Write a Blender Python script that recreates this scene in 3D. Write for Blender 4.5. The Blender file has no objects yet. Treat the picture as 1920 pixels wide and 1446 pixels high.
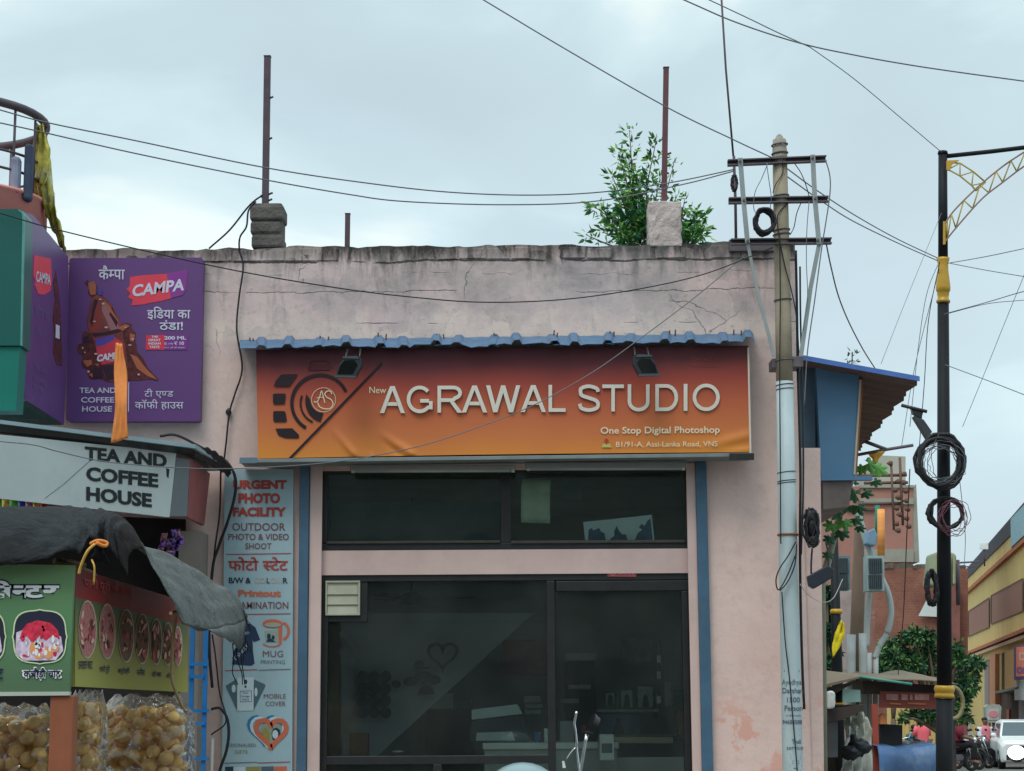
import bpy, bmesh, math, random
from mathutils import Vector, Matrix
S = bpy.context.scene
COL = S.collection
R = math.radians
random.seed(7)
# ---------------------------------------------------------------- camera
F = 3600.0; CX, CY = 960.0, 723.0; CAMZ = 1.55
PITCH, ROLL = 9.5, -0.35
cam = bpy.data.objects.new('camera', bpy.data.cameras.new('camera'))
COL.objects.link(cam); S.camera = cam
cam.data.sensor_width = 36; cam.data.lens = F / 1920 * 36
cam.data.clip_start = .05; cam.data.clip_end = 3000
CM = Matrix.Rotation(R(90 + PITCH), 3, 'X') @ Matrix.Rotation(R(ROLL), 3, 'Z')
cam.rotation_euler = CM.to_euler(); cam.location = (0, 0, CAMZ)
O = Vector((0, 0, CAMZ))
# ---------------------------------------------------------------- sky
SUN_EL, SUN_AZ = 58, 205       # azimuth measured from +Y clockwise (behind the camera, left)
w = bpy.data.worlds.new('World'); S.world = w; w.use_nodes = True
nt = w.node_tree; N = nt.nodes; L = nt.links
bg = N['Background']
sky = N.new('ShaderNodeTexSky'); sky.sky_type = 'NISHITA'; sky.sun_disc = False
sky.sun_elevation = R(SUN_EL); sky.sun_rotation = R(SUN_AZ); sky.air_density = 1.5; sky.dust_density = 2
tc = N.new('ShaderNodeTexCoord')
mp = N.new('ShaderNodeMapping'); mp.inputs['Scale'].default_value = (1, 1, 2.0); mp.inputs['Location'].default_value = (.31, .0, .17)
L.new(tc.outputs['Generated'], mp.inputs['Vector'])
n1 = N.new('ShaderNodeTexNoise'); n1.inputs['Scale'].default_value = 5.2; n1.inputs['Detail'].default_value = 5; n1.inputs['Roughness'].default_value = .48; n1.inputs['Distortion'].default_value = .35
n2 = N.new('ShaderNodeTexNoise'); n2.inputs['Scale'].default_value = 2.7; n2.inputs['Detail'].default_value = 3
L.new(mp.outputs[0], n1.inputs['Vector']); L.new(mp.outputs[0], n2.inputs['Vector'])
cr = N.new('ShaderNodeValToRGB')
e = cr.color_ramp.elements
e[0].position = .36; e[0].color = (.585, .725, .795, 1)
e[1].position = .70; e[1].color = (.97, 1.06, 1.03, 1)
x = cr.color_ramp.elements.new(.50); x.color = (.605, .765, .835, 1)
x = cr.color_ramp.elements.new(.60); x.color = (.70, .87, .93, 1)
L.new(n1.outputs['Fac'], cr.inputs[0])
cr2 = N.new('ShaderNodeValToRGB')
e = cr2.color_ramp.elements
e[0].position = .35; e[0].color = (.965, .955, .965, 1); e[1].position = .65; e[1].color = (1.04, 1.05, 1.03, 1)
L.new(n2.outputs['Fac'], cr2.inputs[0])
mul = N.new('ShaderNodeMix'); mul.data_type = 'RGBA'; mul.blend_type = 'MULTIPLY'; mul.inputs[0].default_value = 1
L.new(cr.outputs[0], mul.inputs[6]); L.new(cr2.outputs[0], mul.inputs[7])
sx = N.new('ShaderNodeSeparateXYZ'); L.new(tc.outputs['Generated'], sx.inputs[0])
zr = N.new('ShaderNodeMapRange'); zr.inputs[1].default_value = .38; zr.inputs[2].default_value = 1.0; zr.inputs[3].default_value = 1.0; zr.inputs[4].default_value = 2.1
L.new(sx.outputs['Z'], zr.inputs[0])
hz = N.new('ShaderNodeMapRange'); hz.inputs[1].default_value = .20; hz.inputs[2].default_value = .31; hz.inputs[3].default_value = 1.09; hz.inputs[4].default_value = 1.0
L.new(sx.outputs['Z'], hz.inputs[0])
mz = N.new('ShaderNodeMath'); mz.operation = 'MULTIPLY'; L.new(zr.outputs[0], mz.inputs[0]); L.new(hz.outputs[0], mz.inputs[1])
vs = N.new('ShaderNodeVectorMath'); vs.operation = 'SCALE'; L.new(mul.outputs[2], vs.inputs[0]); L.new(mz.outputs[0], vs.inputs['Scale'])
ks = N.new('ShaderNodeVectorMath'); ks.operation = 'SCALE'; ks.inputs['Scale'].default_value = .10; L.new(sky.outputs[0], ks.inputs[0])
mx = N.new('ShaderNodeMix'); mx.data_type = 'RGBA'; mx.inputs[0].default_value = .94
L.new(ks.outputs[0], mx.inputs[6]); L.new(vs.outputs[0], mx.inputs[7])
L.new(mx.outputs[2], bg.inputs[0]); bg.inputs[1].default_value = 1.0
# ---------------------------------------------------------------- sun
sl = bpy.data.lights.new('sun', 'SUN'); sl.energy = 1.5; sl.angle = R(25); sl.color = (1, .93, .85)
so = bpy.data.objects.new('sun', sl); COL.objects.link(so)
d = Vector((math.sin(R(SUN_AZ)) * math.cos(R(SUN_EL)), math.cos(R(SUN_AZ)) * math.cos(R(SUN_EL)), math.sin(R(SUN_EL))))
so.rotation_euler = d.to_track_quat('Z', 'Y').to_euler(); so.location = (0, -5, 20)
# ---------------------------------------------------------------- exposure
S.view_settings.view_transform = 'Standard'; S.view_settings.look = 'None'
S.view_settings.gamma = 1; S.view_settings.exposure = 0.0; S.view_settings.use_curve_mapping = False
S.cycles.max_bounces = 6; S.cycles.transparent_max_bounces = 12; S.cycles.caustics_reflective = False; S.cycles.caustics_refractive = False
# ---------------------------------------------------------------- helpers
def ray(px, py):
    return CM @ Vector(((px - CX) / F, -(py - CY) / F, -1.0))
def P(px, py, Y):
    d = ray(px, py)
    return O + d * (Y / d.y)
def ppm(Y): return F / Y          # pixels per metre (approx.)
class Plane:
    def __init__(s, p, n):
        s.p = Vector(p); s.n = Vector(n).normalized()
        if s.n.dot(O - s.p) < 0: s.n = -s.n
    def at(s, px, py, lift=0.0):
        d = ray(px, py); q = s.p + s.n * lift
        return O + d * ((q - O).dot(s.n) / d.dot(s.n))
    def out(s, v, k): return v + s.n * k
def YP(Y): return Plane((0, Y, 0), (0, -1, 0))
def plane3(a, b, c): return Plane(a, (b - a).cross(c - a))
class Cone:                        # round surface of a leaning, tapered pole
    def __init__(s, a, b, ra, rb): s.a, s.b, s.ra, s.rb = Vector(a), Vector(b), ra, rb
    def at(s, px, py, lift=0.0):
        d = ray(px, py); Y = s.a.y
        for _ in range(4):
            v = O + d * (Y / d.y)
            t = (v.z - s.a.z) / (s.b.z - s.a.z); ax = s.a.lerp(s.b, t); r = s.ra + (s.rb - s.ra) * t + lift
            dx = v.x - ax.x
            Y = ax.y - math.sqrt(max(0, r * r - dx * dx))
        return O + d * (Y / d.y)
    def out(s, v, k):
        t = (v.z - s.a.z) / (s.b.z - s.a.z); ax = s.a.lerp(s.b, t); q = Vector((v.x - ax.x, v.y - ax.y, 0))
        return v + q.normalized() * k
def s2l(v):
    v /= 255.0
    return v / 12.92 if v <= .04045 else ((v + .055) / 1.055) ** 2.4
def ph(r, g, b, k=1.35):           # surface colour behind a colour seen in the overcast light
    return tuple(min(.88, s2l(c) * k) for c in (r, g, b))
MATS = {}
def pm(name, col, rough=.75, var=.12, scale=6, bump=.12, metal=0, spec=.3, dirt=0, dirtcol=(.06, .052, .045), dscale=1.3, bdist=.01, stretch=None, trans=0, crease=0):
    if name in MATS: return MATS[name]
    m = bpy.data.materials.new(name); m.use_nodes = True; MATS[name] = m
    t = m.node_tree; n = t.nodes; l = t.links; b = n['Principled BSDF']
    b.inputs['Roughness'].default_value = rough; b.inputs['Metallic'].default_value = metal; b.inputs['Specular IOR Level'].default_value = spec
    c = n.new('ShaderNodeTexCoord'); src = c.outputs['Object']
    if stretch:
        mpp = n.new('ShaderNodeMapping'); mpp.inputs['Scale'].default_value = stretch; l.new(src, mpp.inputs[0]); src = mpp.outputs[0]
    no = n.new('ShaderNodeTexNoise'); no.inputs['Scale'].default_value = scale; no.inputs['Detail'].default_value = 6; no.inputs['Roughness'].default_value = .6
    l.new(src, no.inputs['Vector'])
    rp = n.new('ShaderNodeMapRange'); rp.inputs[1].default_value = .3; rp.inputs[2].default_value = .7; l.new(no.outputs['Fac'], rp.inputs[0])
    mi = n.new('ShaderNodeMix'); mi.data_type = 'RGBA'
    mi.inputs[6].default_value = (*[max(0, x * (1 - var)) for x in col], 1); mi.inputs[7].default_value = (*[min(1, x * (1 + var)) for x in col], 1)
    l.new(rp.outputs[0], mi.inputs[0]); outc = mi.outputs[2]
    if dirt:
        dn = n.new('ShaderNodeTexNoise'); dn.inputs['Scale'].default_value = dscale; dn.inputs['Detail'].default_value = 9; dn.inputs['Roughness'].default_value = .68
        l.new(src, dn.inputs['Vector'])
        dr = n.new('ShaderNodeMapRange'); dr.inputs[1].default_value = .5; dr.inputs[2].default_value = .72; dr.inputs[4].default_value = dirt; l.new(dn.outputs['Fac'], dr.inputs[0])
        m2 = n.new('ShaderNodeMix'); m2.data_type = 'RGBA'; l.new(dr.outputs[0], m2.inputs[0]); l.new(outc, m2.inputs[6]); m2.inputs[7].default_value = (*dirtcol, 1); outc = m2.outputs[2]
    l.new(outc, b.inputs['Base Color'])
    if bump:
        bn = n.new('ShaderNodeBump'); bn.inputs['Strength'].default_value = min(1, bump * 3); bn.inputs['Distance'].default_value = bdist
        l.new(no.outputs['Fac'], bn.inputs['Height']); l.new(bn.outputs[0], b.inputs['Normal'])
        if crease:                 # sharp folds, as in crumpled sheet
            prev = bn
            for sc_, st_ in ((crease, .4), (crease * 2.3, .25)):
                vo = n.new('ShaderNodeTexVoronoi'); vo.feature = 'DISTANCE_TO_EDGE'; vo.inputs['Scale'].default_value = sc_
                ad = n.new('ShaderNodeVectorMath'); ad.operation = 'MULTIPLY_ADD'; l.new(no.outputs['Color'], ad.inputs[0]); ad.inputs[1].default_value = (.25, .25, .25); l.new(src, ad.inputs[2]); l.new(ad.outputs[0], vo.inputs['Vector'])
                b2 = n.new('ShaderNodeBump'); b2.inputs['Strength'].default_value = st_; b2.inputs['Distance'].default_value = .12 / sc_ * 3; l.new(vo.outputs['Distance'], b2.inputs['Height']); l.new(prev.outputs[0], b2.inputs['Normal']); prev = b2
            l.new(prev.outputs[0], b.inputs['Normal'])
    return m
def flat(name, col, rough=.6, spec=.25): return pm(name, col, rough, .05, 9, 0, 0, spec)
def glass(name, tint, refl, rough=.02, d0=.01, d1=.075):
    m = bpy.data.materials.new(name); m.use_nodes = True; t = m.node_tree; n = t.nodes; l = t.links
    n.remove(n['Principled BSDF']); o = n['Material Output']
    tr = n.new('ShaderNodeBsdfTransparent'); tr.inputs[0].default_value = (*tint, 1)
    gl = n.new('ShaderNodeBsdfGlossy'); gl.inputs['Roughness'].default_value = rough; gl.inputs[0].default_value = (.95, 1, 1, 1)
    c = n.new('ShaderNodeTexCoord'); no = n.new('ShaderNodeTexNoise'); no.inputs['Scale'].default_value = 1.7; l.new(c.outputs['Object'], no.inputs['Vector'])
    bn = n.new('ShaderNodeBump'); bn.inputs['Strength'].default_value = .12; bn.inputs['Distance'].default_value = .02; l.new(no.outputs['Fac'], bn.inputs['Height']); l.new(bn.outputs[0], gl.inputs['Normal'])
    fr = n.new('ShaderNodeFresnel'); fr.inputs[0].default_value = refl
    mi = n.new('ShaderNodeMixShader'); l.new(fr.outputs[0], mi.inputs[0]); l.new(tr.outputs[0], mi.inputs[1]); l.new(gl.outputs[0], mi.inputs[2])
    # dust on the pane
    df = n.new('ShaderNodeBsdfDiffuse'); df.inputs[0].default_value = (.35, .38, .36, 1)
    dn = n.new('ShaderNodeTexNoise'); dn.inputs['Scale'].default_value = 2.2; dn.inputs['Detail'].default_value = 5; l.new(c.outputs['Object'], dn.inputs['Vector'])
    dr = n.new('ShaderNodeMapRange'); dr.inputs[1].default_value = .35; dr.inputs[2].default_value = .8; dr.inputs[3].default_value = d0; dr.inputs[4].default_value = d1; l.new(dn.outputs['Fac'], dr.inputs[0])
    m2 = n.new('ShaderNodeMixShader'); l.new(dr.outputs[0], m2.inputs[0]); l.new(mi.outputs[0], m2.inputs[1]); l.new(df.outputs[0], m2.inputs[2]); l.new(m2.outputs[0], o.inputs[0])
    return m
class MB:
    def __init__(s): s.bm = bmesh.new()
    def f(s, vs, mi=0):
        try:
            q = s.bm.faces.new([s.bm.verts.new(v) for v in vs]); q.material_index = mi; return q
        except ValueError: pass
    def hexa(s, a, b, mi=0):       # a, b: matching loops
        va = [s.bm.verts.new(v) for v in a]; vb = [s.bm.verts.new(v) for v in b]; n = len(va)
        fs = [s.bm.faces.new(va), s.bm.faces.new(vb[::-1])]
        for i in range(n): fs.append(s.bm.faces.new((va[i], vb[i], vb[(i + 1) % n], va[(i + 1) % n])))
        for q in fs: q.material_index = mi
        return s
    def box(s, x0, x1, y0, y1, z0, z1, mi=0):
        return s.hexa([(x0, y0, z0), (x1, y0, z0), (x1, y0, z1), (x0, y0, z1)], [(x0, y1, z0), (x1, y1, z0), (x1, y1, z1), (x0, y1, z1)], mi)
    def pbox(s, px0, py0, px1, py1, Y, depth, mi=0):      # box whose front face fills a rectangle at depth Y
        x0 = P(px0, (py0 + py1) / 2, Y).x; x1 = P(px1, (py0 + py1) / 2, Y).x
        z0 = P((px0 + px1) / 2, py1, Y).z; z1 = P((px0 + px1) / 2, py0, Y).z
        return s.box(x0, x1, Y, Y + depth, z0, z1, mi)
    def prism(s, surf, poly, out=.004, back=0.0, mi=0):   # pixel polygon lying on a surface, given thickness
        a = [surf.at(x, y, out) for x, y in poly]; n = getattr(surf, 'n', None)
        if n is not None: b = [v - n * (out - back) for v in a]
        else: b = [surf.out(v, back - out) for v in a]
        return s.hexa(a, b, mi)
    def flatpoly(s, surf, poly, lift, mi=0): s.f([surf.at(x, y, lift) for x, y in poly], mi); return s
    def tube(s, pts, r, n=6, cap=True, mi=0):
        pts = [Vector(p) for p in pts]; rs = r if isinstance(r, (list, tuple)) else [r] * len(pts); rings = []
        for i, p in enumerate(pts):
            d = (pts[min(i + 1, len(pts) - 1)] - pts[max(i - 1, 0)])
            if d.length < 1e-9: d = Vector((0, 0, 1))
            d.normalize(); u = d.cross(Vector((0, 0, 1)) if abs(d.z) < .9 else Vector((0, 1, 0))).normalized(); v = d.cross(u)
            if i and u.dot(pu) < 0: u = -u; v = -v
            pu = u
            rings.append([s.bm.verts.new(p + (u * math.cos(2 * math.pi * k / n) + v * math.sin(2 * math.pi * k / n)) * rs[i]) for k in range(n)])
        for a, b in zip(rings, rings[1:]):
            for k in range(n):
                q = s.bm.faces.new((a[k], a[(k + 1) % n], b[(k + 1) % n], b[k])); q.material_index = mi; q.smooth = True
        if cap and n > 2:
            for a in (rings[0][::-1], rings[-1]): s.bm.faces.new(a).material_index = mi
        return s
    def torus(s, c, rx, rz, r, n=26, m=6, tilt=None, jit=0, mi=0):
        pts = []
        for i in range(n + 1):
            a = 2 * math.pi * i / n; v = Vector((math.cos(a) * rx, 0, math.sin(a) * rz))
            if tilt: v = Matrix.Rotation(tilt, 3, 'Z') @ v
            pts.append(Vector(c) + v + (Vector((random.uniform(-jit, jit), random.uniform(-jit, jit), random.uniform(-jit, jit))) if 0 < i < n else Vector()))
        return s.tube(pts, r, m, False, mi)
    def lathe(s, prof, c, n=16, mi=0, axis=None):
        rings = []
        for r, z in prof: rings.append([s.bm.verts.new((c[0] + r * math.cos(2 * math.pi * k / n), c[1] + r * math.sin(2 * math.pi * k / n), c[2] + z)) for k in range(n)])
        for a, b in zip(rings, rings[1:]):
            for k in range(n):
                q = s.bm.faces.new((a[k], a[(k + 1) % n], b[(k + 1) % n], b[k])); q.smooth = True; q.material_index = mi
        for a in (rings[0][::-1], rings[-1]): s.bm.faces.new(a).material_index = mi
        return s
    def ball(s, c, rx, ry, rz, n=10, m=7, mi=0, jit=0):
        prof = []
        rings = []
        for j in range(1, m):
            t = math.pi * j / m; rings.append([s.bm.verts.new((c[0] + rx * math.sin(t) * math.cos(2 * math.pi * k / n) * (1 + random.uniform(-jit, jit)), c[1] + ry * math.sin(t) * math.sin(2 * math.pi * k / n) * (1 + random.uniform(-jit, jit)), c[2] + rz * math.cos(t) * (1 + random.uniform(-jit, jit)))) for k in range(n)])
        top = s.bm.verts.new((c[0], c[1], c[2] + rz)); bot = s.bm.verts.new((c[0], c[1], c[2] - rz))
        fs = []
        for a, b in zip(rings, rings[1:]):
            for k in range(n): fs.append(s.bm.faces.new((a[k], b[k], b[(k + 1) % n], a[(k + 1) % n])))
        for k in range(n):
            fs.append(s.bm.faces.new((top, rings[0][k], rings[0][(k + 1) % n]))); fs.append(s.bm.faces.new((bot, rings[-1][(k + 1) % n], rings[-1][k])))
        for q in fs: q.smooth = True; q.material_index = mi
        return s
    def grid(s, rows, mi=0, smooth=True):
        vs = [[s.bm.verts.new(v) for v in r] for r in rows]
        for a, b in zip(vs, vs[1:]):
            for k in range(len(a) - 1):
                q = s.bm.faces.new((a[k], a[k + 1], b[k + 1], b[k])); q.smooth = smooth; q.material_index = mi
        return s
    def build(s, name, mat, parent=None, label=None, bevel=0, solid=0):
        bmesh.ops.recalc_face_normals(s.bm, faces=s.bm.faces[:])
        me = bpy.data.meshes.new(name); s.bm.to_mesh(me); s.bm.free()
        for m in (mat if isinstance(mat, (list, tuple)) else [mat]): me.materials.append(m)
        o = bpy.data.objects.new(name, me); COL.objects.link(o)
        if parent: o.parent = parent
        if label: o['label'] = label
        if bevel:
            b = o.modifiers.new('bevel', 'BEVEL'); b.width = bevel; b.segments = 2; b.limit_method = 'ANGLE'
        if solid:
            b = o.modifiers.new('solid', 'SOLIDIFY'); b.thickness = solid
        return o
def tag(o, label, cat, group=None, kind=None):
    if label: o['label'] = label
    if cat: o['category'] = cat
    if group: o['group'] = group
    if kind: o['kind'] = kind
    return o
def thing(name, label, cat, group=None):
    o = bpy.data.objects.new(name, None); COL.objects.link(o); o.empty_display_size = .1
    return tag(o, label, cat, group)
def struct(name, mb, mat):
    o = mb.build(name, mat); o['kind'] = 'structure'; return o
def spline(pts, n=8):              # Catmull-Rom through points
    pts = [Vector(p) for p in pts]; out = []
    q = [pts[0] * 2 - pts[1]] + pts + [pts[-1] * 2 - pts[-2]]
    for i in range(1, len(q) - 2):
        a, b, c, d = q[i - 1:i + 3]
        for k in range(n):
            t = k / n
            out.append(.5 * ((2 * b) + (c - a) * t + (2 * a - 5 * b + 4 * c - d) * t * t + (3 * b - a - 3 * c + d) * t ** 3))
    out.append(pts[-1]); return out
def sp2(pts, n=6): return [(v.x, v.y) for v in spline([(x, y, 0) for x, y in pts], n)]
def ell(cx, cy, rx, ry, n=18, a0=0, a1=360): return [(cx + rx * math.cos(R(a0 + (a1 - a0) * i / n)), cy - ry * math.sin(R(a0 + (a1 - a0) * i / n))) for i in range(n if a1 - a0 == 360 else n + 1)]
def ribbon(pts, t, closed=False):  # centre line -> list of quads (2-D)
    n = len(pts); L_, R_ = [], []
    for i in range(n):
        a = pts[(i - 1) % n] if (closed or i) else pts[0]; b = pts[i]; c = pts[(i + 1) % n] if (closed or i < n - 1) else pts[-1]
        d1 = Vector((b[0] - a[0], b[1] - a[1])); d2 = Vector((c[0] - b[0], c[1] - b[1]))
        if d1.length < 1e-9: d1 = d2
        if d2.length < 1e-9: d2 = d1
        d1.normalize(); d2.normalize(); n1 = Vector((-d1.y, d1.x)); n2 = Vector((-d2.y, d2.x)); m = (n1 + n2)
        m = n1 if m.length < 1e-6 else m.normalized(); k = t / 2 / max(.35, m.dot(n1))
        L_.append((b[0] + m.x * k, b[1] + m.y * k)); R_.append((b[0] - m.x * k, b[1] - m.y * k))
    m = n if closed else n - 1
    return [(L_[i], L_[(i + 1) % n], R_[(i + 1) % n], R_[i]) for i in range(m)]
def line(mb, surf, pts, t, lift, closed=False, mi=0):
    for q in ribbon(pts, t, closed): mb.flatpoly(surf, q, lift, mi)
    return mb
# ---------------------------------------------------------------- lettering (built-in font turned into meshes)
_gc = {}
def glyphs(text, bold=0.0):
    k = (text, bold)
    if k in _gc: return _gc[k]
    c = bpy.data.curves.new('tmp', 'FONT'); c.body = text; c.offset = bold; c.resolution_u = 3
    o = bpy.data.objects.new('tmp', c); COL.objects.link(o)
    me = bpy.data.meshes.new_from_object(o)
    vs = [(v.co.x, v.co.y) for v in me.vertices]; fs = [tuple(p.vertices) for p in me.polygons]
    bpy.data.objects.remove(o); bpy.data.curves.remove(c); bpy.data.meshes.remove(me)
    _gc[k] = (vs, fs); return _gc[k]
def clipx(vs, fs, xm):             # keep the part left of xm (half forms of Devanagari letters)
    ov, of = [], []
    for f in fs:
        poly = [vs[i] for i in f]; out = []
        for a, b in zip(poly, poly[1:] + poly[:1]):
            ia, ib = a[0] <= xm, b[0] <= xm
            if ia: out.append(a)
            if ia != ib:
                t = (xm - a[0]) / (b[0] - a[0]); out.append((xm, a[1] + (b[1] - a[1]) * t))
        if len(out) > 2: of.append(tuple(range(len(ov), len(ov) + len(out)))); ov += out
    return ov, of
def compose(text, bold=0.0):       # 'a|b~|c': pieces set side by side, ~ marks a half letter
    if '|' not in text: return glyphs(text, bold)
    V, Fc = [], []; x = 0
    for seg in text.split('|'):
        if seg == ' ': x += .3; continue
        half = seg.endswith('~'); vs, fs = glyphs(seg.rstrip('~'), bold)
        if not vs: continue
        if half:
            x1 = max(v[0] for v in vs); vs, fs = clipx(vs, fs, x1 - .19 - bold)
        x0 = min(v[0] for v in vs); b = len(V)
        V += [(v[0] - x0 + x, v[1]) for v in vs]; Fc += [tuple(i + b for i in f) for f in fs]
        x = max(v[0] for v in V) - .01 - 2 * bold * .8
    return V, Fc
def text_on(surf, text, x0, x1, yb, cap, mat, parent, name='lettering', bold=0.0, shear=0.0, lift=.004, depth=0.0, slope=0.0, ang=0.0, box=None, mb=None):
    vs, fs = compose(text, bold)
    if not vs: return None
    u0 = min(v[0] for v in vs); u1 = max(v[0] for v in vs)
    if box: v0 = min(v[1] for v in vs); v1 = max(v[1] for v in vs); sy = cap / (v1 - v0)
    else: v0 = -bold; sy = cap / (.683 + 2 * bold)
    sx_ = (x1 - x0) / (u1 - u0); ca, sa = math.cos(R(ang)), math.sin(R(ang))
    own = mb is None
    if own: mb = MB()
    def mapv(v, lf):
        a = (v[0] - u0) * sx_; b = (v[1] - v0) * sy; a += b * shear
        X = a * ca - b * sa; Yv = a * sa + b * ca
        return surf.at(x0 + X, yb - Yv + slope * X, lf)
    top = [mb.bm.verts.new(mapv(v, lift + depth)) for v in vs]
    edges = {}
    for f in fs:
        try: mb.bm.faces.new([top[i] for i in f])
        except ValueError: pass
        for a, b in zip(f, f[1:] + f[:1]):
            k = (min(a, b), max(a, b)); edges[k] = edges.get(k, 0) + 1
    if depth:
        bot = {}
        for (a, b), c in edges.items():
            if c == 1:
                for i in (a, b):
                    if i not in bot: bot[i] = mb.bm.verts.new(surf.out(top[i].co.copy(), -depth))
                try: mb.bm.faces.new((top[a], top[b], bot[b], bot[a]))
                except ValueError: pass
    if own: return mb.build(name, mat, parent)
def texts(surf, parent, specs, name='lettering', lift=.004):
    """specs: (material, [(text, x0, x1, baseline, cap height, options)])"""
    for mat, rows in specs:
        for r in rows: text_on(surf, r[0], r[1], r[2], r[3], r[4], mat, parent, name, **{'lift': lift, **(r[5] if len(r) > 5 else {})})
# ================================================================ THE SETTING: ground
D = 14.4                                   # depth of the shop front
def zp(py, Y=D, px=960): return P(px, py, Y).z
def xp(px, Y=D, py=900): return P(px, py, Y).x
def gz(Y): return 0.0 if Y < 16 else (-(Y - 16) / 52 * .58 if Y < 80 else -.714)
mb = MB()
ys = [-120, -40, 0, 8, 16, 22, 30, 40, 52, 68, 80, 140, 900]
for a, b in zip(ys, ys[1:]): mb.f([(-700, a, gz(a) - .01), (700, a, gz(a) - .01), (700, b, gz(b) - .01), (-700, b, gz(b) - .01)])
struct('ground', mb, pm('earth', (.16, .145, .125), .95, .2, 1.5, .2))
ASPH = pm('asphalt', (.15, .148, .145), .9, .2, 14, .25, dirt=.5, dirtcol=(.2, .18, .15), dscale=.6)
mb = MB(); mb.f([(-60, -9, .004), (60, -9, .004), (60, 11.6, .004), (-60, 11.6, .004)])
struct('road', mb, ASPH)
mb = MB(); ys = [11.6, 16, 22, 30, 40, 52, 68, 80, 120]
for a, b in zip(ys, ys[1:]):
    l0, r0, l1, r1 = 2.6 + .172 * (a - 14), 6.6 + .172 * (a - 14), 2.6 + .172 * (b - 14), 6.6 + .172 * (b - 14)
    mb.f([(l0, a, gz(a) + .006), (r0 + 2, a, gz(a) + .006), (r1 + 2, b, gz(b) + .006), (l1, b, gz(b) + .006)])
struct('side_street', mb, ASPH)
mb = MB(); mb.box(-9, 2.45, 12.3, 14.17, -.05, .22)
struct('pavement', mb, pm('paving', ph(150, 140, 128), .9, .15, 5, .2, dirt=.5))
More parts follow.
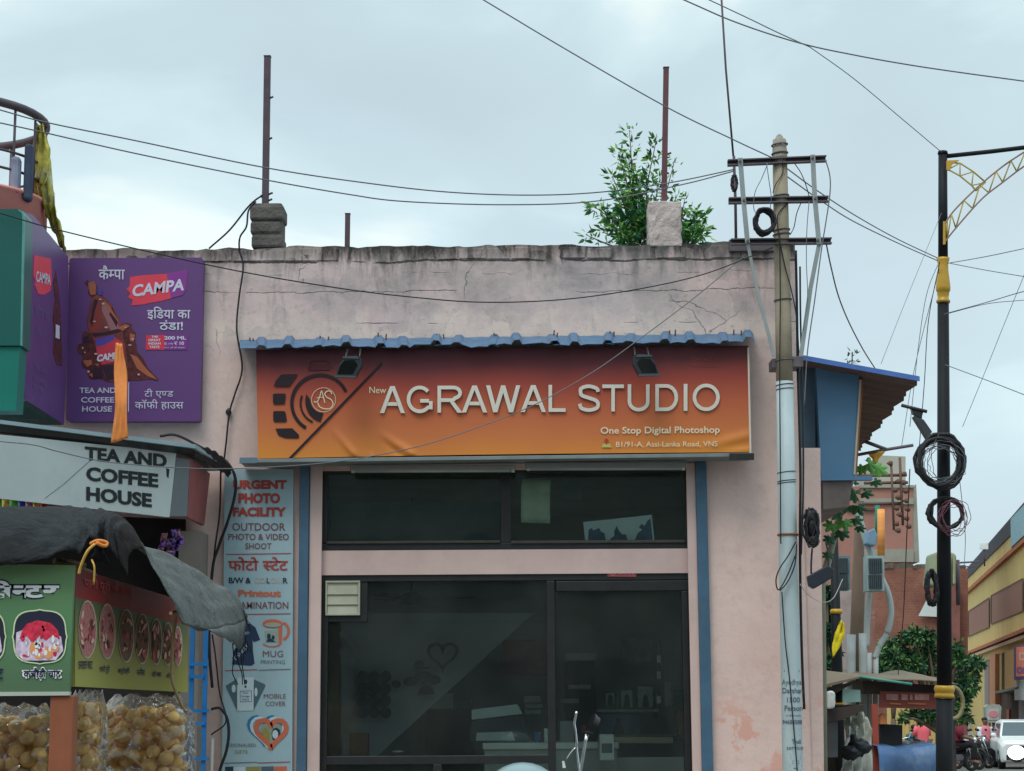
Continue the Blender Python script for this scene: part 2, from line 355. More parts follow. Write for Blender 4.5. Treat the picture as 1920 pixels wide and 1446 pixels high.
# ================================================================ SHOP BUILDING
ZT, ZA = zp(459), zp(632)
def wall_material():
    m = bpy.data.materials.new('old_pink_plaster'); m.use_nodes = True; t = m.node_tree; n = t.nodes; l = t.links; b = n['Principled BSDF']
    b.inputs['Roughness'].default_value = .88; b.inputs['Specular IOR Level'].default_value = .2
    g = n.new('ShaderNodeNewGeometry'); s = n.new('ShaderNodeSeparateXYZ'); l.new(g.outputs['Position'], s.inputs[0]); pos = g.outputs['Position']
    def noise(sc, det=6, rough=.6, dist=0, stretch=None, off=(0, 0, 0)):
        q = n.new('ShaderNodeTexNoise'); q.inputs['Scale'].default_value = sc; q.inputs['Detail'].default_value = det; q.inputs['Roughness'].default_value = rough; q.inputs['Distortion'].default_value = dist
        mpp = n.new('ShaderNodeMapping'); mpp.inputs['Location'].default_value = off
        if stretch: mpp.inputs['Scale'].default_value = stretch
        l.new(pos, mpp.inputs[0]); l.new(mpp.outputs[0], q.inputs['Vector']); return q.outputs['Fac']
    def mr(v, a, b_, c=0, d=1, smooth=False):
        q = n.new('ShaderNodeMapRange'); q.inputs[1].default_value = a; q.inputs[2].default_value = b_; q.inputs[3].default_value = c; q.inputs[4].default_value = d
        if smooth: q.interpolation_type = 'SMOOTHSTEP'
        l.new(v, q.inputs[0]); return q.outputs[0]
    def mth(op, a, b_=None):
        q = n.new('ShaderNodeMath'); q.operation = op
        for i, v in enumerate((a, b_)):
            if v is None: continue
            if isinstance(v, (int, float)): q.inputs[i].default_value = v
            else: l.new(v, q.inputs[i])
        return q.outputs[0]
    def mix(f, a, b_):
        q = n.new('ShaderNodeMix'); q.data_type = 'RGBA'
        if isinstance(f, (int, float)): q.inputs[0].default_value = f
        else: l.new(f, q.inputs[0])
        for i, v in ((6, a), (7, b_)):
            if isinstance(v, tuple): q.inputs[i].default_value = (*v, 1)
            else: l.new(v, q.inputs[i])
        return q.outputs[2]
    col = mix(mr(noise(1.1, 5), .35, .65), ph(181, 155, 148, 1.5), ph(189, 167, 160, 1.5))
    col = mix(mth('MULTIPLY', mr(noise(9, 6, .7), .5, .75), .35), col, ph(150, 132, 126, 1.5))
    up = mr(s.outputs['Z'], ZA - .25, ZA + .1, 0, 1, True)
    grey = mix(mr(noise(.9, 4, .55, 0, (1, 1, 1.6)), .38, .62), ph(178, 157, 155, 1.5), ph(164, 153, 153, 1.5))
    col = mix(mth('MULTIPLY', up, .85), col, grey)
    # rain-washed grey blotches and mould, hanging down from the top of the wall
    h = mr(s.outputs['Z'], ZA + .1, ZT, 0, 1)
    bl = noise(1.5, 9, .64, .3, (1, 1, 1.3), (3, 0, 1))
    blm = mth('MULTIPLY', mr(bl, .44, .62), mr(s.outputs['Z'], ZA + .05, ZA + .4, 0, .85))
    col = mix(blm, col, ph(122, 116, 118, 1.5))
    st = noise(2.2, 8, .7, .25, (2.6, 1, .55), (1, 0, 5))
    sm = mr(mth('ADD', st, mth('MULTIPLY', mth('POWER', h, 3.0), .30)), .57, .80)
    col = mix(mth('MULTIPLY', mth('MULTIPLY', sm, up), .85), col, ph(66, 64, 62, 1.5))
    tp = mr(mth('ADD', noise(5, 7, .75, 0, (2.2, 1, .8)), mr(s.outputs['Z'], ZT - .17, ZT - .0, 0, .30)), .56, .80)
    col = mix(mth('MULTIPLY', tp, mr(s.outputs['Z'], ZT - .24, ZT - .10)), col, ph(48, 46, 44, 1.5))
    # pale dust washed down above the tin sheet
    du = mth('MULTIPLY', mr(mth('ADD', noise(4, 7, .7, 0, (1, 1, .7)), mr(s.outputs['Z'], ZA, ZA + .32, .3, -.15)), .5, .72), mth('MULTIPLY', mr(s.outputs['Z'], ZA - .05, ZA), .5))
    col = mix(du, col, ph(198, 182, 168, 1.5))
    # flaked patches showing the older salmon coat low down
    fl = mth('MULTIPLY', mr(noise(1.9, 9, .66, 0, None, (.6, 0, 2.2)), .54, .57), mr(s.outputs['Z'], zp(1300), zp(1345)))
    fx = mth('MULTIPLY', fl, mr(s.outputs['X'], xp(1300), xp(1340)))
    col = mix(fx, col, ph(184, 142, 130, 1.5))
    # patchy plaster cells and fine speckle
    v = n.new('ShaderNodeTexVoronoi'); v.inputs['Scale'].default_value = 3.2
    nn = n.new('ShaderNodeTexNoise'); nn.inputs['Scale'].default_value = 2.6; nn.inputs['Detail'].default_value = 7; l.new(pos, nn.inputs['Vector'])
    ad = n.new('ShaderNodeVectorMath'); ad.operation = 'MULTIPLY_ADD'; l.new(nn.outputs['Color'], ad.inputs[0]); ad.inputs[1].default_value = (.5, .5, .5); l.new(pos, ad.inputs[2]); l.new(ad.outputs[0], v.inputs['Vector'])
    cell = n.new('ShaderNodeSeparateColor'); l.new(v.outputs['Color'], cell.inputs[0])
    col = mix(mth('MULTIPLY', mth('MULTIPLY', mr(mth('ADD', cell.outputs[0], mr(noise(5, 6, .7), .3, .7, -.3, .3)), .55, .95), up), .30), col, ph(126, 124, 122, 1.5))
    col = mix(mth('MULTIPLY', mth('MULTIPLY', mr(mth('ADD', cell.outputs[1], mr(noise(4, 6, .7), .3, .7, -.3, .3)), .6, 1.0), up), .30), col, ph(188, 170, 162, 1.5))
    col = mix(mth('MULTIPLY', mth('MULTIPLY', mr(noise(24, 4, .7), .58, .72), mr(s.outputs['Z'], ZA - .6, ZA, .25, 1)), .45), col, ph(112, 106, 102, 1.5))
    # cracks along the courses and joints of the top course
    wav = noise(1.6, 6, .7, 0, None, (2, 0, 0)); gate = noise(2.3, 3, .6, 0, None, (9, 0, 3)); ck = None
    for zc_, amp, wd, g0, dk in ((zp(489), .10, .011, .36, .9), (zp(546), .13, .0045, .45, .7), (zp(606), .05, .0045, .55, .75), (zp(512), .16, .003, .52, .6)):
        dz = mth('ABSOLUTE', mth('SUBTRACT', s.outputs['Z'], mth('ADD', mth('MULTIPLY', mth('SUBTRACT', wav, .5), amp), zc_)))
        q = mth('MULTIPLY', mth('MULTIPLY', mr(mth('ADD', dz, mth('MULTIPLY', noise(16, 4, .7), wd * .9)), wd * .75, wd * 1.5, 1, 0), mr(gate, g0, g0 + .06)), dk)
        ck = q if ck is None else mth('MAXIMUM', ck, q)
    vx = n.new('ShaderNodeTexVoronoi'); vx.feature = 'DISTANCE_TO_EDGE'; vx.inputs['Scale'].default_value = 4.2; cx = n.new('ShaderNodeCombineXYZ'); l.new(mth('ADD', s.outputs['X'], mth('MULTIPLY', noise(7, 4, .6), .06)), cx.inputs[0]); l.new(cx.outputs[0], vx.inputs['Vector'])
    vj = mth('MULTIPLY', mth('MULTIPLY', mr(vx.outputs['Distance'], .012, .035, .8, 0), mr(s.outputs['Z'], zp(500), zp(484))), mr(noise(3.1, 4, .6), .44, .56))
    ck = mth('MAXIMUM', ck, vj)
    v2 = n.new('ShaderNodeTexVoronoi'); v2.feature = 'DISTANCE_TO_EDGE'; v2.inputs['Scale'].default_value = 1.3; l.new(ad.outputs[0], v2.inputs['Vector'])
    ck = mth('MAXIMUM', ck, mth('MULTIPLY', mth('MULTIPLY', mr(v2.outputs['Distance'], .002, .006, .6, 0), mr(noise(1.4, 2, .5, 0, None, (4, 0, 8)), .53, .58)), up))
    col = mix(ck, col, ph(58, 54, 52, 1.5))
    l.new(col, b.inputs['Base Color'])
    bn = n.new('ShaderNodeBump'); bn.inputs['Strength'].default_value = .55; bn.inputs['Distance'].default_value = .02
    hgt = mth('ADD', mth('MULTIPLY', noise(7, 8, .65), .6), mth('ADD', mth('MULTIPLY', ck, -.8), mth('MULTIPLY', bl, .5)))
    l.new(hgt, bn.inputs['Height']); l.new(bn.outputs[0], b.inputs['Normal'])
    return m
WALL = wall_material()
DARK = pm('black_frame_paint', ph(34, 35, 36), .42, .2, 8, .05, 0, .4)
BLUE = pm('blue_grey_paint', ph(58, 86, 108), .5, .15, 5, .08, 0, .4, dirt=.35, dirtcol=ph(90, 95, 95))
PINKC = pm('clean_pink_plaster', ph(174, 152, 147, 1.5), .85, .07, 3, .12, dirt=.25, dirtcol=ph(120, 108, 104))
shop = thing('shop_building', 'pink plastered photo shop with weathered parapet and dark glazed front below an orange banner', 'building')
XL, XR = P(60, 900, D).x, P(1496, 640, D).x
mb = MB()
xa, xb = xp(598), xp(1298); zt1 = zp(880); z0 = 0.0
_tb = [random.uniform(-1, 1) for _ in range(400)]
def vn(x):
    i = math.floor(x); f = x - i; f = f * f * (3 - 2 * f); return _tb[i % 400] * (1 - f) + _tb[(i + 1) % 400] * f
def wob(x): return .010 * vn(x * 2.3 + 9) + .010 * vn(x * 6.1 + 40) + .007 * vn(x * 17 + 90)
def ztop(x): return ZT + (x - xp(960)) * -.002 + wob(x) - (.02 if x < xp(535) else 0)
def wallbit(x0, x1, zb):               # wall strip with an uneven top
    n = max(2, int((x1 - x0) / .035)); xs = [x0 + (x1 - x0) * i / n for i in range(n + 1)]
    a = [(x, D, ztop(x)) for x in xs] + [(x1, D, zb), (x0, D, zb)]
    b = [(x, D + .23, ztop(x)) for x in xs] + [(x1, D + .23, zb), (x0, D + .23, zb)]
    mb.hexa(a, b)
wallbit(XL, xa, z0); wallbit(xa, xb, zt1); wallbit(xb, XR, z0)
mb.build('wall', WALL, shop)
mb = MB(); mb.hexa([(xa, D + .03, zp(1076)), (xb, D + .03, zp(1076)), (xb, D + .03, zp(1030)), (xa, D + .03, zp(1030))], [(xa, D + .22, zp(1076)), (xb, D + .22, zp(1076)), (xb, D + .22, zp(1030)), (xa, D + .22, zp(1030))])
mb.build('lintel', PINKC, shop)
for a, b in ((576, 600), (1296, 1314)):
    mb = MB(); mb.pbox(a, 868, b, 1800, D - .028, .026); mb.build('jamb', PINKC, shop, bevel=.006)
for a, b, ox in ((556.5, 574.5, -5), (1314.5, 1335, 6)):
    mb = MB(); mb.pbox(a, 866, b, 1800, D - .055, .053); mb.build('shutter_rail', BLUE, shop, bevel=.004)
# brick course of the parapet: patchy plaster over uneven bricks
mb = MB()
for row, (ya, yb, pr) in enumerate(((461, 488, .007),)):
    px = 388
    while px < 1452:
        wd = random.uniform(38, 60); q = px + wd
        skip = random.random() < .3
        if not skip:
            Y = D - pr - random.uniform(0, .006); t = 2.2 if row == 0 else 0
            xs = xp(px + 1.5), xp(q - 1.5); za, zb_ = zp(yb), zp(ya)
            if row == 0: zb_ = min(zb_, ztop((xs[0] + xs[1]) / 2) - .012)
            MB().box(xs[0], xs[1], Y, D + .0, za + random.uniform(0, .015), zb_ - random.uniform(0, .014)).build('coping_brick', WALL, shop, bevel=.006)
        px = q
PILM = pm('mouldy_block_plaster', ph(92, 88, 85, 1.15), .92, .3, 11, .35, dirt=.95, dirtcol=ph(42, 42, 42), dscale=5, bdist=.03)
mb = MB()
for ya, yb, a, b, c in ((384, 412, 468, 532, .0), (414, 438, 469, 527, .012), (440, 464, 471, 530, .004)):
    mb.pbox(a, ya, b, yb, D - .01 + c, .25)
mb.pbox(473, 380, 529, 466, D + .012, .22)
mb.build('parapet_pillar', PILM, shop, 'mouldy stacked block pillar on the parapet', bevel=.02)
mb = MB(); mb.pbox(1217, 377, 1278, 462, D - .012, .26)
bm_ = mb.bm; bmesh.ops.subdivide_edges(bm_, edges=bm_.edges[:], cuts=6, use_grid_fill=True)
for v in bm_.verts: v.co += Vector((random.uniform(-.008, .008), random.uniform(-.006, .006), random.uniform(-.006, .006)))
mb.build('parapet_pillar', pm('pale_pillar_plaster', ph(172, 160, 156), .9, .14, 9, .35, dirt=.8, dirtcol=ph(104, 98, 94), dscale=6, bdist=.03), shop, 'plastered parapet pillar chipped near its foot', bevel=.01)
# lower wall stub beyond the pole
mb = MB(); mb.hexa([P(1497, 1800, 14.42), P(1549, 1800, 14.42), P(1538, 840, 14.42), P(1497, 840, 14.42)], [P(1497, 1800, 14.42) + Vector((0, .3, 0)), P(1549, 1800, 14.42) + Vector((0, .3, 0)), P(1538, 840, 14.42) + Vector((0, .3, 0)), P(1497, 840, 14.42) + Vector((0, .3, 0))])
mb.build('side_wall', WALL, shop)
# body behind the front: side walls, rear, roof slab
mb = MB()
mb.box(XR - .23, XR, D + .231, 19.0, 0, ZT - .25); mb.box(XL, XL + .23, D + .231, 19.0, 0, ZT - .25); mb.box(XL + .231, XR - .231, 18.75, 19.0, 0, ZT - .9)
mb.build('outer_wall', WALL, shop)
mb = MB(); mb.box(XL + .235, XR - .235, D + .235, 18.745, ZT - 1.0, ZT - .85); mb.build('roof', pm('roof_concrete', ph(120, 115, 110), .9), shop)
INT = pm('shop_inside_paint', ph(150, 158, 154, 1.5), .8, .1, 2, .05)
mb = MB(); zf = .32; zc = zp(876); ia, ib = xp(470), xp(1440)
mb.box(ia, ib, 18.3, 18.35, zf, zc); mb.box(ia - .05, ia - .001, D + .26, 18.3, zf, zc); mb.box(ib + .001, ib + .05, D + .26, 18.3, zf, zc); mb.box(ia, ib, D + .26, 18.3, zc + .001, zc + .05)
mb.build('inside_wall', INT, shop)
slab_ = YP(16.3); mb = MB(); mb.prism(slab_, [(640, 1150), (1000, 1150), (700, 1424), (640, 1424)], 0, -.05); mb.build('stair_partition', pm('stair_pale', ph(140, 148, 150, 1.4), .7, .12, 2), shop)
mb = MB(); mb.box(ia, ib, D + .0, 18.3, .12, zf - .002); mb.build('floor', pm('shop_floor', ph(120, 110, 100), .4), shop)
# glazing
def frame(name, rects, Y, dep, mat, parent=shop, bevel=.004):
    m_ = MB()
    for i, r in enumerate(rects): m_.pbox(*r, Y + .0007 * i, dep)
    return m_.build(name, mat, parent, bevel=bevel)
uf = frame('window_frame', [(599, 876, 1297, 886), (599, 1018, 1297, 1031), (599, 886, 614, 1018), (939, 886, 957, 1018), (1284, 886, 1297, 1018)], D + .05, .06, DARK)
SILL = pm('dusty_sill', ph(62, 60, 56), .7, .2, 9)
frame('window_sill', [(612, 1014, 938, 1019), (958, 1013, 1285, 1018.5)], D + .035, .012, SILL, uf)
GL = glass('window_glass', (.80, .86, .84), 1.42, .02, .012, .05)
GL2 = glass('door_glass', (.86, .90, .89), 1.38, .02, .018, .055)
frame('glass_pane', [(614, 886, 939, 1016)], D + .085, .005, GL, uf, 0)
frame('glass_pane', [(957, 886, 1285, 1016)], D + .085, .005, GL, uf, 0)
lf = frame('shopfront_frame', [(599, 1076, 1297, 1089), (599, 1089, 612, 1800), (1028, 1089, 1043, 1800), (1285, 1108, 1297, 1800), (1043, 1089, 1297, 1108), (612, 1417, 1028, 1433), (612, 1690, 1285, 1800), (812, 1433, 828, 1690)], D + .045, .06, DARK)
frame('fixed_panel', [(612, 1089, 689, 1166)], D + .055, .03, DARK, lf)
frame('glass_pane', [(689, 1089, 1028, 1166), (612, 1166, 1028, 1417)], D + .08, .005, GL2, lf, 0)
frame('glass_pane', [(612, 1433, 1028, 1690)], D + .08, .005, GL2, lf, 0)
frame('glass_door', [(1043, 1108, 1285, 1690)], D + .08, .005, GL2, lf, 0)
PALE = pm('painted_tin_cream', ph(150, 152, 136), .6, .1, 6, .06, dirt=.35, dirtcol=ph(105, 100, 84))
v = thing('exhaust_louvre', 'cream metal three blade vent louvre in the upper corner of the dark shopfront', 'vent')
frame('louvre_frame', [(610, 1089, 675, 1092.5), (610, 1150, 675, 1154), (610, 1092.5, 613.5, 1150), (671, 1092.5, 675, 1150)], D + .03, .024, PALE, v, .002)
for ya, yb in ((1093, 1114.5), (1115.5, 1133.5), (1134.5, 1150)):
    mb = MB(); a = P(614.5, ya, D + .046); b = P(670.5, yb, D + .034)
    mb.hexa([(a.x, D + .034, b.z), (b.x, D + .034, b.z), (b.x, D + .046, a.z), (a.x, D + .046, a.z)], [(a.x, D + .040, b.z), (b.x, D + .040, b.z), (b.x, D + .052, a.z), (a.x, D + .052, a.z)])
    mb.build('louvre_blade', PALE, v)
# small stickers on the shop door
DS = YP(D + .044)
st = thing('door_sticker', 'small red and white name sticker on the top of the door frame', 'sticker')
mb = MB(); mb.prism(DS, [(1139, 1070.5), (1193, 1071.5), (1193, 1081.5), (1139, 1081)], .004); mb.build('sticker_sheet', flat('sticker_red', ph(160, 70, 75)), st)
texts(DS, st, [(flat('sticker_white', ph(190, 175, 175)), [('श्री िवनायक', 1142, 1190, 1079.5, 8.5, dict(box=1, bold=.01))])], 'lettering', .006)
# ================================================================ THINGS INSIDE THE SHOP (seen dimly through the glass)
def simple(name, label, cat, rects, Y, dep, mat, group=None, bevel=.004):
    m_ = MB()
    for r in rects: m_.pbox(*r, Y, dep)
    o = m_.build(name, mat, None, bevel=bevel); return tag(o, label, cat, group)
WHT = pm('inside_white', ph(186, 196, 190), .55, .06, 5, .03)
BLK = pm('inside_black', ph(30, 32, 36), .5, .1, 5, .03)
WOOD = pm('inside_dark_wood', ph(70, 48, 44), .6, .2, 5, .05)
YI = 15.3
c_ = thing('shop_counter', 'pale shop counter running behind the left glass and the door', 'counter')
mb = MB(); mb.box(P(905, 1393, YI).x, P(1160, 1393, YI).x, YI, YI + .5, P(960, 1393, YI).z - .05, P(960, 1393, YI).z); mb.build('counter_top', WHT, c_, bevel=.005)
mb = MB(); mb.box(P(908, 1393, YI).x, P(1157, 1393, YI).x, YI + .03, YI + .45, .33, P(960, 1393, YI).z - .052); mb.build('counter_body', pm('counter_grey', ph(140, 150, 146), .6), c_)
p_ = thing('photo_printer', 'large grey photo printer with raised lid standing on the counter', 'printer')
m2 = pm('printer_dark', ph(46, 52, 56), .5, .1, 5, .03); m3 = pm('printer_grey', ph(150, 168, 164), .5, .1, 5, .03)
zc_ = P(960, 1393, YI).z
mb = MB(); s_ = YP(YI + .12)
mb.prism(s_, [(884, 1352), (980, 1340), (992, 1391), (880, 1391)], 0, -.28); mb.build('printer_body', m2, p_, bevel=.008)
mb = MB(); mb.prism(s_, [(884, 1331), (970, 1320), (980, 1339), (884, 1350)], .01, -.28); mb.build('printer_lid', m3, p_, bevel=.006)
mb = MB(); mb.prism(s_, [(894, 1374), (960, 1372), (966, 1389), (892, 1389)], .03, .002); mb.build('output_tray', m3, p_)
simple('card_printer', 'small white card printer standing upright beside the door on the counter', 'printer', [(1124, 1377, 1152, 1426)], YI - .3, .2, WHT, bevel=.01)
tag(bpy.data.objects['card_printer'], None, None)
mb = MB(); mb.pbox(1128, 1394, 1148, 1412, YI - .303, .004); mb.build('front_panel', pm('panel_green_grey', ph(88, 102, 98), .5), bpy.data.objects['card_printer'])
t_ = thing('desk', 'low beige desk with white front panel behind the shop door', 'desk')
mb = MB(); Yd = 15.9; mb.hexa([P(1152, 1394, Yd), P(1262, 1394, Yd), P(1262, 1382, Yd), P(1152, 1382, Yd)], [P(1152, 1386, Yd + .7), P(1282, 1386, Yd + .7), P(1275, 1376, Yd + .7), P(1152, 1376, Yd + .7)]); mb.build('desk_top', pm('desk_beige', ph(165, 158, 132), .5), t_, bevel=.004)
mb = MB(); mb.pbox(1156, 1420, 1283, 1500, Yd + .02, .04); mb.build('front_panel', WHT, t_)
mo = thing('monitor', 'blue lit computer monitor behind the door showing a person', 'monitor')
mb = MB(); mb.pbox(1120, 1336, 1204, 1384, 16.6, .05); mb.build('casing', BLK, mo, bevel=.004)
scr = pm('screen_blue', ph(70, 92, 112), .3, .25, 3, 0)
mb = MB(); mb.pbox(1123, 1339, 1201, 1381, 16.597, .003); mb.build('screen', scr, mo)
mb = MB(); mb.prism(YP(16.596), [(1148, 1381), (1150, 1364), (1155, 1358), (1154, 1350), (1158, 1346), (1163, 1350), (1163, 1358), (1170, 1366), (1171, 1381)], .003); mb.build('screen_figure', pm('screen_figure_dark', ph(44, 38, 50), .4), mo)
sh = thing('wall_shelf', 'dark wooden shelf carrying three framed photographs inside the shop', 'shelf')
mb = MB(); mb.pbox(1120, 1330, 1235, 1335, 17.0, .3); mb.build('shelf_board', WHT, sh)
for a in (1122, 1228):
    mb = MB(); mb.pbox(a, 1335, a + 6, 1348, 17.05, .2); mb.build('shelf_bracket', WOOD, sh)
for i, (a, b, ya, lab) in enumerate(((1134, 1154, 1297, 'left narrow framed photo on the inside shelf'), (1162, 1188, 1292, 'middle framed couple photo on the inside shelf'), (1194, 1226, 1285, 'largest framed photo on the inside shelf beside the blue poster'))):
    f_ = thing('framed_photo', lab, 'photo frame', 'framed photos on the inside shelf')
    mb = MB(); mb.pbox(a, ya, b, 1329.5, 17.05, .03); mb.build('frame', BLK if i != 1 else WOOD, f_)
    mb = MB(); mb.pbox(a + 2, ya + 2, b - 2, 1327, 17.047, .003); mb.build('photo', pm('photo_grey', ph(176, 186, 186), .4, .3, 9), f_)
    mb = MB(); c0 = (a + b) / 2; mb.prism(YP(17.046), [(c0 - 6, 1326), (c0 - 4, 1312), (c0 - 3, 1304), (c0 + 1, 1301), (c0 + 5, 1307), (c0 + 7, 1326)], .003); mb.build('photo_figure', pm('photo_dark', ph(40, 44, 50), .4), f_)
simple('poster', 'bright blue poster on the right inside wall of the shop', 'poster', [(1263, 1294, 1289, 1325)], 17.2, .01, pm('poster_blue', ph(40, 105, 135), .5))
simple('poster', 'pale printed sheet pinned high on the inside wall behind the door', 'poster', [(1166, 1198, 1222, 1241)], 17.9, .01, pm('poster_pale', ph(128, 132, 124), .5, .3, 9))
simple('poster', 'dull red and orange poster hanging behind the left glass', 'poster', [(942, 1200, 1026, 1268)], 17.6, .01, pm('poster_red', ph(122, 46, 38), .5, .5, 3))
simple('cupboard', 'dark brown wooden cupboard against the back of the shop', 'cupboard', [(800, 1330, 888, 1420)], 17.2, .4, WOOD)
simple('cupboard', 'tall dark cupboard behind the shop door under the posters', 'cupboard', [(1060, 1240, 1118, 1420)], 17.5, .4, pm('cupboard_black', ph(40, 38, 44), .6))
simple('paper_stack', 'stack of pale paper boxes on the inside shelf above the printer', 'box', [(982, 1305, 1014, 1318), (984, 1320, 1018, 1328), (984, 1331, 1014, 1340)], 16.3, .2, pm('paper_pale', ph(130, 138, 132), .6))
mb = MB(); mb.lathe([(.0, 0), (.035, .0), (.05, .012), (.0, .014)], tuple(P(746, 1411, D + .3)), 14); tag(mb.build('saucer', WHT), 'small white saucer on the sill behind the left glass', 'saucer')
simple('reflection_board', 'dusty grey board standing behind the left half of the upper window', 'board', [(616, 942, 938, 1017)], D + .2, .012, pm('reflection_grey', ph(66, 72, 70), .85, .3, 1.6, .05, dirt=.6, dirtcol=ph(48, 54, 54), dscale=1.5))  # added board; its grey stands in for a lighter reflection in the pane
# wall decoration: panel of twelve round discs, heart frame, butterflies
Yw = 16.2; ws = YP(Yw)
g_ = thing('disc_panel', 'panel of twelve dark round picture discs hanging behind the left glass', 'picture')
for r in range(4):
    for c in range(3):
        mb = MB(); mb.prism(ws, ell(680 + c * 21.5, 1269 + r * 22.5, 10.8, 10.8, 14), .012); mb.build('disc', BLK, g_)
for c in range(3):
    mb = MB(); line(mb, ws, [(680 + c * 21.5, 1262), (680 + c * 21.5, 1345)], 2, -.002); mb.build('string', BLK, g_)
def heart(cx, cy, w_, h_, n=28):
    out = []
    for i in range(n):
        t = 2 * math.pi * i / n; out.append((cx + w_ / 32 * 16 * math.sin(t) ** 3, cy - h_ / 29 * (13 * math.cos(t) - 5 * math.cos(2 * t) - 2 * math.cos(3 * t) - math.cos(4 * t) + 2.5)))
    return out
mb = MB(); line(mb, ws, heart(830, 1231, 54, 48), 6, .0, True); tag(mb.build('heart_decoration', pm('heart_dark', ph(38, 30, 34), .5), None, solid=.02), 'dark heart shaped photo frame hanging inside behind the left glass', 'photo frame')
mb = MB()
for a, b, c, d_ in ((743, 1283, 9, 8), (770, 1278, 14, 9), (795, 1270, 18, 12), (815, 1275, 12, 9), (786, 1247, 10, 9)): mb.prism(ws, ell(a, b, c, d_, 12), .01 + .002 * (a % 5))
mb.prism(ws, [(782, 1302), (788, 1290), (800, 1284), (812, 1290), (816, 1302)], .008); mb.prism(ws, [(790, 1250), (806, 1250), (806, 1253), (790, 1256)], .006)
tag(mb.build('toy_vehicle', BLK), 'black toy vehicle ornament fixed inside beside the round discs', 'ornament')
# ceiling fan behind the left pane
fn = thing('ceiling_fan', 'dark ceiling fan with wide blades seen through the left glass', 'fan')
cf = P(772, 1122, 16.4)
mb = MB(); mb.lathe([(.02, -.06), (.09, -.05), (.1, .02), (.05, .05), (.015, .06), (.012, zc - cf.z - .01)], tuple(cf), 14); mb.build('motor', BLK, fn)
for k in range(3):
    mb = MB(); a = R(5 + 120 * k); u = Vector((math.cos(a), math.sin(a), 0)); v_ = Vector((-u.y, u.x, .12))
    mb.hexa([cf + u * .1 - v_ * .03, cf + u * .55 - v_ * .065, cf + u * .55 + v_ * .065, cf + u * .1 + v_ * .03], [cf + u * .1 - v_ * .03 + Vector((0, 0, .008)), cf + u * .55 - v_ * .065 + Vector((0, 0, .008)), cf + u * .55 + v_ * .065 + Vector((0, 0, .008)), cf + u * .1 + v_ * .03 + Vector((0, 0, .008))]); mb.build('blade', BLK, fn)
# more of the clutter on the counters and shelves
PC = [pm('clutter_' + n_, ph(*c), .6, .15, 6) for n_, c in (('cream', (176, 170, 150)), ('grey', (120, 128, 128)), ('red', (140, 60, 52)), ('blue', (70, 100, 140)), ('white', (190, 196, 192)), ('brown', (112, 84, 66)))]
for (a, b, c, d_), Y, k, nm, lab, cat in (
    ((1066, 1284, 1108, 1292), 16.9, 0, 'paper_tray', 'cream paper tray on the far left end of the inside shelf', 'tray'),
    ((1052, 1310, 1086, 1319), 16.4, 1, 'paper_tray', 'grey paper tray behind the door frame at mid height', 'tray'),
    ((1050, 1352, 1076, 1392), 15.6, 1, 'laser_printer', 'grey desktop printer beside the door mullion', 'printer'),
    ((1020, 1366, 1028, 1392), 15.5, 4, 'bottle', 'white bottle at the right end of the left counter', 'bottle'),
    ((1002, 1372, 1014, 1392), 15.5, 3, 'tin', 'blue tin beside the white bottle on the counter', 'tin'),
    ((1270, 1330, 1284, 1380), 15.9, 5, 'carton', 'brown carton standing at the right edge of the glass door', 'box'),
    ((1246, 1280, 1258, 1326), 17.1, 0, 'box_file', 'cream box file between the framed photos and the blue poster', 'file'),
    ((1090, 1360, 1112, 1374), 16.0, 2, 'box', 'dull red box low behind the card printer', 'box'),
    ((1060, 1225, 1118, 1239), 17.45, 4, 'carton', 'pale carton lying on top of the tall dark cupboard', 'box'),
    ((806, 1300, 850, 1329), 17.2, 4, 'carton', 'white carton on top of the dark brown cupboard', 'box'),
    ((852, 1312, 884, 1329), 17.2, 3, 'carton', 'blue carton on top of the dark brown cupboard', 'box'),
    ((655, 1375, 690, 1424), 15.6, 5, 'carton', 'brown carton on the floor ledge at the lower left of the glass', 'box')):
    simple(nm, lab, cat, [(a, b, c, d_)], Y, .15, PC[k], None, .006)
ht = thing('hanging_tags', 'string of small white tags hanging behind the glass door', 'tags')
mb = MB(); mb.tube([P(1236, 1200, 16.0), P(1236, 1330, 16.0)], .003, 5); mb.build('string', BLK, ht)
for y_ in (1236, 1266, 1312): MB().pbox(1231.5, y_ - 7, 1239, y_ + 7, 15.99, .006).build('tag', WHT, ht)
# in the upper window
mb = MB(); wsu = YP(D + .11)
mb.grid([[wsu.at(977 + 54.5 * i / 6 + (2 if j == 0 else 0), 899 + 81 * j / 6 + i * .3, .004 * math.sin(i * 1.3 + j) + .012) for i in range(7)] for j in range(7)])
pn = pm('old_paper', ph(186, 196, 170, 1.5), .7, .2, 5, .05, dirt=.6, dirtcol=ph(128, 118, 92)); tag(mb.build('paper_sheet', pn, None, solid=.002), 'faded greenish paper sheet hanging in the upper right window', 'poster')
mb = MB(); mb.prism(YP(D + .16), [(1056, 912), (1072, 906), (1090, 912), (1090, 937), (1056, 937)], .004); tag(mb.build('paper_sheet', pm('paper_dim', ph(74, 80, 80), .7)), 'small dim grey card in the middle of the upper right window', 'card')
pc = thing('temple_photo', 'tilted print of a domed temple leaning in the upper right window', 'photograph')
s_ = YP(D + .105); tr = lambda x, y: (920 + x / 4.571, 860 + y / 4.571)
mb = MB(); mb.prism(s_, [tr(792, 545), tr(1380, 482), tr(1408, 740), tr(815, 740)], .006); mb.build('print', pm('print_sky', ph(180, 205, 205, 1.7), .4, .06, 4, 0), pc)
bl_ = pm('print_blue', ph(58, 84, 108), .4, .3, 20, 0)
mb = MB()
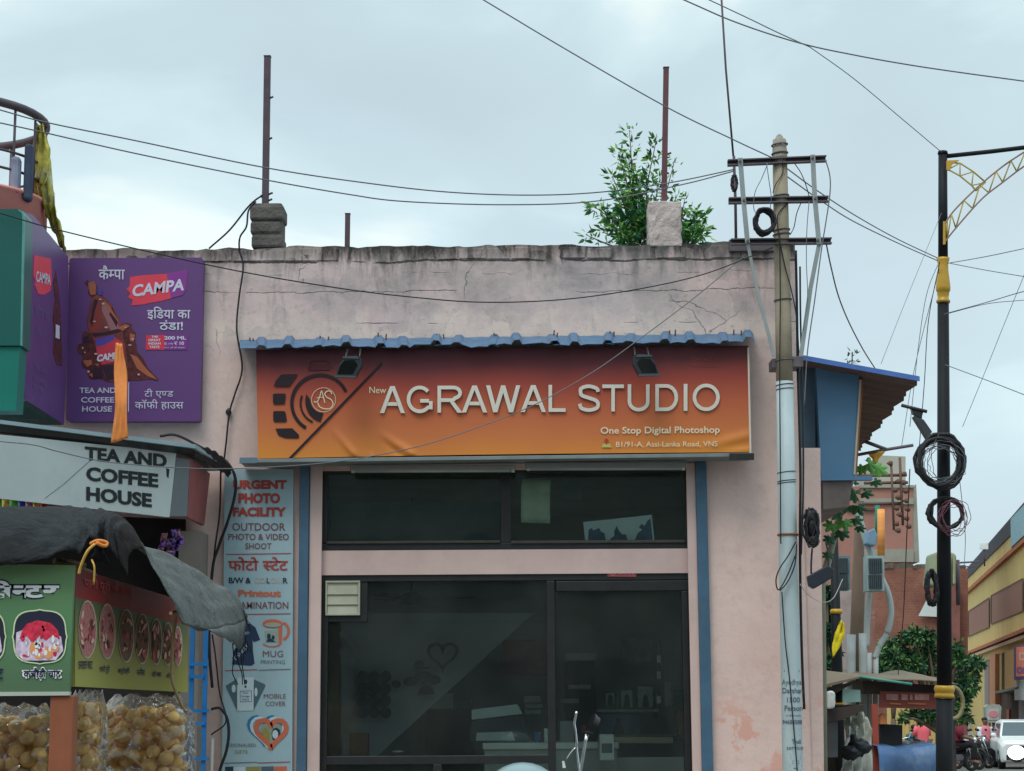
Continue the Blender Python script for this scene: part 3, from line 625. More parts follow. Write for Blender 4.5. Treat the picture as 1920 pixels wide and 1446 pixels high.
for pl in ([(832, 735), (840, 610), (865, 595), (880, 615), (905, 605), (930, 595), (945, 625), (975, 640), (985, 690), (1000, 735)], [(1020, 735), (1025, 690), (1060, 660), (1058, 625), (1080, 575), (1100, 620), (1130, 650), (1160, 650), (1172, 690), (1180, 735)], [(1200, 735), (1235, 700), (1260, 640), (1300, 610), (1270, 590), (1290, 560), (1320, 575), (1345, 530), (1370, 515), (1380, 620), (1392, 735)]):
    mb.prism(s_, [tr(*q) for q in pl], .009, .0065)
mb.build('print_motif', bl_, pc)
# ================================================================ TIN AWNING over the banner
mb = MB(); nR = 18; rows = [[], [], []]
for i in range(nR):
    for k, (t, h) in enumerate(((0, 0), (.30, .004), (.56, 0), (.66, 1), (.84, 1), (.94, 0))):
        u = (i + t) / nR; px = 450 + 968 * u + 7 * math.sin(i * 3.3)
        dent = 3.6 * math.sin(i * 1.7 + .4) + 2.6 * math.sin(i * 4.1) + 1.5 * math.sin(k * 2 + i)
        for j in range(3):
            f_ = j / 2; y = (639 - 12 * u) + f_ * (14.5 + .3 * u) + dent * f_ * .55; Y = D - .012 - f_ * .36
            hh = h * (.025 + .008 * math.sin(i * 2.3)) if h != .004 else .004
            v_ = P(px + (5 * f_ * math.sin(i * 5.2)), y, Y); rows[j].append(v_ + Vector((0, 0, hh)))
aw = thing('tin_awning', 'blue corrugated tin sheet awning sheltering the orange banner', 'awning')
TIN = pm('blue_tin', ph(76, 110, 142, .95), .5, .22, 9, .15, 0, .35, dirt=.8, dirtcol=ph(92, 108, 132, 1.0), dscale=3.0)
mb.grid(rows, 0, False); mb.build('tin_sheet', TIN, aw, solid=.004)
mb = MB()
for i in range(9): 
    px = 480 + 112 * i + random.uniform(-14, 14)
    for k in (0, random.choice((9, 14, 6))):
        b = P(px + k, 640 - 12 * (px - 450) / 968, D - .08); mb.tube([b - Vector((0, 0, .04)), b + Vector((random.uniform(-.01, .01), 0, random.uniform(.02, .055)))], .006, 5)
mb.build('hook_bolt', pm('rusty_bolt', ph(70, 52, 46), .8), aw)
# ================================================================ MAIN BANNER
def banner_material():
    m = bpy.data.materials.new('banner_print_and_shade'); m.use_nodes = True; t = m.node_tree; n = t.nodes; l = t.links; b = n['Principled BSDF']
    b.inputs['Roughness'].default_value = .5; b.inputs['Specular IOR Level'].default_value = .3
    g = n.new('ShaderNodeNewGeometry'); s = n.new('ShaderNodeSeparateXYZ'); l.new(g.outputs['Position'], s.inputs[0])
    no = n.new('ShaderNodeTexNoise'); no.inputs['Scale'].default_value = 1.2; no.inputs['Detail'].default_value = 2; l.new(g.outputs['Position'], no.inputs['Vector'])
    def mr(v, a, b_, c, d_):
        q = n.new('ShaderNodeMapRange'); q.inputs[1].default_value = a; q.inputs[2].default_value = b_; q.inputs[3].default_value = c; q.inputs[4].default_value = d_; l.new(v, q.inputs[0]); return q.outputs[0]
    def add(a, b_):
        q = n.new('ShaderNodeMath'); l.new(a, q.inputs[0]); l.new(b_, q.inputs[1]); return q.outputs[0]
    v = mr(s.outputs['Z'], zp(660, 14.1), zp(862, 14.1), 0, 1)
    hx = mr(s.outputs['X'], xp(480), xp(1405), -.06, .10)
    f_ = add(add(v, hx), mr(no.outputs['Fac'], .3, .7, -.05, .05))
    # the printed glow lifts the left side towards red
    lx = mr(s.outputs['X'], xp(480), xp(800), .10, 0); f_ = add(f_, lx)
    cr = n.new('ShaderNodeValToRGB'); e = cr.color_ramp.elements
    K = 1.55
    e[0].position = .02; e[0].color = (*ph(66, 28, 36, K), 1); e[1].position = 1.0; e[1].color = (*ph(178, 112, 46, K), 1)  # dark top: printed maroon with some awning shadow put into the colour
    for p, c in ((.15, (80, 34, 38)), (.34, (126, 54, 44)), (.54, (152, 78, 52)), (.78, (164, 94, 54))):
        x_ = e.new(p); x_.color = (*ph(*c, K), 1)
    l.new(f_, cr.inputs[0]); l.new(cr.outputs[0], b.inputs['Base Color']); return m
BY = 14.12; BS = YP(BY)
sg = thing('shop_sign', 'wide orange and maroon photo studio banner with raised grey capitals', 'sign')
creases = [((618, 800), (660, 852), 6, .012), ((640, 832), (658, 850), 4, .006), ((702, 806), (766, 852), 7, .012), ((712, 824), (746, 852), 5, -.008), ((745, 828), (770, 852), 5, .008), ((1310, 842), (1402, 818), 9, .012), ((1345, 850), (1404, 846), 6, .010), ((690, 845), (694, 860), 4, .008)]
def cre(px, py):
    s_ = 0
    for (x0, y0), (x1, y1), w_, a in creases:
        dx, dy = x1 - x0, y1 - y0; L2 = dx * dx + dy * dy; t = max(0, min(1, ((px - x0) * dx + (py - y0) * dy) / L2))
        d_ = math.hypot(px - x0 - dx * t, py - y0 - dy * t); s_ += a * math.exp(-(d_ / w_) ** 2) * (t * 1.6 if t < .6 else 1)
    return s_ + .004 * math.sin(px * .011) * math.sin(py * .02)
mb = MB(); nx, ny = 250, 52
mb.grid([[BS.at((479 if j < 0 else 480 + 4 * j / ny) + ((1403 + 4 * j / ny) - (480 + 4 * j / ny)) * i / nx, (656 + 204 * j / ny) - (8 + 4 * j / ny) * i / nx - (2 * math.sin(i / nx * math.pi) if j == ny else 0), cre(480 + 925 * i / nx, 656 + 204 * j / ny - 10 * i / nx)) for i in range(nx + 1)] for j in range(ny + 1)])
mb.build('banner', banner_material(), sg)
mb = MB(); mb.hexa([BS.at(481, 657, -.03), BS.at(1403, 648, -.03), BS.at(1407, 850, -.03), BS.at(485, 861, -.03)], [BS.at(481, 657, -.006) + Vector((0, .2, 0)), BS.at(1403, 648, -.006) + Vector((0, .2, 0)), BS.at(1407, 850, -.006) + Vector((0, .2, 0)), BS.at(485, 861, -.006) + Vector((0, .2, 0))])
mb.build('sign_box', DARK, sg)
mb = MB(); mb.prism(BS, [(1401.5, 652), (1404.5, 652), (1409, 848), (1405.5, 850)], .012, -.05); mb.build('edge_strip', flat('worn_white_edge', ph(190, 180, 168)), sg)
LET = pm('grey_acrylic', ph(160, 157, 148, 1.9), .4, .05, 6, 0, 0, .4)
LINK = flat('banner_ink', ph(36, 27, 33, 1.3), .5); LWHT = flat('banner_cream', ph(168, 160, 138, 1.9), .5)
def par(x0, x1, h): return [(x0 - h, 0 if False else 1), (x0 + h, 1), (x1 + h, 0), (x1 - h, 0)]
def arc(cx, cy, rx, ry, a0, a1, n=14): return [(cx + rx * math.cos(R(a0 + (a1 - a0) * i / n)), cy + ry * math.sin(R(a0 + (a1 - a0) * i / n))) for i in range(n + 1)]
t_ = .132
def glyph(ch, w_):                 # polygons in a w_ x 1 box (heights as unit), plain grotesque capitals
    a = t_ / 2; rb = lambda p, c=False, t=t_: ribbon(p, t, c)
    if ch == 'A': m_ = w_ / 2; return [[(0, 0), (.155, 0), (m_, .84), (m_, 1), (m_ - .085, 1)], [(w_, 0), (m_ + .085, 1), (m_, 1), (m_, .84), (w_ - .155, 0)], [(.268, .27), (w_ - .268, .27), (w_ - .315, .40), (.315, .40)]]
    if ch == 'W': h = .078; q = [(h, h), (w_ * .27, 0), (w_ * .5, 1), (w_ * .73, 0), (w_ - h, 1)]; return [par(h, w_ * .27, h), par(w_ * .5, w_ * .27, h), par(w_ * .5, w_ * .73, h), par(w_ - h, w_ * .73, h)]
    if ch == 'L': return rb([(a, 1), (a, a), (w_, a)])
    if ch == 'T': return rb([(0, 1 - a), (w_, 1 - a)]) + rb([(w_ / 2, 1 - t_), (w_ / 2, 0)])
    if ch == 'I': return [[(0, 0), (w_, 0), (w_, 1), (0, 1)]]
    if ch == 'U': r = (w_ - t_) / 2; return rb([(a, 1)] + arc(w_ / 2, .36, r, .36 - a + .005, 180, 360) + [(w_ - a, 1)])
    if ch == 'D': r = w_ * .52; return rb([(a, a), (w_ - r, a)] + arc(w_ - r, .5, r - a, .5 - a, -80, 80) + [(w_ - r, 1 - a), (a, 1 - a)], True)
    if ch == 'O': return rb(arc(w_ / 2, .5, w_ / 2 - a, .5 - a + .01, 0, 345, 23), True)
    if ch == 'G': return rb(arc(w_ / 2, .5, w_ / 2 - a, .5 - a + .01, 42, 318, 22) + [(w_ - a, .2), (w_ - a, .5 - a)]) + rb([(w_ * .52, .45), (w_ - t_, .45)])
    if ch == 'R': return rb([(a, 0), (a, 1 - a), (w_ * .62, 1 - a)] + arc(w_ * .64, .735, w_ * .27, .265 - a, 75, -75, 8) + [(w_ * .62, .465), (t_, .465)]) + [[(w_ * .50, .394), (w_ * .68, .394), (w_, 0), (w_ - .185, 0)]]
    if ch == 'S':
        p = [(w_ - a, .735), (w_ - .12, .86), (w_ * .5, 1 - a + .01), (.13, .87), (a + .03, .73), (.15, .60), (w_ * .5, .51), (w_ - .14, .41), (w_ - a, .27), (w_ - .13, .13), (w_ * .5, a - .01), (.13, .13), (a, .29)]
        return rb(sp2(p, 4))
LT = [('A', 712.3, 759.3), ('G', 762.5, 811), ('R', 820.3, 867), ('A', 866, 913.5), ('W', 911.3, 975.5), ('A', 976, 1023.7), ('L', 1028.5, 1060.6), ('S', 1083.7, 1124.8), ('T', 1129.4, 1169.8), ('U', 1177, 1218), ('D', 1228.8, 1271.5), ('I', 1282, 1289), ('O', 1298.7, 1349.6)]
mb = MB()
for ch, x0, x1 in LT:
    yb = 774.6 - (x0 - 712) * .0072; cap = 50.5
    for i, pl in enumerate(glyph(ch, (x1 - x0) / cap)):
        mb.prism(BS, [(x0 + u * cap, yb - v_ * cap) for u, v_ in pl], .016 + (.0006 * (i % 2) if ch not in 'AWGR' else .0006 * i), .006)
    if ch in 'LO': mb.build('raised_lettering', LET, sg); mb = MB()
texts(BS, sg, [(LWHT, [('New', 692.6, 724, 737.5, 12, dict()), ('One Stop Digital Photoshop', 1126, 1349.5, 813.5, 12.5, dict(bold=.016, slope=-.008)), ('B1/91-A, Assi-Lanka Road, VNS', 1155, 1345.5, 838, 9.5, dict(bold=.006, slope=-.006))]),
               (flat('banner_faint', ph(104, 52, 52, 1.7)), [('CONTACT US', 1296, 1348, 677, 6, {}), ('9415202020', 1296, 1346, 688, 6, {})])], 'printed_lettering', .008)
mb = MB(); mb.flatpoly(BS, [(1128, 839), (1131, 832), (1143, 832), (1147, 839)], .008); mb.build('location_mark', flat('banner_green', ph(150, 150, 80, 1.6)), sg)
mb = MB(); mb.flatpoly(BS, ell(1137, 826.5, 4, 4, 10), .008); mb.flatpoly(BS, [(1134, 829), (1140, 829), (1137, 835)], .0086); mb.build('location_pin', flat('banner_pin', ph(140, 52, 38, 1.6)), sg)
b1 = lambda x, y: (440 + x / 3.84, 600 + y / 3.84)
mb = MB()
for pl in ([(282, 478), (295, 440), (330, 397), (345, 392), (455, 390), (400, 472), (392, 480)], [(283, 530), (362, 530), (368, 540), (360, 605), (285, 607), (276, 597), (275, 540)], [(285, 656), (355, 656), (366, 665), (376, 722), (368, 735), (285, 735), (278, 722), (277, 665)], [(293, 782), (415, 780), (462, 826), (465, 845), (455, 852), (365, 851), (315, 832)]):
    mb.flatpoly(BS, [b1(*q) for q in pl], .007)
line(mb, BS, [b1(615 + 204 * math.cos(R(a)), 600 - 204 * math.sin(R(a))) for a in range(24, 246, 8)], 6.2, .007)
line(mb, BS, [b1(622 + 148 * math.cos(R(a)), 600 - 148 * math.sin(R(a))) for a in range(158, 254, 8)], 3.6, .007)
mb.flatpoly(BS, [b1(640 + 132 * math.cos(R(a)), 585 - 150 * math.sin(R(a))) for a in range(160, 262, 10)] + [b1(640, 668)] + [b1(640 + 96 * math.cos(R(a)), 575 - 96 * math.sin(R(a))) for a in range(250, 170, -14)], .0072)
line(mb, BS, [b1(392, 1003), b1(1062, 312)], 4.4, .0078)
mb.build('camera_emblem', LINK, sg)
mb = MB(); line(mb, BS, [b1(530, 362), b1(548, 300), b1(575, 292), b1(650, 292), b1(680, 305), b1(700, 350)], 2.6, .007); mb.flatpoly(BS, [b1(545, 345), b1(556, 318), b1(672, 318), b1(690, 362), b1(540, 365)], .0066); mb.build('flash_emblem', flat('banner_dim', ph(70, 30, 34, 1.4)), sg)
mb = MB(); line(mb, BS, [b1(640 + 87 * math.cos(R(a)), 575 - 87 * math.sin(R(a))) for a in range(0, 360, 12)], .9, .0088, True)
line(mb, BS, [b1(*q) for q in sp2([(570, 588), (592, 590), (610, 560), (622, 518), (628, 515), (640, 560), (650, 598)], 5)], 1.7, .009)
line(mb, BS, [b1(*q) for q in sp2([(590, 562), (612, 556), (640, 560)], 5)], 1.1, .0095)
line(mb, BS, [b1(*q) for q in sp2([(700, 535), (690, 515), (668, 512), (650, 530), (662, 555), (695, 575), (708, 605), (690, 635), (650, 640), (612, 625), (598, 595)], 5)], 1.9, .0092)
mb.build('monogram', LWHT, sg)
# channel and tube lights under the banner
ch_ = thing('sign_channel', 'grey metal channel running along the foot of the orange banner', 'channel')
mb = MB(); a, b = P(450, 868, BY - .02), P(1412, 856, BY - .02); ztilt = lambda v_, dz: v_ + Vector((0, 0, dz))
mb.hexa([a, b, ztilt(b, .028), ztilt(a, .028)], [a + Vector((0, .26, 0)), b + Vector((0, .26, 0)), ztilt(b, .028) + Vector((0, .26, 0)), ztilt(a, .028) + Vector((0, .26, 0))])
mb.build('channel_body', pm('galvanised', ph(104, 112, 112, 1.5), .5, .12, 6, .05), ch_, bevel=.003)
mb = MB(); mb.pbox(449, 858, 482, 868.5, BY - .025, .02); mb.build('end_cap', pm('cap_blue_grey', ph(88, 110, 122), .5), ch_)
mb = MB(); mb.pbox(1368, 850, 1414, 862, BY - .04, .03); mb.build('end_cap', DARK, ch_)
for a, b, ya, yb, lab in ((656, 968, 874, 884, 'unlit tube light batten over the upper left window'), (985, 1287, 868, 880, 'unlit tube light batten over the upper right window')):
    tl = thing('tube_light', lab, 'tube light', 'tube lights under the banner')
    mb = MB(); mb.pbox(a, ya - 1, b, yb - 2.5, D - .16, .05); mb.build('batten', pm('batten_grey', ph(104, 106, 104, 1.7), .5, .1, 5), tl, bevel=.004)
    mb = MB(); q0, q1 = P(a + 6, yb - .5, D - .14), P(b - 6, yb - 1.5, D - .14); mb.tube([q0, q1], .013, 8); mb.build('tube', pm('tube_glass', ph(120, 124, 122, 1.7), .25), tl)
    for q in (q0, q1):
        mb = MB(); mb.box(q.x - .012, q.x + .012, q.y - .016, q.y + .016, q.z - .014, q.z + .022); mb.build('lamp_holder', PALE, tl)
# floodlights hanging in front of the banner
for cx_, cy_, fl_, lab in ((654, 691, 1, 'black floodlight hanging over the camera emblem'), (1211, 688, -1, 'black floodlight hanging above the second word of the banner')):
    f_ = thing('floodlight', lab, 'floodlight', 'floodlights under the tin awning')
    fs = YP(13.86); q = lambda x, y: (cx_ + fl_ * x * .88, cy_ + y * .86 - 2)
    mb = MB(); fr_ = [q(-29, 18), q(17, 20), q(26, -2), q(24, -14), q(-14, -13)]
    mb.prism(fs, [q(-28, 19), q(15, 21), q(28, -4), q(27, -20), q(-10, -21), q(-22, -4)], .0, -.07); mb.build('housing', pm('flood_black', ph(40, 45, 52, 1.2), .45, .1, 8, .04), f_, bevel=.006)
    mb = MB(); mb.prism(fs, [q(-24, 14), q(8, 14), q(19, -6), q(12, -16), q(-9, -15), q(-19, -3)], .004, .0004); mb.build('lens', glass('flood_lens', (.1, .12, .14), 1.5) if 'flood_lens' not in bpy.data.materials else bpy.data.materials['flood_lens'], f_)
    mb = MB(); mb.prism(fs, [q(-30, 17), q(15, 18.5), q(16, 22.5), q(-29, 21.5)], .008, -.03); mb.build('rim', pm('flood_rim', ph(66, 76, 82, 1.2), .45), f_); mb = MB(); mb.prism(fs, [q(-12, -24), q(17, -25), q(24, -19), q(-14, -20)], .006, -.05); mb.build('visor', MATS['flood_rim'], f_)
    mb = MB(); mb.tube([P(cx_ + 20 * fl_, cy_ - 20, 13.9), P(cx_ + 22 * fl_, cy_ - 38, 14.05)], .008, 6); mb.tube([P(cx_ - 6 * fl_, cy_ - 20, 13.9), P(cx_ - 2 * fl_, cy_ - 36, 14.05)], .008, 6); mb.build('bracket', DARK, f_)
# ================================================================ TALL SERVICE BOARD beside the shopfront
VY = D - .045; VS = YP(VY)
vb = thing('service_board', 'tall pale blue board of printed photo services left of the shop windows', 'sign')
mb = MB(); mb.prism(VS, [(421, 880), (550, 880), (547, 1700), (414, 1700)], 0, -.04); mb.build('board', pm('board_pale_blue', ph(140, 164, 172, 1.25), .45, .06, 3, .03, dirt=.35, dirtcol=ph(128, 138, 138, 1.2), dscale=2), vb)
z5 = lambda x, y: (400 + x / 4.8214, 860 + y / 4.8214); z6 = lambda x, y: (400 + x / 4.725, 1140 + y / 4.725)
RED = flat('print_red', ph(150, 62, 56, 1.2)); MAR = flat('print_maroon', ph(110, 74, 78, 1.2)); NAV = flat('print_navy', ph(38, 52, 76, 1.2)); ORG = flat('print_orange', ph(178, 96, 72, 1.2)); GRYP = flat('print_grey', ph(104, 100, 104, 1.2)); TAN = flat('print_tan', ph(168, 160, 148, 1.2)); SKY = flat('print_sky_blue', ph(38, 108, 150, 1.2)); WPR = flat('print_white', ph(170, 186, 190, 1.2)); TEALP = flat('print_slate', ph(70, 92, 98, 1.2)); KHA = flat('print_khaki', ph(132, 124, 70, 1.2))
def bt(t, x0, x1, yb, cap, **k): return (t, x0, x1, yb, cap, k)
texts(VS, vb, [
    (RED, [bt('URGENT', 437, 538, 917, 16.5, bold=.055), bt('PHOTO', 447, 525.5, 944, 19, bold=.055), bt('FACILITY', 436.5, 537, 968.5, 17, bold=.055), bt('फोटो| |स~|टेट', 428, 540, 1070.5, 26, box=1, bold=.022)]),
    (MAR, [bt('OUTDOOR', 435.7, 535, 995, 14, bold=.008), bt('PHOTO & VIDEO', 428, 541.5, 1012.5, 11.5, bold=.012), bt('SHOOT', 460, 509, 1029.7, 11, bold=.01)]),
    (NAV, [bt('B/W &', 429, 470.5, 1094, 11, bold=.025), bt('L', 500, 506, 1094, 10.5, bold=.02), bt('R', 530.5, 539.5, 1094, 10.5, bold=.02)]),
    (TAN, [bt('O', 487, 497.5, 1094, 10.5, bold=.01), bt('C', 478, 486, 1094, 10.5), bt('O', 508, 518, 1094, 10.5), bt('U', 519.5, 527.5, 1094, 10.5)]),
    (ORG, [bt('Printout', 446.7, 526.5, 1119, 13, bold=.045)]),
    (MAR, [bt('LAMINATION', 444, 540.6, 1141.7, 13, bold=.01)]),
    (MAR, [bt('MUG', 493, 531, 1232, 11.5), bt('MOBILE', 494.5, 536, 1310, 8.5), bt('COVER', 498, 535.5, 1324, 8.5)]),
    (GRYP, [bt('PRINTING', 489, 534.5, 1245, 7), bt('PERSONALISED', 424, 480, 1400.5, 6)]),
    (KHA, [bt('GIFTS', 440.5, 464, 1413.5, 6.5)]),
])
for ya, xa_, xb_, mt in ((1039, 424, 546, RED), (1152, 424, 545, RED), (1257, 422, 482, RED), (1430, 483, 544, RED), (1256, 485, 545, GRYP), (1430.5, 420, 482, GRYP)): MB().prism(VS, [(xa_, ya), (xb_, ya - 2), (xb_, ya - .6), (xa_, ya + 1.4)], .0035).build('rule_line', mt, vb)
mb = MB(); mb.prism(VS, [z6(*q) for q in [(215, 165), (262, 140), (325, 138), (372, 172), (415, 282), (358, 302), (346, 275), (352, 390), (366, 492), (335, 512), (165, 500), (185, 372), (216, 330)]], .0035)
mb.build('shirt_picture', NAV, vb)
texts(VS, vb, [(WPR, [bt('T SHIRT', 441, 479, 1240, 6.5, ang=47), bt('PARTY', 455, 468, 1190, 5)])], 'lettering', .007)
mb = MB(); mb.prism(VS, [z6(*q) for q in ell(525, 140, 90, 40)], .0035); mb.prism(VS, [z6(*q) for q in [(575, 165), (612, 150), (605, 320), (580, 340)]], .003)
line(mb, VS, [z6(*q) for q in ell(612, 205, 55, 72, 12, 84, -84)], 4.5, .004); line(mb, VS, [z6(*q) for q in sp2([(440, 318), (480, 338), (540, 342), (590, 325)], 4)], 2.2, .0042)
mb.build('mug_picture', ORG, vb)
mb = MB(); mb.prism(VS, [z6(*q) for q in ell(527, 150, 74, 20)], .006, .004); mb.prism(VS, [z6(*q) for q in [(452, 202), (568, 196), (568, 300), (462, 304)]], .0032); mb.build('mug_picture', flat('print_pale_green', ph(136, 150, 138, 1.2)), vb)
mb = MB()
for q in (ell(492, 252, 18, 26, 10), ell(530, 262, 14, 20, 10)): mb.prism(VS, [z6(*a) for a in q], .005, .0033)
mb.prism(VS, [z6(*a) for a in [(470, 300), (480, 275), (510, 270), (530, 285), (552, 300)]], .0054, .0033); mb.build('couple_picture', NAV, vb)
mb = MB(); mb.prism(VS, [z6(*q) for q in [(108, 690), (205, 632), (210, 910)]], .0035); mb.build('phone_picture', TEALP, vb); mb = MB(); mb.prism(VS, [z6(*q) for q in [(360, 634), (455, 676), (462, 690), (356, 910)]], .0035); mb.build('phone_picture', TEALP, vb)
mb = MB(); mb.prism(VS, [z6(*q) for q in [(213, 618), (358, 614), (356, 908), (212, 912)]], .005)
mb.prism(VS, [z6(*q) for q in ell(180, 715, 18, 36, 10)], .0052); mb.prism(VS, [z6(*q) for q in ell(378, 745, 14, 40, 10)], .0052); mb.build('phone_picture', WPR, vb)
mb = MB(); mb.prism(VS, [z6(*q) for q in ell(287, 655, 14, 22, 10)], .006, .005); mb.prism(VS, [z6(*q) for q in ell(285, 698, 10, 11, 8)], .006, .005)
line(mb, VS, [z6(*q) for q in [(238, 738), (338, 734), (338, 830), (238, 832)]], .8, .0065, True); mb.build('phone_detail', NAV, vb)
texts(VS, vb, [(NAV, [bt('Your', 454, 466, 1301, 4), bt('Image', 453, 468, 1307.5, 4), bt('Here', 454, 467, 1313.5, 4)])], 'lettering', .0066)
hp = lambda cx, cy, w_, h_: [z6(*q) for i, q in enumerate(heart(cx, cy, w_, h_)) if i not in (0, 14)]
mb = MB(); line(mb, VS, hp(452, 1092, 285, 262), 5, .0036, True); mb.build('heart_picture', SKY, vb)
mb = MB(); line(mb, VS, hp(480, 1105, 290, 268), 5, .0046, True); mb.build('heart_picture', WPR, vb)
mb = MB(); line(mb, VS, hp(512, 1120, 270, 250), 9, .0056, True); mb.build('heart_picture', ORG, vb)
mb = MB(); mb.flatpoly(VS, hp(512, 1115, 200, 180), .0050); mb.build('heart_picture', flat('print_photo_green', ph(126, 138, 122, 1.2)), vb)
mb = MB(); mb.prism(VS, [z6(*q) for q in [(525, 1170), (515, 1110), (530, 1070), (560, 1060), (590, 1080), (600, 1130), (590, 1170), (560, 1185)]], .0055, .0051); mb.build('couple_picture', NAV, vb)
mb = MB(); mb.prism(VS, [z6(*q) for q in ell(548, 1120, 26, 38, 12)], .0062, .0056); mb.build('couple_picture', WPR, vb)
mb = MB(); mb.prism(VS, [z6(*q) for q in [(440, 1180), (432, 1100), (450, 1060), (480, 1070), (500, 1110), (500, 1190), (470, 1195)]], .0053, .0051); mb.build('couple_picture', KHA, vb)
for xx, yy, ww, mt in ((105, 1408, 70, NAV), (180, 1412, 100, WPR), (292, 1408, 125, KHA), (425, 1406, 110, TEALP), (540, 1406, 110, ORG)):
    mb = MB(); mb.prism(VS, [z6(xx, yy), z6(xx + ww, yy - 3), z6(xx + ww, yy + 160), z6(xx, yy + 160)], .0035); mb.build('photo_strip', mt, vb)
# ================================================================ PURPLE DRINK SIGN on the wall
CY_ = D - .10; CS = YP(CY_)
PUR = pm('purple_print', ph(82, 52, 100, 1.5), .4, .06, 2, .03, 0, .4, dirt=.25, dirtcol=ph(96, 74, 108, 1.4), dscale=1.2)
cp = thing('drink_sign', 'purple cola advertisement board with bottle splash fixed flat on the pink wall', 'sign')
mb = MB(); mb.prism(CS, [(130, 487), (134, 484), (377, 483), (381, 487), (375, 787), (371, 790), (128, 790), (124, 787)], 0, -.09); mb.build('board', PUR, cp)
c2 = lambda x, y: (x / 3.6146, 470 + y / 3.6146)
mb = MB(); mb.prism(CS, [c2(*q) for q in [(880, 180), (960, 168), (1120, 158), (1275, 130), (1262, 260), (1240, 300), (1100, 340), (960, 366), (890, 372), (900, 335), (866, 318), (884, 290), (858, 262), (880, 235)]], .003); mb.build('logo_patch', flat('logo_red', ph(196, 62, 78, 1.3)), cp)
mb = MB(); mb.flatpoly(CS, [c2(*q) for q in [(1130, 157), (1275, 130), (1262, 260), (1240, 300), (1160, 322)]], .0042); mb.build('logo_patch', flat('logo_violet', ph(120, 56, 130, 1.3)), cp)
CWH = flat('sign_pale_print', ph(176, 174, 190, 1.4))
texts(CS, cp, [(CWH, [
    bt('CAMPA', 247, 345, 557, 22, bold=.032, shear=.12, slope=-.13), bt('कै|म~|पा', 185, 234, 524, 26, box=1, bold=.012),
    bt('इ|िड|या| |का', 276, 357, 600, 25, box=1, bold=.014), bt('ठंडा!', 299, 343, 619, 18.5, box=1, bold=.014),
    bt('TEA AND', 149, 217, 737, 10, bold=.016), bt('COFFEE', 152, 214, 755, 10, bold=.016), bt('HOUSE', 154, 210, 772, 10, bold=.016),
    bt('टी| |ए|ण~|ड', 271, 325, 747, 18, box=1), bt('कॉ|फी| |हा|उ|स', 253, 344, 769, 20, box=1)])], 'lettering', .0055)
mb = MB(); mb.flatpoly(CS, [(240.5, 717), (242, 717), (241.5, 772), (240, 772)], .004); mb.build('divider_line', CWH, cp)
mb = MB(); mb.flatpoly(CS, [(274, 629), (310, 628), (308, 656), (273, 656)], .004); mb.build('price_patch', flat('price_red', ph(186, 52, 74, 1.3)), cp)
mb = MB(); mb.flatpoly(CS, [(310.6, 628), (353, 628), (351, 656), (308.6, 656)], .0042); mb.build('price_patch', flat('price_violet', ph(112, 50, 122, 1.3)), cp)
texts(CS, cp, [(CWH, [bt('THE', 284, 296, 633.5, 4, bold=.03), bt('GREAT', 278, 301, 640, 4.5, bold=.03), bt('INDIAN', 278, 301, 646.5, 4.5, bold=.03), bt('TASTE', 280, 299, 653, 4.5, bold=.03), bt('200 ML', 308, 349, 637, 6.5, bold=.04), bt('@ only', 308, 325, 646, 4), bt('₹ 10', 327, 345, 647, 6.5, bold=.03), bt('incl. of all taxes', 308, 346, 653, 3)])], 'lettering', .0062)
# bottle in a splash of cola
COLA = pm('cola_brown', ph(80, 42, 44, 1.3), .25, .45, 28, 0); COLD = flat('cola_dark', ph(48, 28, 44, 1.3)); COLH = flat('cola_amber', ph(150, 84, 60, 1.3))
sp_ = [(640, 205), (618, 225), (592, 200), (575, 222), (602, 250), (598, 290), (622, 320), (615, 370), (596, 440), (592, 500), (604, 560), (575, 545), (556, 580), (560, 625), (530, 640), (528, 690), (560, 715), (552, 770), (575, 800), (600, 805), (600, 850), (625, 872), (690, 868), (735, 890), (860, 880), (940, 880), (1010, 872), (1075, 880), (1040, 835), (1000, 790), (970, 730), (935, 690), (925, 640), (915, 600), (920, 560), (888, 520), (895, 500), (850, 490), (818, 500), (800, 455), (775, 400), (735, 345), (690, 300), (668, 270), (655, 230)]
clo = lambda p, n_=4: sp2(p + [p[0]], n_)[:-1]
mb = MB(); mb.flatpoly(CS, [c2(*q) for q in clo(sp_, 3)], .0032); mb.build('splash_picture', COLA, cp)
bott = [(622, 325), (655, 300), (690, 310), (735, 350), (775, 400), (805, 455), (825, 520), (838, 600), (858, 700), (855, 860), (730, 880), (690, 770), (655, 680), (628, 590), (600, 545), (594, 480), (604, 400)]
mb = MB(); mb.flatpoly(CS, [c2(*q) for q in clo(bott)], .0044); mb.build('bottle_picture', pm('bottle_brown', ph(108, 56, 54, 1.3), .3, .3, 12, 0), cp)
mb = MB(); mb.flatpoly(CS, [c2(*q) for q in [(598, 216), (640, 206), (652, 236), (650, 296), (612, 300), (600, 250)]], .0050); mb.build('bottle_picture', flat('bottle_cap', ph(126, 84, 78, 1.3)), cp)
mb = MB(); mb.flatpoly(CS, [c2(*q) for q in clo([(700, 345), (760, 420), (800, 500), (812, 545), (760, 560), (720, 470), (690, 400)])], .0050); mb.build('bottle_picture', flat('bottle_sheen', ph(134, 92, 96, 1.3)), cp)
mb = MB(); mb.flatpoly(CS, [c2(*q) for q in clo([(612, 430), (650, 360), (676, 400), (672, 520), (640, 560), (606, 530)])], .0050); mb.build('bottle_picture', flat('bottle_red_glow', ph(124, 52, 46, 1.3)), cp)
mb = MB()
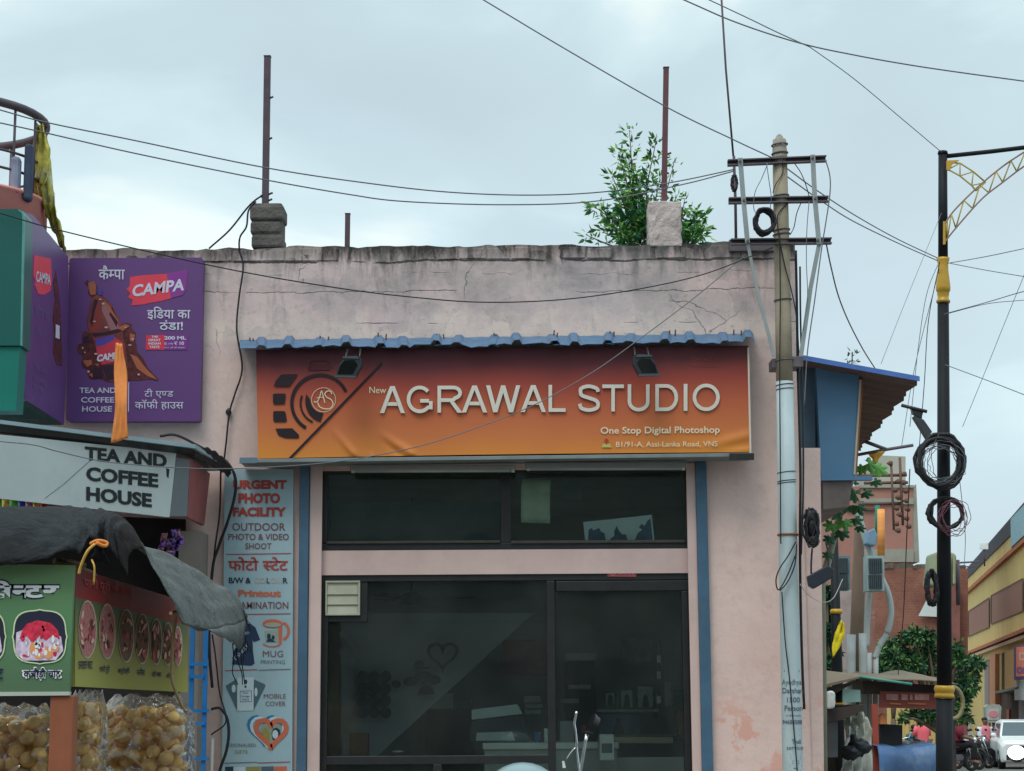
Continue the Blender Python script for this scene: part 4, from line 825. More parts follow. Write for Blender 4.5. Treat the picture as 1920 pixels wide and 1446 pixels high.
for pl in ([(612, 560), (640, 585), (790, 560), (830, 545), (800, 530), (700, 555)], [(690, 780), (860, 760), (858, 860), (725, 880)], [(640, 330), (665, 335), (640, 420), (625, 520), (610, 480)], [(625, 800), (690, 790), (700, 850), (640, 865)], [(560, 590), (600, 575), (610, 620), (570, 625)], [(760, 380), (800, 470), (790, 520), (740, 430)]): mb.flatpoly(CS, [c2(*q) for q in pl], .0056)
mb.build('bottle_picture', COLD, cp)
mb = MB()
for pl in ([(700, 330), (745, 380), (800, 470), (812, 500), (790, 470), (735, 400)], [(880, 560), (915, 570), (905, 620), (880, 610)], [(560, 745), (620, 740), (625, 770), (590, 790)], [(880, 700), (930, 720), (990, 800), (1070, 878), (1000, 850), (930, 800)], [(600, 225), (650, 240), (645, 300), (612, 300)], [(640, 770), (670, 765), (665, 785)], [(600, 840), (625, 830), (628, 862)], [(800, 520), (850, 498), (880, 510), (830, 545)]): mb.flatpoly(CS, [c2(*q) for q in pl], .0062)
mb.build('splash_picture', COLH, cp)
mb = MB()
for pl in ([(648, 600), (770, 575), (780, 590), (830, 620), (838, 660), (845, 740), (690, 775), (655, 690)],): mb.flatpoly(CS, [c2(*q) for q in pl], .0068)
mb.build('bottle_label', flat('label_red', ph(172, 52, 70, 1.3)), cp)
mb = MB(); mb.flatpoly(CS, [c2(*q) for q in [(645, 600), (770, 572), (778, 600), (700, 640), (655, 650)]], .0074); mb.flatpoly(CS, [c2(*q) for q in [(655, 262), (695, 262), (690, 300), (664, 300)]], .0074); mb.build('bottle_label', flat('label_blue', ph(72, 62, 140, 1.3)), cp)
texts(CS, cp, [(CWH, [bt('CAMPA', 181, 232, 679, 13, bold=.05, shear=.1, slope=-.16), bt('COLA', 204, 222, 678, 4, slope=-.15)])], 'lettering', .008)
mb = MB()
for q in [(640, 480), (700, 360), (720, 520), (600, 820), (880, 640), (900, 600), (940, 840), (560, 660), (575, 690), (850, 520), (680, 330), (650, 700)]:
    mb.flatpoly(CS, [c2(*a) for a in ell(q[0], q[1], random.uniform(5, 14), random.uniform(4, 9), 7)], .0082)
mb.build('splash_picture', flat('cola_gleam', ph(176, 140, 140, 1.3)), cp)
# ================================================================ SIDE PANEL, TEAL BOX, ROUND BALCONY (left edge)
YN, YF_ = 12.98, 14.18
xs_ = P(125, 640, YF_).x; SPL = Plane((xs_, 0, 0), (1, 0, 0))
sd = thing('side_panel', 'narrow purple advertisement panel turned sideways between teal box and wall sign', 'sign')
mb = MB(); mb.prism(SPL, [(46, 398), (62, 403), (128, 482), (127, 640), (120, 797), (108, 788), (46, 748)], 0, -.06); mb.build('panel', PUR, sd)
mb = MB(); mb.prism(SPL, [c2(*q) for q in [(232, 30), (345, 55), (352, 190), (345, 270), (300, 300), (260, 295), (236, 235), (240, 210), (226, 165)]], .003); mb.build('logo_patch', bpy.data.materials['logo_red'], sd)
mb = MB(); mb.prism(SPL, [c2(*q) for q in [(380, 130), (402, 300), (412, 440), (425, 780), (385, 775), (360, 690), (368, 560), (360, 440), (374, 330), (362, 210)]], .003); mb.build('bottle_picture', COLA, sd)
mb = MB(); mb.prism(SPL, [c2(*q) for q in [(380, 500), (404, 510), (404, 600), (378, 590)]], .0045); mb.build('bottle_picture', CWH, sd)
texts(SPL, sd, [(CWH, [bt('CAMPA', 68, 95, 528, 20, bold=.02, slope=.25)]), (flat('sign_faded_print', ph(104, 82, 122, 1.4)), [bt('इिडया का', 66, 92, 590, 22, box=1, slope=.5), bt('ठंडा!', 68, 84, 625, 14, box=1, slope=.5), bt('TEA AND', 64, 90, 690, 9, slope=.55), bt('COFFEE', 63, 88, 712, 9, slope=.55), bt('HOUSE', 64, 80, 728, 9, slope=.5)])], 'lettering', .0055)
TEAL = pm('teal_sheet', ph(8, 80, 74, 1.2), .35, .1, 1.2, .05, 0, .45)
te = thing('teal_box', 'deep teal metal signbox cut by the left edge of the photo', 'signbox')
mb = MB(); Yt = 12.32
mb.prism(YP(Yt), [(-120, 392), (34, 392), (43, 396), (46, 404), (41, 648), (-120, 648)], 0, -.22); mb.build('upper_panel', TEAL, te)
mb = MB(); mb.prism(YP(Yt + .02), [(-120, 650), (37, 650), (30, 770), (-120, 770)], 0, -.18); mb.build('lower_panel', pm('teal_lower', ph(16, 92, 82, 1.6), .4, .1, 1.2, .05), te)
mb = MB(); mb.prism(YP(Yt - .004), [(34, 392.5), (43, 396.5), (46, 404), (41, 648), (38, 648), (42, 405), (40, 399), (34, 395)], .0, -.02); mb.build('edge_trim', pm('teal_edge', ph(70, 130, 122, 1.4), .4), te)
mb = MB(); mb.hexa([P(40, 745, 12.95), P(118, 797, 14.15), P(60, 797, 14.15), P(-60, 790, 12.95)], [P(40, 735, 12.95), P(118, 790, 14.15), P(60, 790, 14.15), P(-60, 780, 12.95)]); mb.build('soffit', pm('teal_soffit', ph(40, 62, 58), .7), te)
bc = thing('round_balcony', 'round salmon balcony with bent iron railing at the upper left', 'balcony')
zr_ = P(82, 228, 13.8).z; xr_ = P(82, 228, 13.8).x; rr = .66; bx_ = xr_ - rr; by_ = 13.8
ring = lambda r, z, n=40: [(bx_ + r * math.cos(2 * math.pi * i / n), by_ + r * math.sin(2 * math.pi * i / n), z) for i in range(n + 1)]
RAIL = pm('dark_rail', ph(70, 62, 68), .55, .2, 9, .1)
mb = MB(); mb.tube(ring(rr, zr_), .032, 10, False); mb.build('top_rail', RAIL, bc)
zw_ = P(60, 352, 13.4).z
mb = MB(); mb.tube(ring(rr, zw_ + .14), .010, 6, False); mb.tube(ring(rr, zw_ + .27), .010, 6, False); mb.build('mid_rail', RAIL, bc)
for k in range(18):
    a = 2 * math.pi * k / 18 + .1
    mb = MB(); mb.tube([(bx_ + rr * math.cos(a), by_ + rr * math.sin(a), zw_ - .02), (bx_ + rr * math.cos(a), by_ + rr * math.sin(a), zr_)], .017 if k % 3 == 0 else .010, 6); mb.build('baluster', RAIL, bc)
mb = MB(); mb.lathe([(rr + .03, zw_ - .75), (rr + .03, zw_ - .03), (rr + .05, zw_ - .02), (rr + .05, zw_)], (bx_, by_, 0), 48); mb.lathe([(.36, 0), (.36, zw_ - .76)], (bx_, by_ + .05, 0), 24); mb.build('wall', pm('salmon_plaster', ph(190, 126, 116, 1.5), .8, .08, 2, .08, dirt=.3, dirtcol=ph(150, 100, 92)), bc)
simple('cloth_bundle', 'grey cloth standing behind the railing of the round balcony', 'cloth', [(16, 291, 35, 362)], 13.4, .1, pm('cloth_grey', ph(118, 122, 140), .9, .25, 6, .2), None, .03)
simple('cloth_bundle', 'dark blue cloth behind the railing next to the yellow tarpaulin', 'cloth', [(43, 268, 58, 375)], 13.45, .1, pm('cloth_dark', ph(58, 66, 84), .9, .3, 6, .2), None, .025)
def loft(Ls, Rs, n=10, m=8, wrink=.02, sd_=3):
    a, b = spline(Ls, n), spline(Rs, n); rows = []
    for i, (p, q) in enumerate(zip(a, b)):
        rows.append([p.lerp(q, j / m) + Vector((0, -wrink * math.sin(j * 2.1 + i * .31 + sd_) - wrink * .6 * math.sin(j * 4.3 - i * .57), wrink * .4 * math.sin(i * 1.3 + j))) for j in range(m + 1)])
    return rows
mb = MB(); Yq = 13.72
mb.grid(loft([P(64, 232, Yq), P(61, 285, Yq), P(60, 330, Yq), P(62, 365, Yq + .1)], [P(82, 236, Yq), P(92, 282, Yq - .05), P(90, 330, Yq - .05), P(78, 372, Yq)], 10, 8, .03))
mb.grid(loft([P(66, 330, Yq), P(74, 370, Yq), P(92, 415, Yq + .1), P(116, 470, Yq + .4)], [P(92, 296, Yq), P(101, 365, Yq), P(112, 418, Yq + .1), P(124, 470, Yq + .4)], 10, 7, .035, 1))
m_ = pm('yellow_patterned_cloth', ph(158, 150, 70), .85, .45, 11, .2, dirt=.9, dirtcol=ph(176, 178, 160), dscale=5)
tag(mb.build('hanging_cloth', m_, None, solid=.004), 'yellow patterned cloth tied to the balcony rail and hanging down over the wall', 'cloth')
# ================================================================ TEA STALL
TA, TB, TC = P(318, 970, 13.3), P(0, 935, 12.15), P(331, 845, 13.3)
TS = plane3(TA, TB, TC)
tea = thing('tea_stall', 'tea and coffee stall with white signboard and dark sheet roof by the pink wall', 'stall')
SGW = pm('stall_sign_white', ph(164, 172, 172, 1.5), .45, .07, 2, .04, dirt=.45, dirtcol=ph(132, 138, 136), dscale=1.6)
mb = MB(); mb.prism(TS, [(-90, 925), (318, 970), (331, 848), (-90, 806)], 0, -.03); so_ = mb.build('signboard', SGW, tea)
INK = flat('sign_black', ph(34, 40, 42), .5)
texts(TS, so_, [(INK, [bt('TEA AND', 159.5, 313, 862, 25, bold=.042, slope=.1), bt('COFFEE', 162, 297, 901, 26, bold=.042, slope=.1), bt('HOUSE', 162, 285, 938.5, 26, bold=.042, slope=.108)])], 'lettering', .004)
mb = MB(); line(mb, TS, [(84, 935), (120, 908), (160, 872), (172, 862)], .8, .003); mb.build('scratch_mark', INK, so_); mb = MB(); mb.prism(TS, [(312, 878), (318, 880), (316, 897), (313, 893)], .003); mb.build('scratch_mark', INK, so_)
mb = MB(); g0 = [P(331, 858, 13.3), P(356, 862, 13.42), P(351, 968, 13.42), P(318.5, 968, 13.3)]; mb.hexa(g0, [v_ + Vector((-.02, .05, 0)) for v_ in g0]); mb.build('end_panel', pm('end_grey', ph(98, 106, 110), .5, .08, 4, .04), tea)
mb = MB(); g0 = [P(356.5, 862, 13.425), P(394, 888, 14.3), P(383, 985, 14.3), P(351.5, 969, 13.425)]; mb.hexa(g0, [v_ + Vector((-.03, .03, 0)) for v_ in g0]); mb.build('end_panel', pm('end_red', ph(136, 78, 78), .55, .15, 4, .05, dirt=.4, dirtcol=ph(120, 90, 90)), tea)
mb = MB(); r0, r1 = P(-90, 776, 11.85), P(366, 833, 13.25); t0, t1 = P(-90, 783, 11.85), P(366, 840.5, 13.25)
mb.hexa([t0, t1, r1, r0], [t0 + Vector((-.7, 2.4, -.1)), Vector((t1.x + .1, 14.3, t1.z - .03)), Vector((r1.x + .1, 14.3, r1.z - .03)), r0 + Vector((-.7, 2.4, -.1))]); mb.build('roof_sheet', pm('pale_blue_tin', ph(128, 148, 156), .5, .1, 4, .06), tea)
mb = MB(); u0, u1 = P(-90, 802, 11.9), P(334, 850, 13.29); a0, a1 = t0 + Vector((0, .02, -.003)), P(362, 840.5, 13.27) + Vector((0, 0, -.003))
mb.hexa([u0, u1, a1, a0], [u0 + Vector((-.3, 1.2, 0)), Vector((u1.x + .05, 14.25, u1.z)), Vector((a1.x + .05, 14.25, a1.z - .03)), a0 + Vector((-.3, 1.2, -.02))]); mb.build('roof_beam', DARK, tea)
mb = MB(); mb.grid(loft([P(366, 834, 13.3), P(395, 842, 13.6), P(418, 858, 13.9), P(436, 880, 14.2)], [P(362, 856, 13.4), P(384, 868, 13.7), P(408, 880, 14.0), P(428, 893, 14.25)], 8, 6, .018)); mb.build('torn_flap', pm('torn_black_sheet', ph(44, 42, 44), .55, .3, 9, .2), tea, solid=.006)
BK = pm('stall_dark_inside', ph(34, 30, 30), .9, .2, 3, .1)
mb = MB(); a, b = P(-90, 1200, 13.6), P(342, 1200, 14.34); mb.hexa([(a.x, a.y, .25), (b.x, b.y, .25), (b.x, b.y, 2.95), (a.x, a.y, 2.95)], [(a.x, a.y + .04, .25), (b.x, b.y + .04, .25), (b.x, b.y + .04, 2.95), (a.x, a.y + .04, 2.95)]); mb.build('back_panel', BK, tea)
mb = MB(); a = P(336, 990, 14.0); mb.box(a.x, a.x + .16, 14.0, 14.33, .25, P(336, 996, 14.0).z); mb.build('side_cupboard', pm('stall_grey_board', ph(120, 112, 106), .85, .1, 4, .1, dirt=.5), tea)
SAC = [pm('sachet_' + n_, ph(*c_), .2, .4, 40, .2, .2, .5) for n_, c_ in (('violet', (112, 82, 160)), ('plum', (78, 52, 104)), ('pink', (150, 96, 110)), ('green', (70, 150, 50)), ('crimson', (180, 40, 50)), ('blue', (40, 60, 150)), ('yellow', (200, 160, 50)))]
hp_ = thing('sachet_bunch', 'bunch of shiny violet sachets hanging in the dark stall opening', 'packets')
for i in range(13):
    mb = MB(); cx_ = 318 + random.uniform(-20, 20); cy_ = 1000 + random.uniform(-8, 38); wd = random.uniform(5, 8); hh = random.uniform(16, 26); dx = random.uniform(-3, 3)
    mb.grid([[P(cx_ - wd + 2 * wd * k / 2 + dx * j, cy_ - hh / 2 + hh * j / 3, 13.5 + random.uniform(-.06, .06) - (.015 if k == 1 else 0)) for k in range(3)] for j in range(4)]); mb.build('sachet', SAC[random.choice((0, 0, 1, 1, 1, 2))], hp_, solid=.004)
pk = thing('packet_row', 'row of bright snack packets hung under the stall signboard', 'packets')
x_ = -30
for i, k in enumerate((4, 3, 6, 3, 5, 2, 6, 4, 1, 4, 6, 4, 2)):
    wd = random.uniform(9, 17); y_ = 931 + (x_ + 30) * .11
    mb = MB(); mb.grid([[P(x_ + wd * a / 3, y_ + 34 * b / 3, 12.35 + .0035 * x_ - (.02 if 0 < a < 3 and 0 < b < 3 else 0)) for a in range(4)] for b in range(4)]); mb.build('packet', SAC[k], pk, solid=.004); x_ += wd + .8
fl = MB(); fl.grid(loft([P(217, 643, 12.66), P(214, 700, 12.66), P(216, 760, 12.64), P(208, 832, 12.66)], [P(229, 645, 12.66), P(238, 705, 12.66), P(238, 765, 12.63), P(240, 822, 12.66)], 10, 8, .006))
tag(fl.build('pennant', pm('orange_cloth', ph(214, 132, 72, 1.3), .8, .12, 7, .15, dirt=.35, dirtcol=ph(130, 110, 50), dscale=6), None, solid=.003), 'limp orange cloth pennant hanging over the purple sign and stall roof', 'flag')
# ================================================================ SNACK CART with bags of puris
CF = 8.1; FS = YP(CF)
cart = thing('snack_cart', 'street snack cart with green pictured boards under a black tarpaulin', 'cart')
def grad_mat(name, stops, z0_, z1_, xa=None, xb=None, xw=0):
    m = bpy.data.materials.new(name); m.use_nodes = True; t = m.node_tree; n = t.nodes; l = t.links; b = n['Principled BSDF']; b.inputs['Roughness'].default_value = .4
    g = n.new('ShaderNodeNewGeometry'); s = n.new('ShaderNodeSeparateXYZ'); l.new(g.outputs['Position'], s.inputs[0])
    q = n.new('ShaderNodeMapRange'); q.inputs[1].default_value = z0_; q.inputs[2].default_value = z1_; l.new(s.outputs['Z'], q.inputs[0])
    cr = n.new('ShaderNodeValToRGB'); e = cr.color_ramp.elements; e[0].position = stops[0][0]; e[0].color = (*stops[0][1], 1); e[1].position = stops[-1][0]; e[1].color = (*stops[-1][1], 1)
    for p, c in stops[1:-1]: x_ = e.new(p); x_.color = (*c, 1)
    l.new(q.outputs[0], cr.inputs[0]); l.new(cr.outputs[0], b.inputs['Base Color']); return m
KC = 1.6
fm = grad_mat('green_board_print', [(0, ph(94, 124, 84, KC)), (.45, ph(74, 112, 78, KC)), (1, ph(68, 88, 66, KC))], zp(1062, CF), zp(1303, CF))
mb = MB(); mb.prism(FS, [(-110, 1056), (139, 1060), (130, 1297), (-110, 1300)], 0, -.03); fb = mb.build('front_board', fm, cart)
mb = MB(); mb.prism(FS, [(-110, 1298), (130, 1297), (129.5, 1304), (-110, 1306)], .006, -.03); mb.build('board_trim', pm('board_trim_white', ph(150, 156, 146, KC), .5), cart)
WH2 = flat('cart_print_white', ph(206, 206, 214, KC)); NV2 = flat('cart_print_navy', ph(26, 30, 60, KC))
SEN = 'से|न~|ट|र'
texts(FS, fb, [(NV2, [bt(SEN, -29, 113.5, 1125, 39, box=1, bold=.09)])], 'lettering', .003)
texts(FS, fb, [(WH2, [bt(SEN, -25, 111, 1122, 33, box=1, bold=.04), bt('कचौड़ी चाट', 41, 116.5, 1276.5, 26, box=1, bold=.055)])], 'lettering', .0045)
texts(FS, fb, [(NV2, [bt('कचौड़ी चाट', 44, 113.5, 1274, 21.5, box=1, bold=.02), bt('चाट', -24, 6, 1274, 20, box=1, bold=.02)])], 'lettering', .006)
def ornate(cx, cy, w_, h_, n=48):
    out = []
    for i in range(n):
        a = 2 * math.pi * i / n; c, s = math.cos(a), math.sin(a); k = (abs(c) ** 3.4 + abs(s) ** 3.4) ** (-1 / 3.4)
        k *= 1 + .045 * max(0, 1 - abs(((a / (math.pi / 2)) % 1) - 0) * 9) + .045 * max(0, 1 - abs(((a / (math.pi / 2)) % 1) - 1) * 9)
        out.append((cx + w_ / 2 * c * k, cy - h_ / 2 * s * k))
    return out
REDF = pm('dish_red', ph(186, 44, 66, KC), .4, .5, 60, 0); DISH = pm('dish_pale', ph(176, 160, 180, KC), .4, .4, 45, 0); DKF = flat('dish_dark', ph(34, 36, 52, KC)); ORF = flat('dish_orange', ph(210, 130, 80, KC))
def dish(cx, cy, k=1.0):
    mb = MB(); mb.flatpoly(FS, ornate(cx, cy, 100 * k, 100 * k), .004); mb.build('picture_frame', flat('frame_cream', ph(176, 190, 150, KC)), fb)
    mb = MB(); mb.flatpoly(FS, ornate(cx, cy, 95 * k, 95 * k), .005); mb.build('dish_picture', DKF, fb)
    mb = MB(); mb.flatpoly(FS, [(cx - 46, cy + 30), (cx - 44, cy - 8), (cx - 28, cy - 14), (cx + 20, cy - 10), (cx + 40, cy), (cx + 44, cy + 26), (cx + 30, cy + 44), (cx - 30, cy + 45)], .006); mb.build('dish_picture', DISH, fb)
    mb = MB(); mb.flatpoly(FS, [(cx - 38, cy + 4), (cx - 32, cy - 14), (cx - 24, cy - 24), (cx - 4, cy - 31), (cx + 20, cy - 26), (cx + 34, cy - 12), (cx + 38, cy + 4), (cx + 22, cy - 2), (cx + 12, cy + 8), (cx, cy - 2), (cx - 14, cy + 12), (cx - 24, cy - 1)], .007)
    for _ in range(22): a, b = cx + random.uniform(-36, 36), cy + random.uniform(-20, 40); mb.flatpoly(FS, ell(a, b, random.uniform(2, 5), random.uniform(2, 6), 6), .0074)
    mb.build('dish_picture', REDF, fb)
    mb = MB()
    for a, b, c, d_ in ((-12, 22, 7, 12), (16, 30, 9, 12), (30, 20, 6, 9), (-2, 36, 8, 6)): mb.flatpoly(FS, ell(cx + a, cy + b, c, d_, 9), .008)
    mb.build('dish_picture', ORF, fb)
    mb = MB()
    for _ in range(16): a, b = cx + random.uniform(-32, 36), cy + random.uniform(0, 38); mb.flatpoly(FS, ell(a, b, random.uniform(1.5, 4), random.uniform(3, 8), 6), .0088)
    mb.build('dish_picture', WH2, fb)
dish(74.5, 1194); dish(-40, 1194)
XS = P(141, 1180, CF + .12).x; YS2 = -XS * 3600 / 612; SS = Plane((XS, 0, 0), (1, 0, 0))
sm_ = grad_mat('side_board_print', [(0, ph(140, 138, 66, KC)), (.35, ph(122, 118, 62, KC)), (.74, ph(74, 88, 58, KC)), (.76, ph(128, 34, 36, KC)), (1, ph(96, 30, 32, KC))], P(141, 1287, CF + .12).z, P(141, 1066, CF + .12).z)
mb = MB(); mb.prism(SS, [(141, 1064), (352, 1130), (352, 1298), (141, 1287)], 0, -.03); sb_ = mb.build('side_board', sm_, cart)
PKP = pm('snack_pink', ph(150, 96, 92, KC), .5, .4, 50, 0); BRP = pm('snack_brown', ph(96, 70, 52, KC), .5, .4, 50, 0); CRM = flat('snack_cream', ph(170, 160, 140, KC))
SN1 = flat('snack_pale', ph(190, 150, 130, KC)); SN2 = flat('snack_dark', ph(84, 48, 40, KC)); SN3 = flat('snack_rose', ph(160, 74, 78, KC))
ov = [(600, 475, 58, 192, PKP), (735, 490, 52, 184, PKP), (865, 520, 50, 176, BRP), (975, 540, 44, 166, BRP), (1070, 560, 38, 152, BRP), (1150, 575, 32, 140, BRP), (1218, 590, 26, 130, PKP)]
c4 = lambda x, y: (x / 3.652, 1050 + y / 3.652)
for x_, y_, a, b, m_ in ov:
    MB().flatpoly(SS, [c4(*q) for q in ell(x_, y_, a + 5, b + 8, 20)], .003).build('picture_frame', CRM, sb_)
    MB().flatpoly(SS, [c4(*q) for q in ell(x_, y_, a, b, 20)], .0042).build('snack_picture', m_, sb_)
    mb = MB()
    for k_ in range(16):
        th = random.uniform(0, 6.28); rr_ = random.random() ** .5 * .8; ex, ey = x_ + a * rr_ * math.cos(th), y_ + b * rr_ * math.sin(th); tl = random.uniform(-.5, .5)
        mb.flatpoly(SS, [c4(ex + (u_ - ex) * math.cos(tl) - (w_ - ey) * math.sin(tl), ey + (u_ - ex) * math.sin(tl) + (w_ - ey) * math.cos(tl)) for u_, w_ in ell(ex, ey, random.uniform(4, 10), random.uniform(12, 34), 8)], .0048 + .0003 * k_, k_ % 3)
    mb.build('snack_filling', [SN1, SN2, SN3], sb_)
texts(SS, sb_, [(NV2, [bt('टमाटर चाट', 148, 174, 1255, 15, box=1, bold=.02), bt('पानी पूरी', 188, 206, 1264, 17, box=1, bold=.02), bt('आलू िटक्की', 222, 243, 1266, 15, box=1, bold=.02), bt('समोसा', 258, 272, 1267, 15, box=1, bold=.02), bt('दही बड़ा', 285, 303, 1271, 13, box=1, bold=.02), bt('छोला', 313, 324, 1273, 12, box=1, bold=.02)]), (flat('band_faint', ph(150, 64, 62, KC)), [bt('पानी पूरी के लिए', 158, 250, 1105, 26, box=1, bold=.02, slope=.22)])], 'lettering', .0045)
ORW = pm('cart_orange_paint', ph(132, 78, 54, 1.25), .6, .12, 5, .1, dirt=.3, dirtcol=ph(100, 60, 44))
mb = MB(); mb.pbox(86, 1304, 131, 1800, CF + .005, .09); mb.build('corner_post', ORW, cart, bevel=.006)
xl_ = P(-110, 1200, CF).x
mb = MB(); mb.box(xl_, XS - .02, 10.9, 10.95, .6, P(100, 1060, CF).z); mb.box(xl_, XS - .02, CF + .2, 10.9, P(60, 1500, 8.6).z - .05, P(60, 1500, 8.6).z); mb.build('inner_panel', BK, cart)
mb = MB(); mb.box(xl_, XS - .02, CF + .15, 10.9, .55, P(60, 1500, 8.6).z - .06); mb.build('cart_body', ORW, cart)
for x_, y_ in ((xl_ + .1, CF + .3), (XS - .1, CF + .3), (xl_ + .1, 10.7), (XS - .1, 10.7)):
    mb = MB(); mb.lathe([(.26, -.03), (.28, -.02), (.28, .02), (.26, .03)], (0, 0, 0), 20)
    for v_ in mb.bm.verts: v_.co = Vector((x_ + v_.co.z, y_ + v_.co.x, .285 + v_.co.y))
    mb.build('wheel', DARK, cart)
FILM = bpy.data.materials.new('clear_plastic'); FILM.use_nodes = True
t = FILM.node_tree; n = t.nodes; l = t.links; n.remove(n['Principled BSDF'])
tr = n.new('ShaderNodeBsdfTransparent'); tr.inputs[0].default_value = (.985, .985, .98, 1); gl = n.new('ShaderNodeBsdfGlossy'); gl.inputs['Roughness'].default_value = .12
vv = n.new('ShaderNodeTexVoronoi'); vv.feature = 'DISTANCE_TO_EDGE'; vv.inputs['Scale'].default_value = 4.5; tcx = n.new('ShaderNodeTexCoord'); mpp = n.new('ShaderNodeMapping'); mpp.inputs['Scale'].default_value = (.7, .7, 2.2); l.new(tcx.outputs['Object'], mpp.inputs[0])
nz = n.new('ShaderNodeTexNoise'); nz.inputs['Scale'].default_value = 5; l.new(tcx.outputs['Object'], nz.inputs['Vector']); ad = n.new('ShaderNodeVectorMath'); ad.operation = 'MULTIPLY_ADD'; l.new(nz.outputs['Color'], ad.inputs[0]); ad.inputs[1].default_value = (.5, .5, .5); l.new(mpp.outputs[0], ad.inputs[2]); l.new(ad.outputs[0], vv.inputs['Vector'])
bn = n.new('ShaderNodeBump'); bn.inputs['Strength'].default_value = 1; bn.inputs['Distance'].default_value = .05; l.new(vv.outputs['Distance'], bn.inputs['Height']); l.new(bn.outputs[0], gl.inputs['Normal'])
lw = n.new('ShaderNodeFresnel'); lw.inputs[0].default_value = 1.6; l.new(bn.outputs[0], lw.inputs['Normal'])
sc_ = n.new('ShaderNodeMath'); sc_.operation = 'MULTIPLY_ADD'; l.new(lw.outputs[0], sc_.inputs[0]); sc_.inputs[1].default_value = .7; sc_.inputs[2].default_value = .03
mi = n.new('ShaderNodeMixShader'); l.new(sc_.outputs[0], mi.inputs[0]); l.new(tr.outputs[0], mi.inputs[1]); l.new(gl.outputs[0], mi.inputs[2]); dfu = n.new('ShaderNodeBsdfTranslucent'); dfu.inputs[0].default_value = (.9, .88, .84, 1); m5 = n.new('ShaderNodeMixShader'); m5.inputs[0].default_value = .11; l.new(mi.outputs[0], m5.inputs[1]); l.new(dfu.outputs[0], m5.inputs[2]); l.new(m5.outputs[0], n['Material Output'].inputs[0])
PUR_ = pm('fried_puri', ph(202, 148, 90, 1.7), .5, .28, 16, .12, 0, .4, dirt=.5, dirtcol=ph(160, 108, 52, 1.6), dscale=14)
pme = None
def bag(label, px0, px1, pyt, Y, dep, n_, rad=.035):
    global pme
    bg_ = thing('puri_bag', label, 'bag', 'clear bags of puris on the cart')
    x0, x1 = P(px0, 1390, Y).x, P(px1, 1390, Y).x; zt, zb = P(px0, pyt, Y).z, P(px0, 1500, Y).z
    placed = []; tries = 0
    while len(placed) < n_ and tries < 30000:
        tries += 1
        c_ = Vector((random.uniform(x0 + rad, x1 - rad), Y + random.uniform(rad, min(dep, .24)), random.uniform(zb, zt - rad * 2)))
        edge = abs((c_.x - x0) / (x1 - x0) - .5) * 2
        if c_.z > zt - .05 - edge ** 2 * .05: continue
        if all((c_ - p).length > rad * 1.72 for p in placed): placed.append(c_)
    for c_ in placed:
        if pme is None:
            mb = MB(); mb.ball((0, 0, 0), rad, rad, rad * .86, 14, 9, 0, .03); o = mb.build('puri', PUR_, bg_); pme = o
        else: o = pme.copy(); COL.objects.link(o); o.parent = bg_
        s = random.uniform(.88, 1.15); o.location = c_; o.scale = (s, s, s * random.uniform(.9, 1.05)); o.rotation_euler = (random.uniform(-1, 1), random.uniform(-1, 1), random.uniform(0, 6))
    mb = MB(); rows = []
    for j in range(15):
        v = j / 14; z = zb + (zt - zb) * v; pin = 1 if v < .8 else 1 - (v - .8) * 1.6; row = []
        for k in range(29):
            a = 2 * math.pi * k / 28; c, s = math.cos(a), math.sin(a); q = (abs(c) ** 5 + abs(s) ** 5) ** (-.2); q *= pin * (1 + .035 * math.sin(k * 2.3 + j * 1.1) + .03 * math.sin(k * 5.1 - j * 2.2))
            row.append(((x0 + x1) / 2 + (x1 - x0) / 2 * c * q * 1.04, Y + dep / 2 + dep / 2 * s * q * 1.04, z + .012 * math.sin(k * 1.9 + j)))
        rows.append(row)
    mb.grid(rows); mb.build('plastic_film', FILM, bg_)
bag('clear bag of puris cut by the left edge behind the orange post', -60, 86, 1322, 8.45, .3, 95)
bag('narrow clear bag of puris right beside the orange post', 122, 178, 1296, 8.5, .3, 70)
bag('largest clear bag of puris under the pictured side board', 180, 342, 1304, 9.2, .4, 100)
# black tarpaulin
TRP = pm('black_tarpaulin_shaded', ph(36, 38, 41, .4), .55, .3, 5, .25, 0, .1, dirt=.5, dirtcol=ph(48, 50, 52, .6), dscale=3, bdist=.02, crease=5)  # upright front of the sheet, its shade put into the colour
tp = thing('tarpaulin', 'black plastic tarpaulin thrown over the snack cart and tied with orange string', 'tarpaulin')
mb = MB(); rows = []; NX, NY = 44, 14
top_ = spline([P(-110, 952, 8.9), P(-20, 952, 8.9), P(80, 949, 8.9), P(160, 952, 8.9), P(215, 962, 8.8), P(250, 990, 8.75), P(272, 1032, 8.7)], 8)
bot_ = spline([P(-110, 1066, 8.0), P(-20, 1062, 8.0), P(60, 1052, 8.0), P(130, 1034, 8.0), P(184, 1018, 8.0), P(214, 1040, 8.1), P(240, 1080, 8.3)], 8)
for j in range(NY + 1):
    v = j / NY; row = []
    for i, (a, b) in enumerate(zip(top_, bot_)):
        q = a.lerp(b, v); u = i / (len(top_) - 1)
        dt = abs(u - .645); pl = math.exp(-(dt / .22) ** 2)
        fold = .048 * math.sin((u - .645) * (40 + 40 * (1 - v)) + v * 2.5) * pl * (.3 + v * .8) + .006 * math.sin(i * .7 + j * .5) + .004 * math.sin(i * 1.9 - j * 1.4)
        bulge = math.sin(v * math.pi) * (.10 + .06 * math.sin(u * 9))
        row.append(q + Vector((0, -bulge - fold, bulge * .35 + fold * .4)))
    rows.append(row)
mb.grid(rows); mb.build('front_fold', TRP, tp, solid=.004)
mb = MB(); rows = []
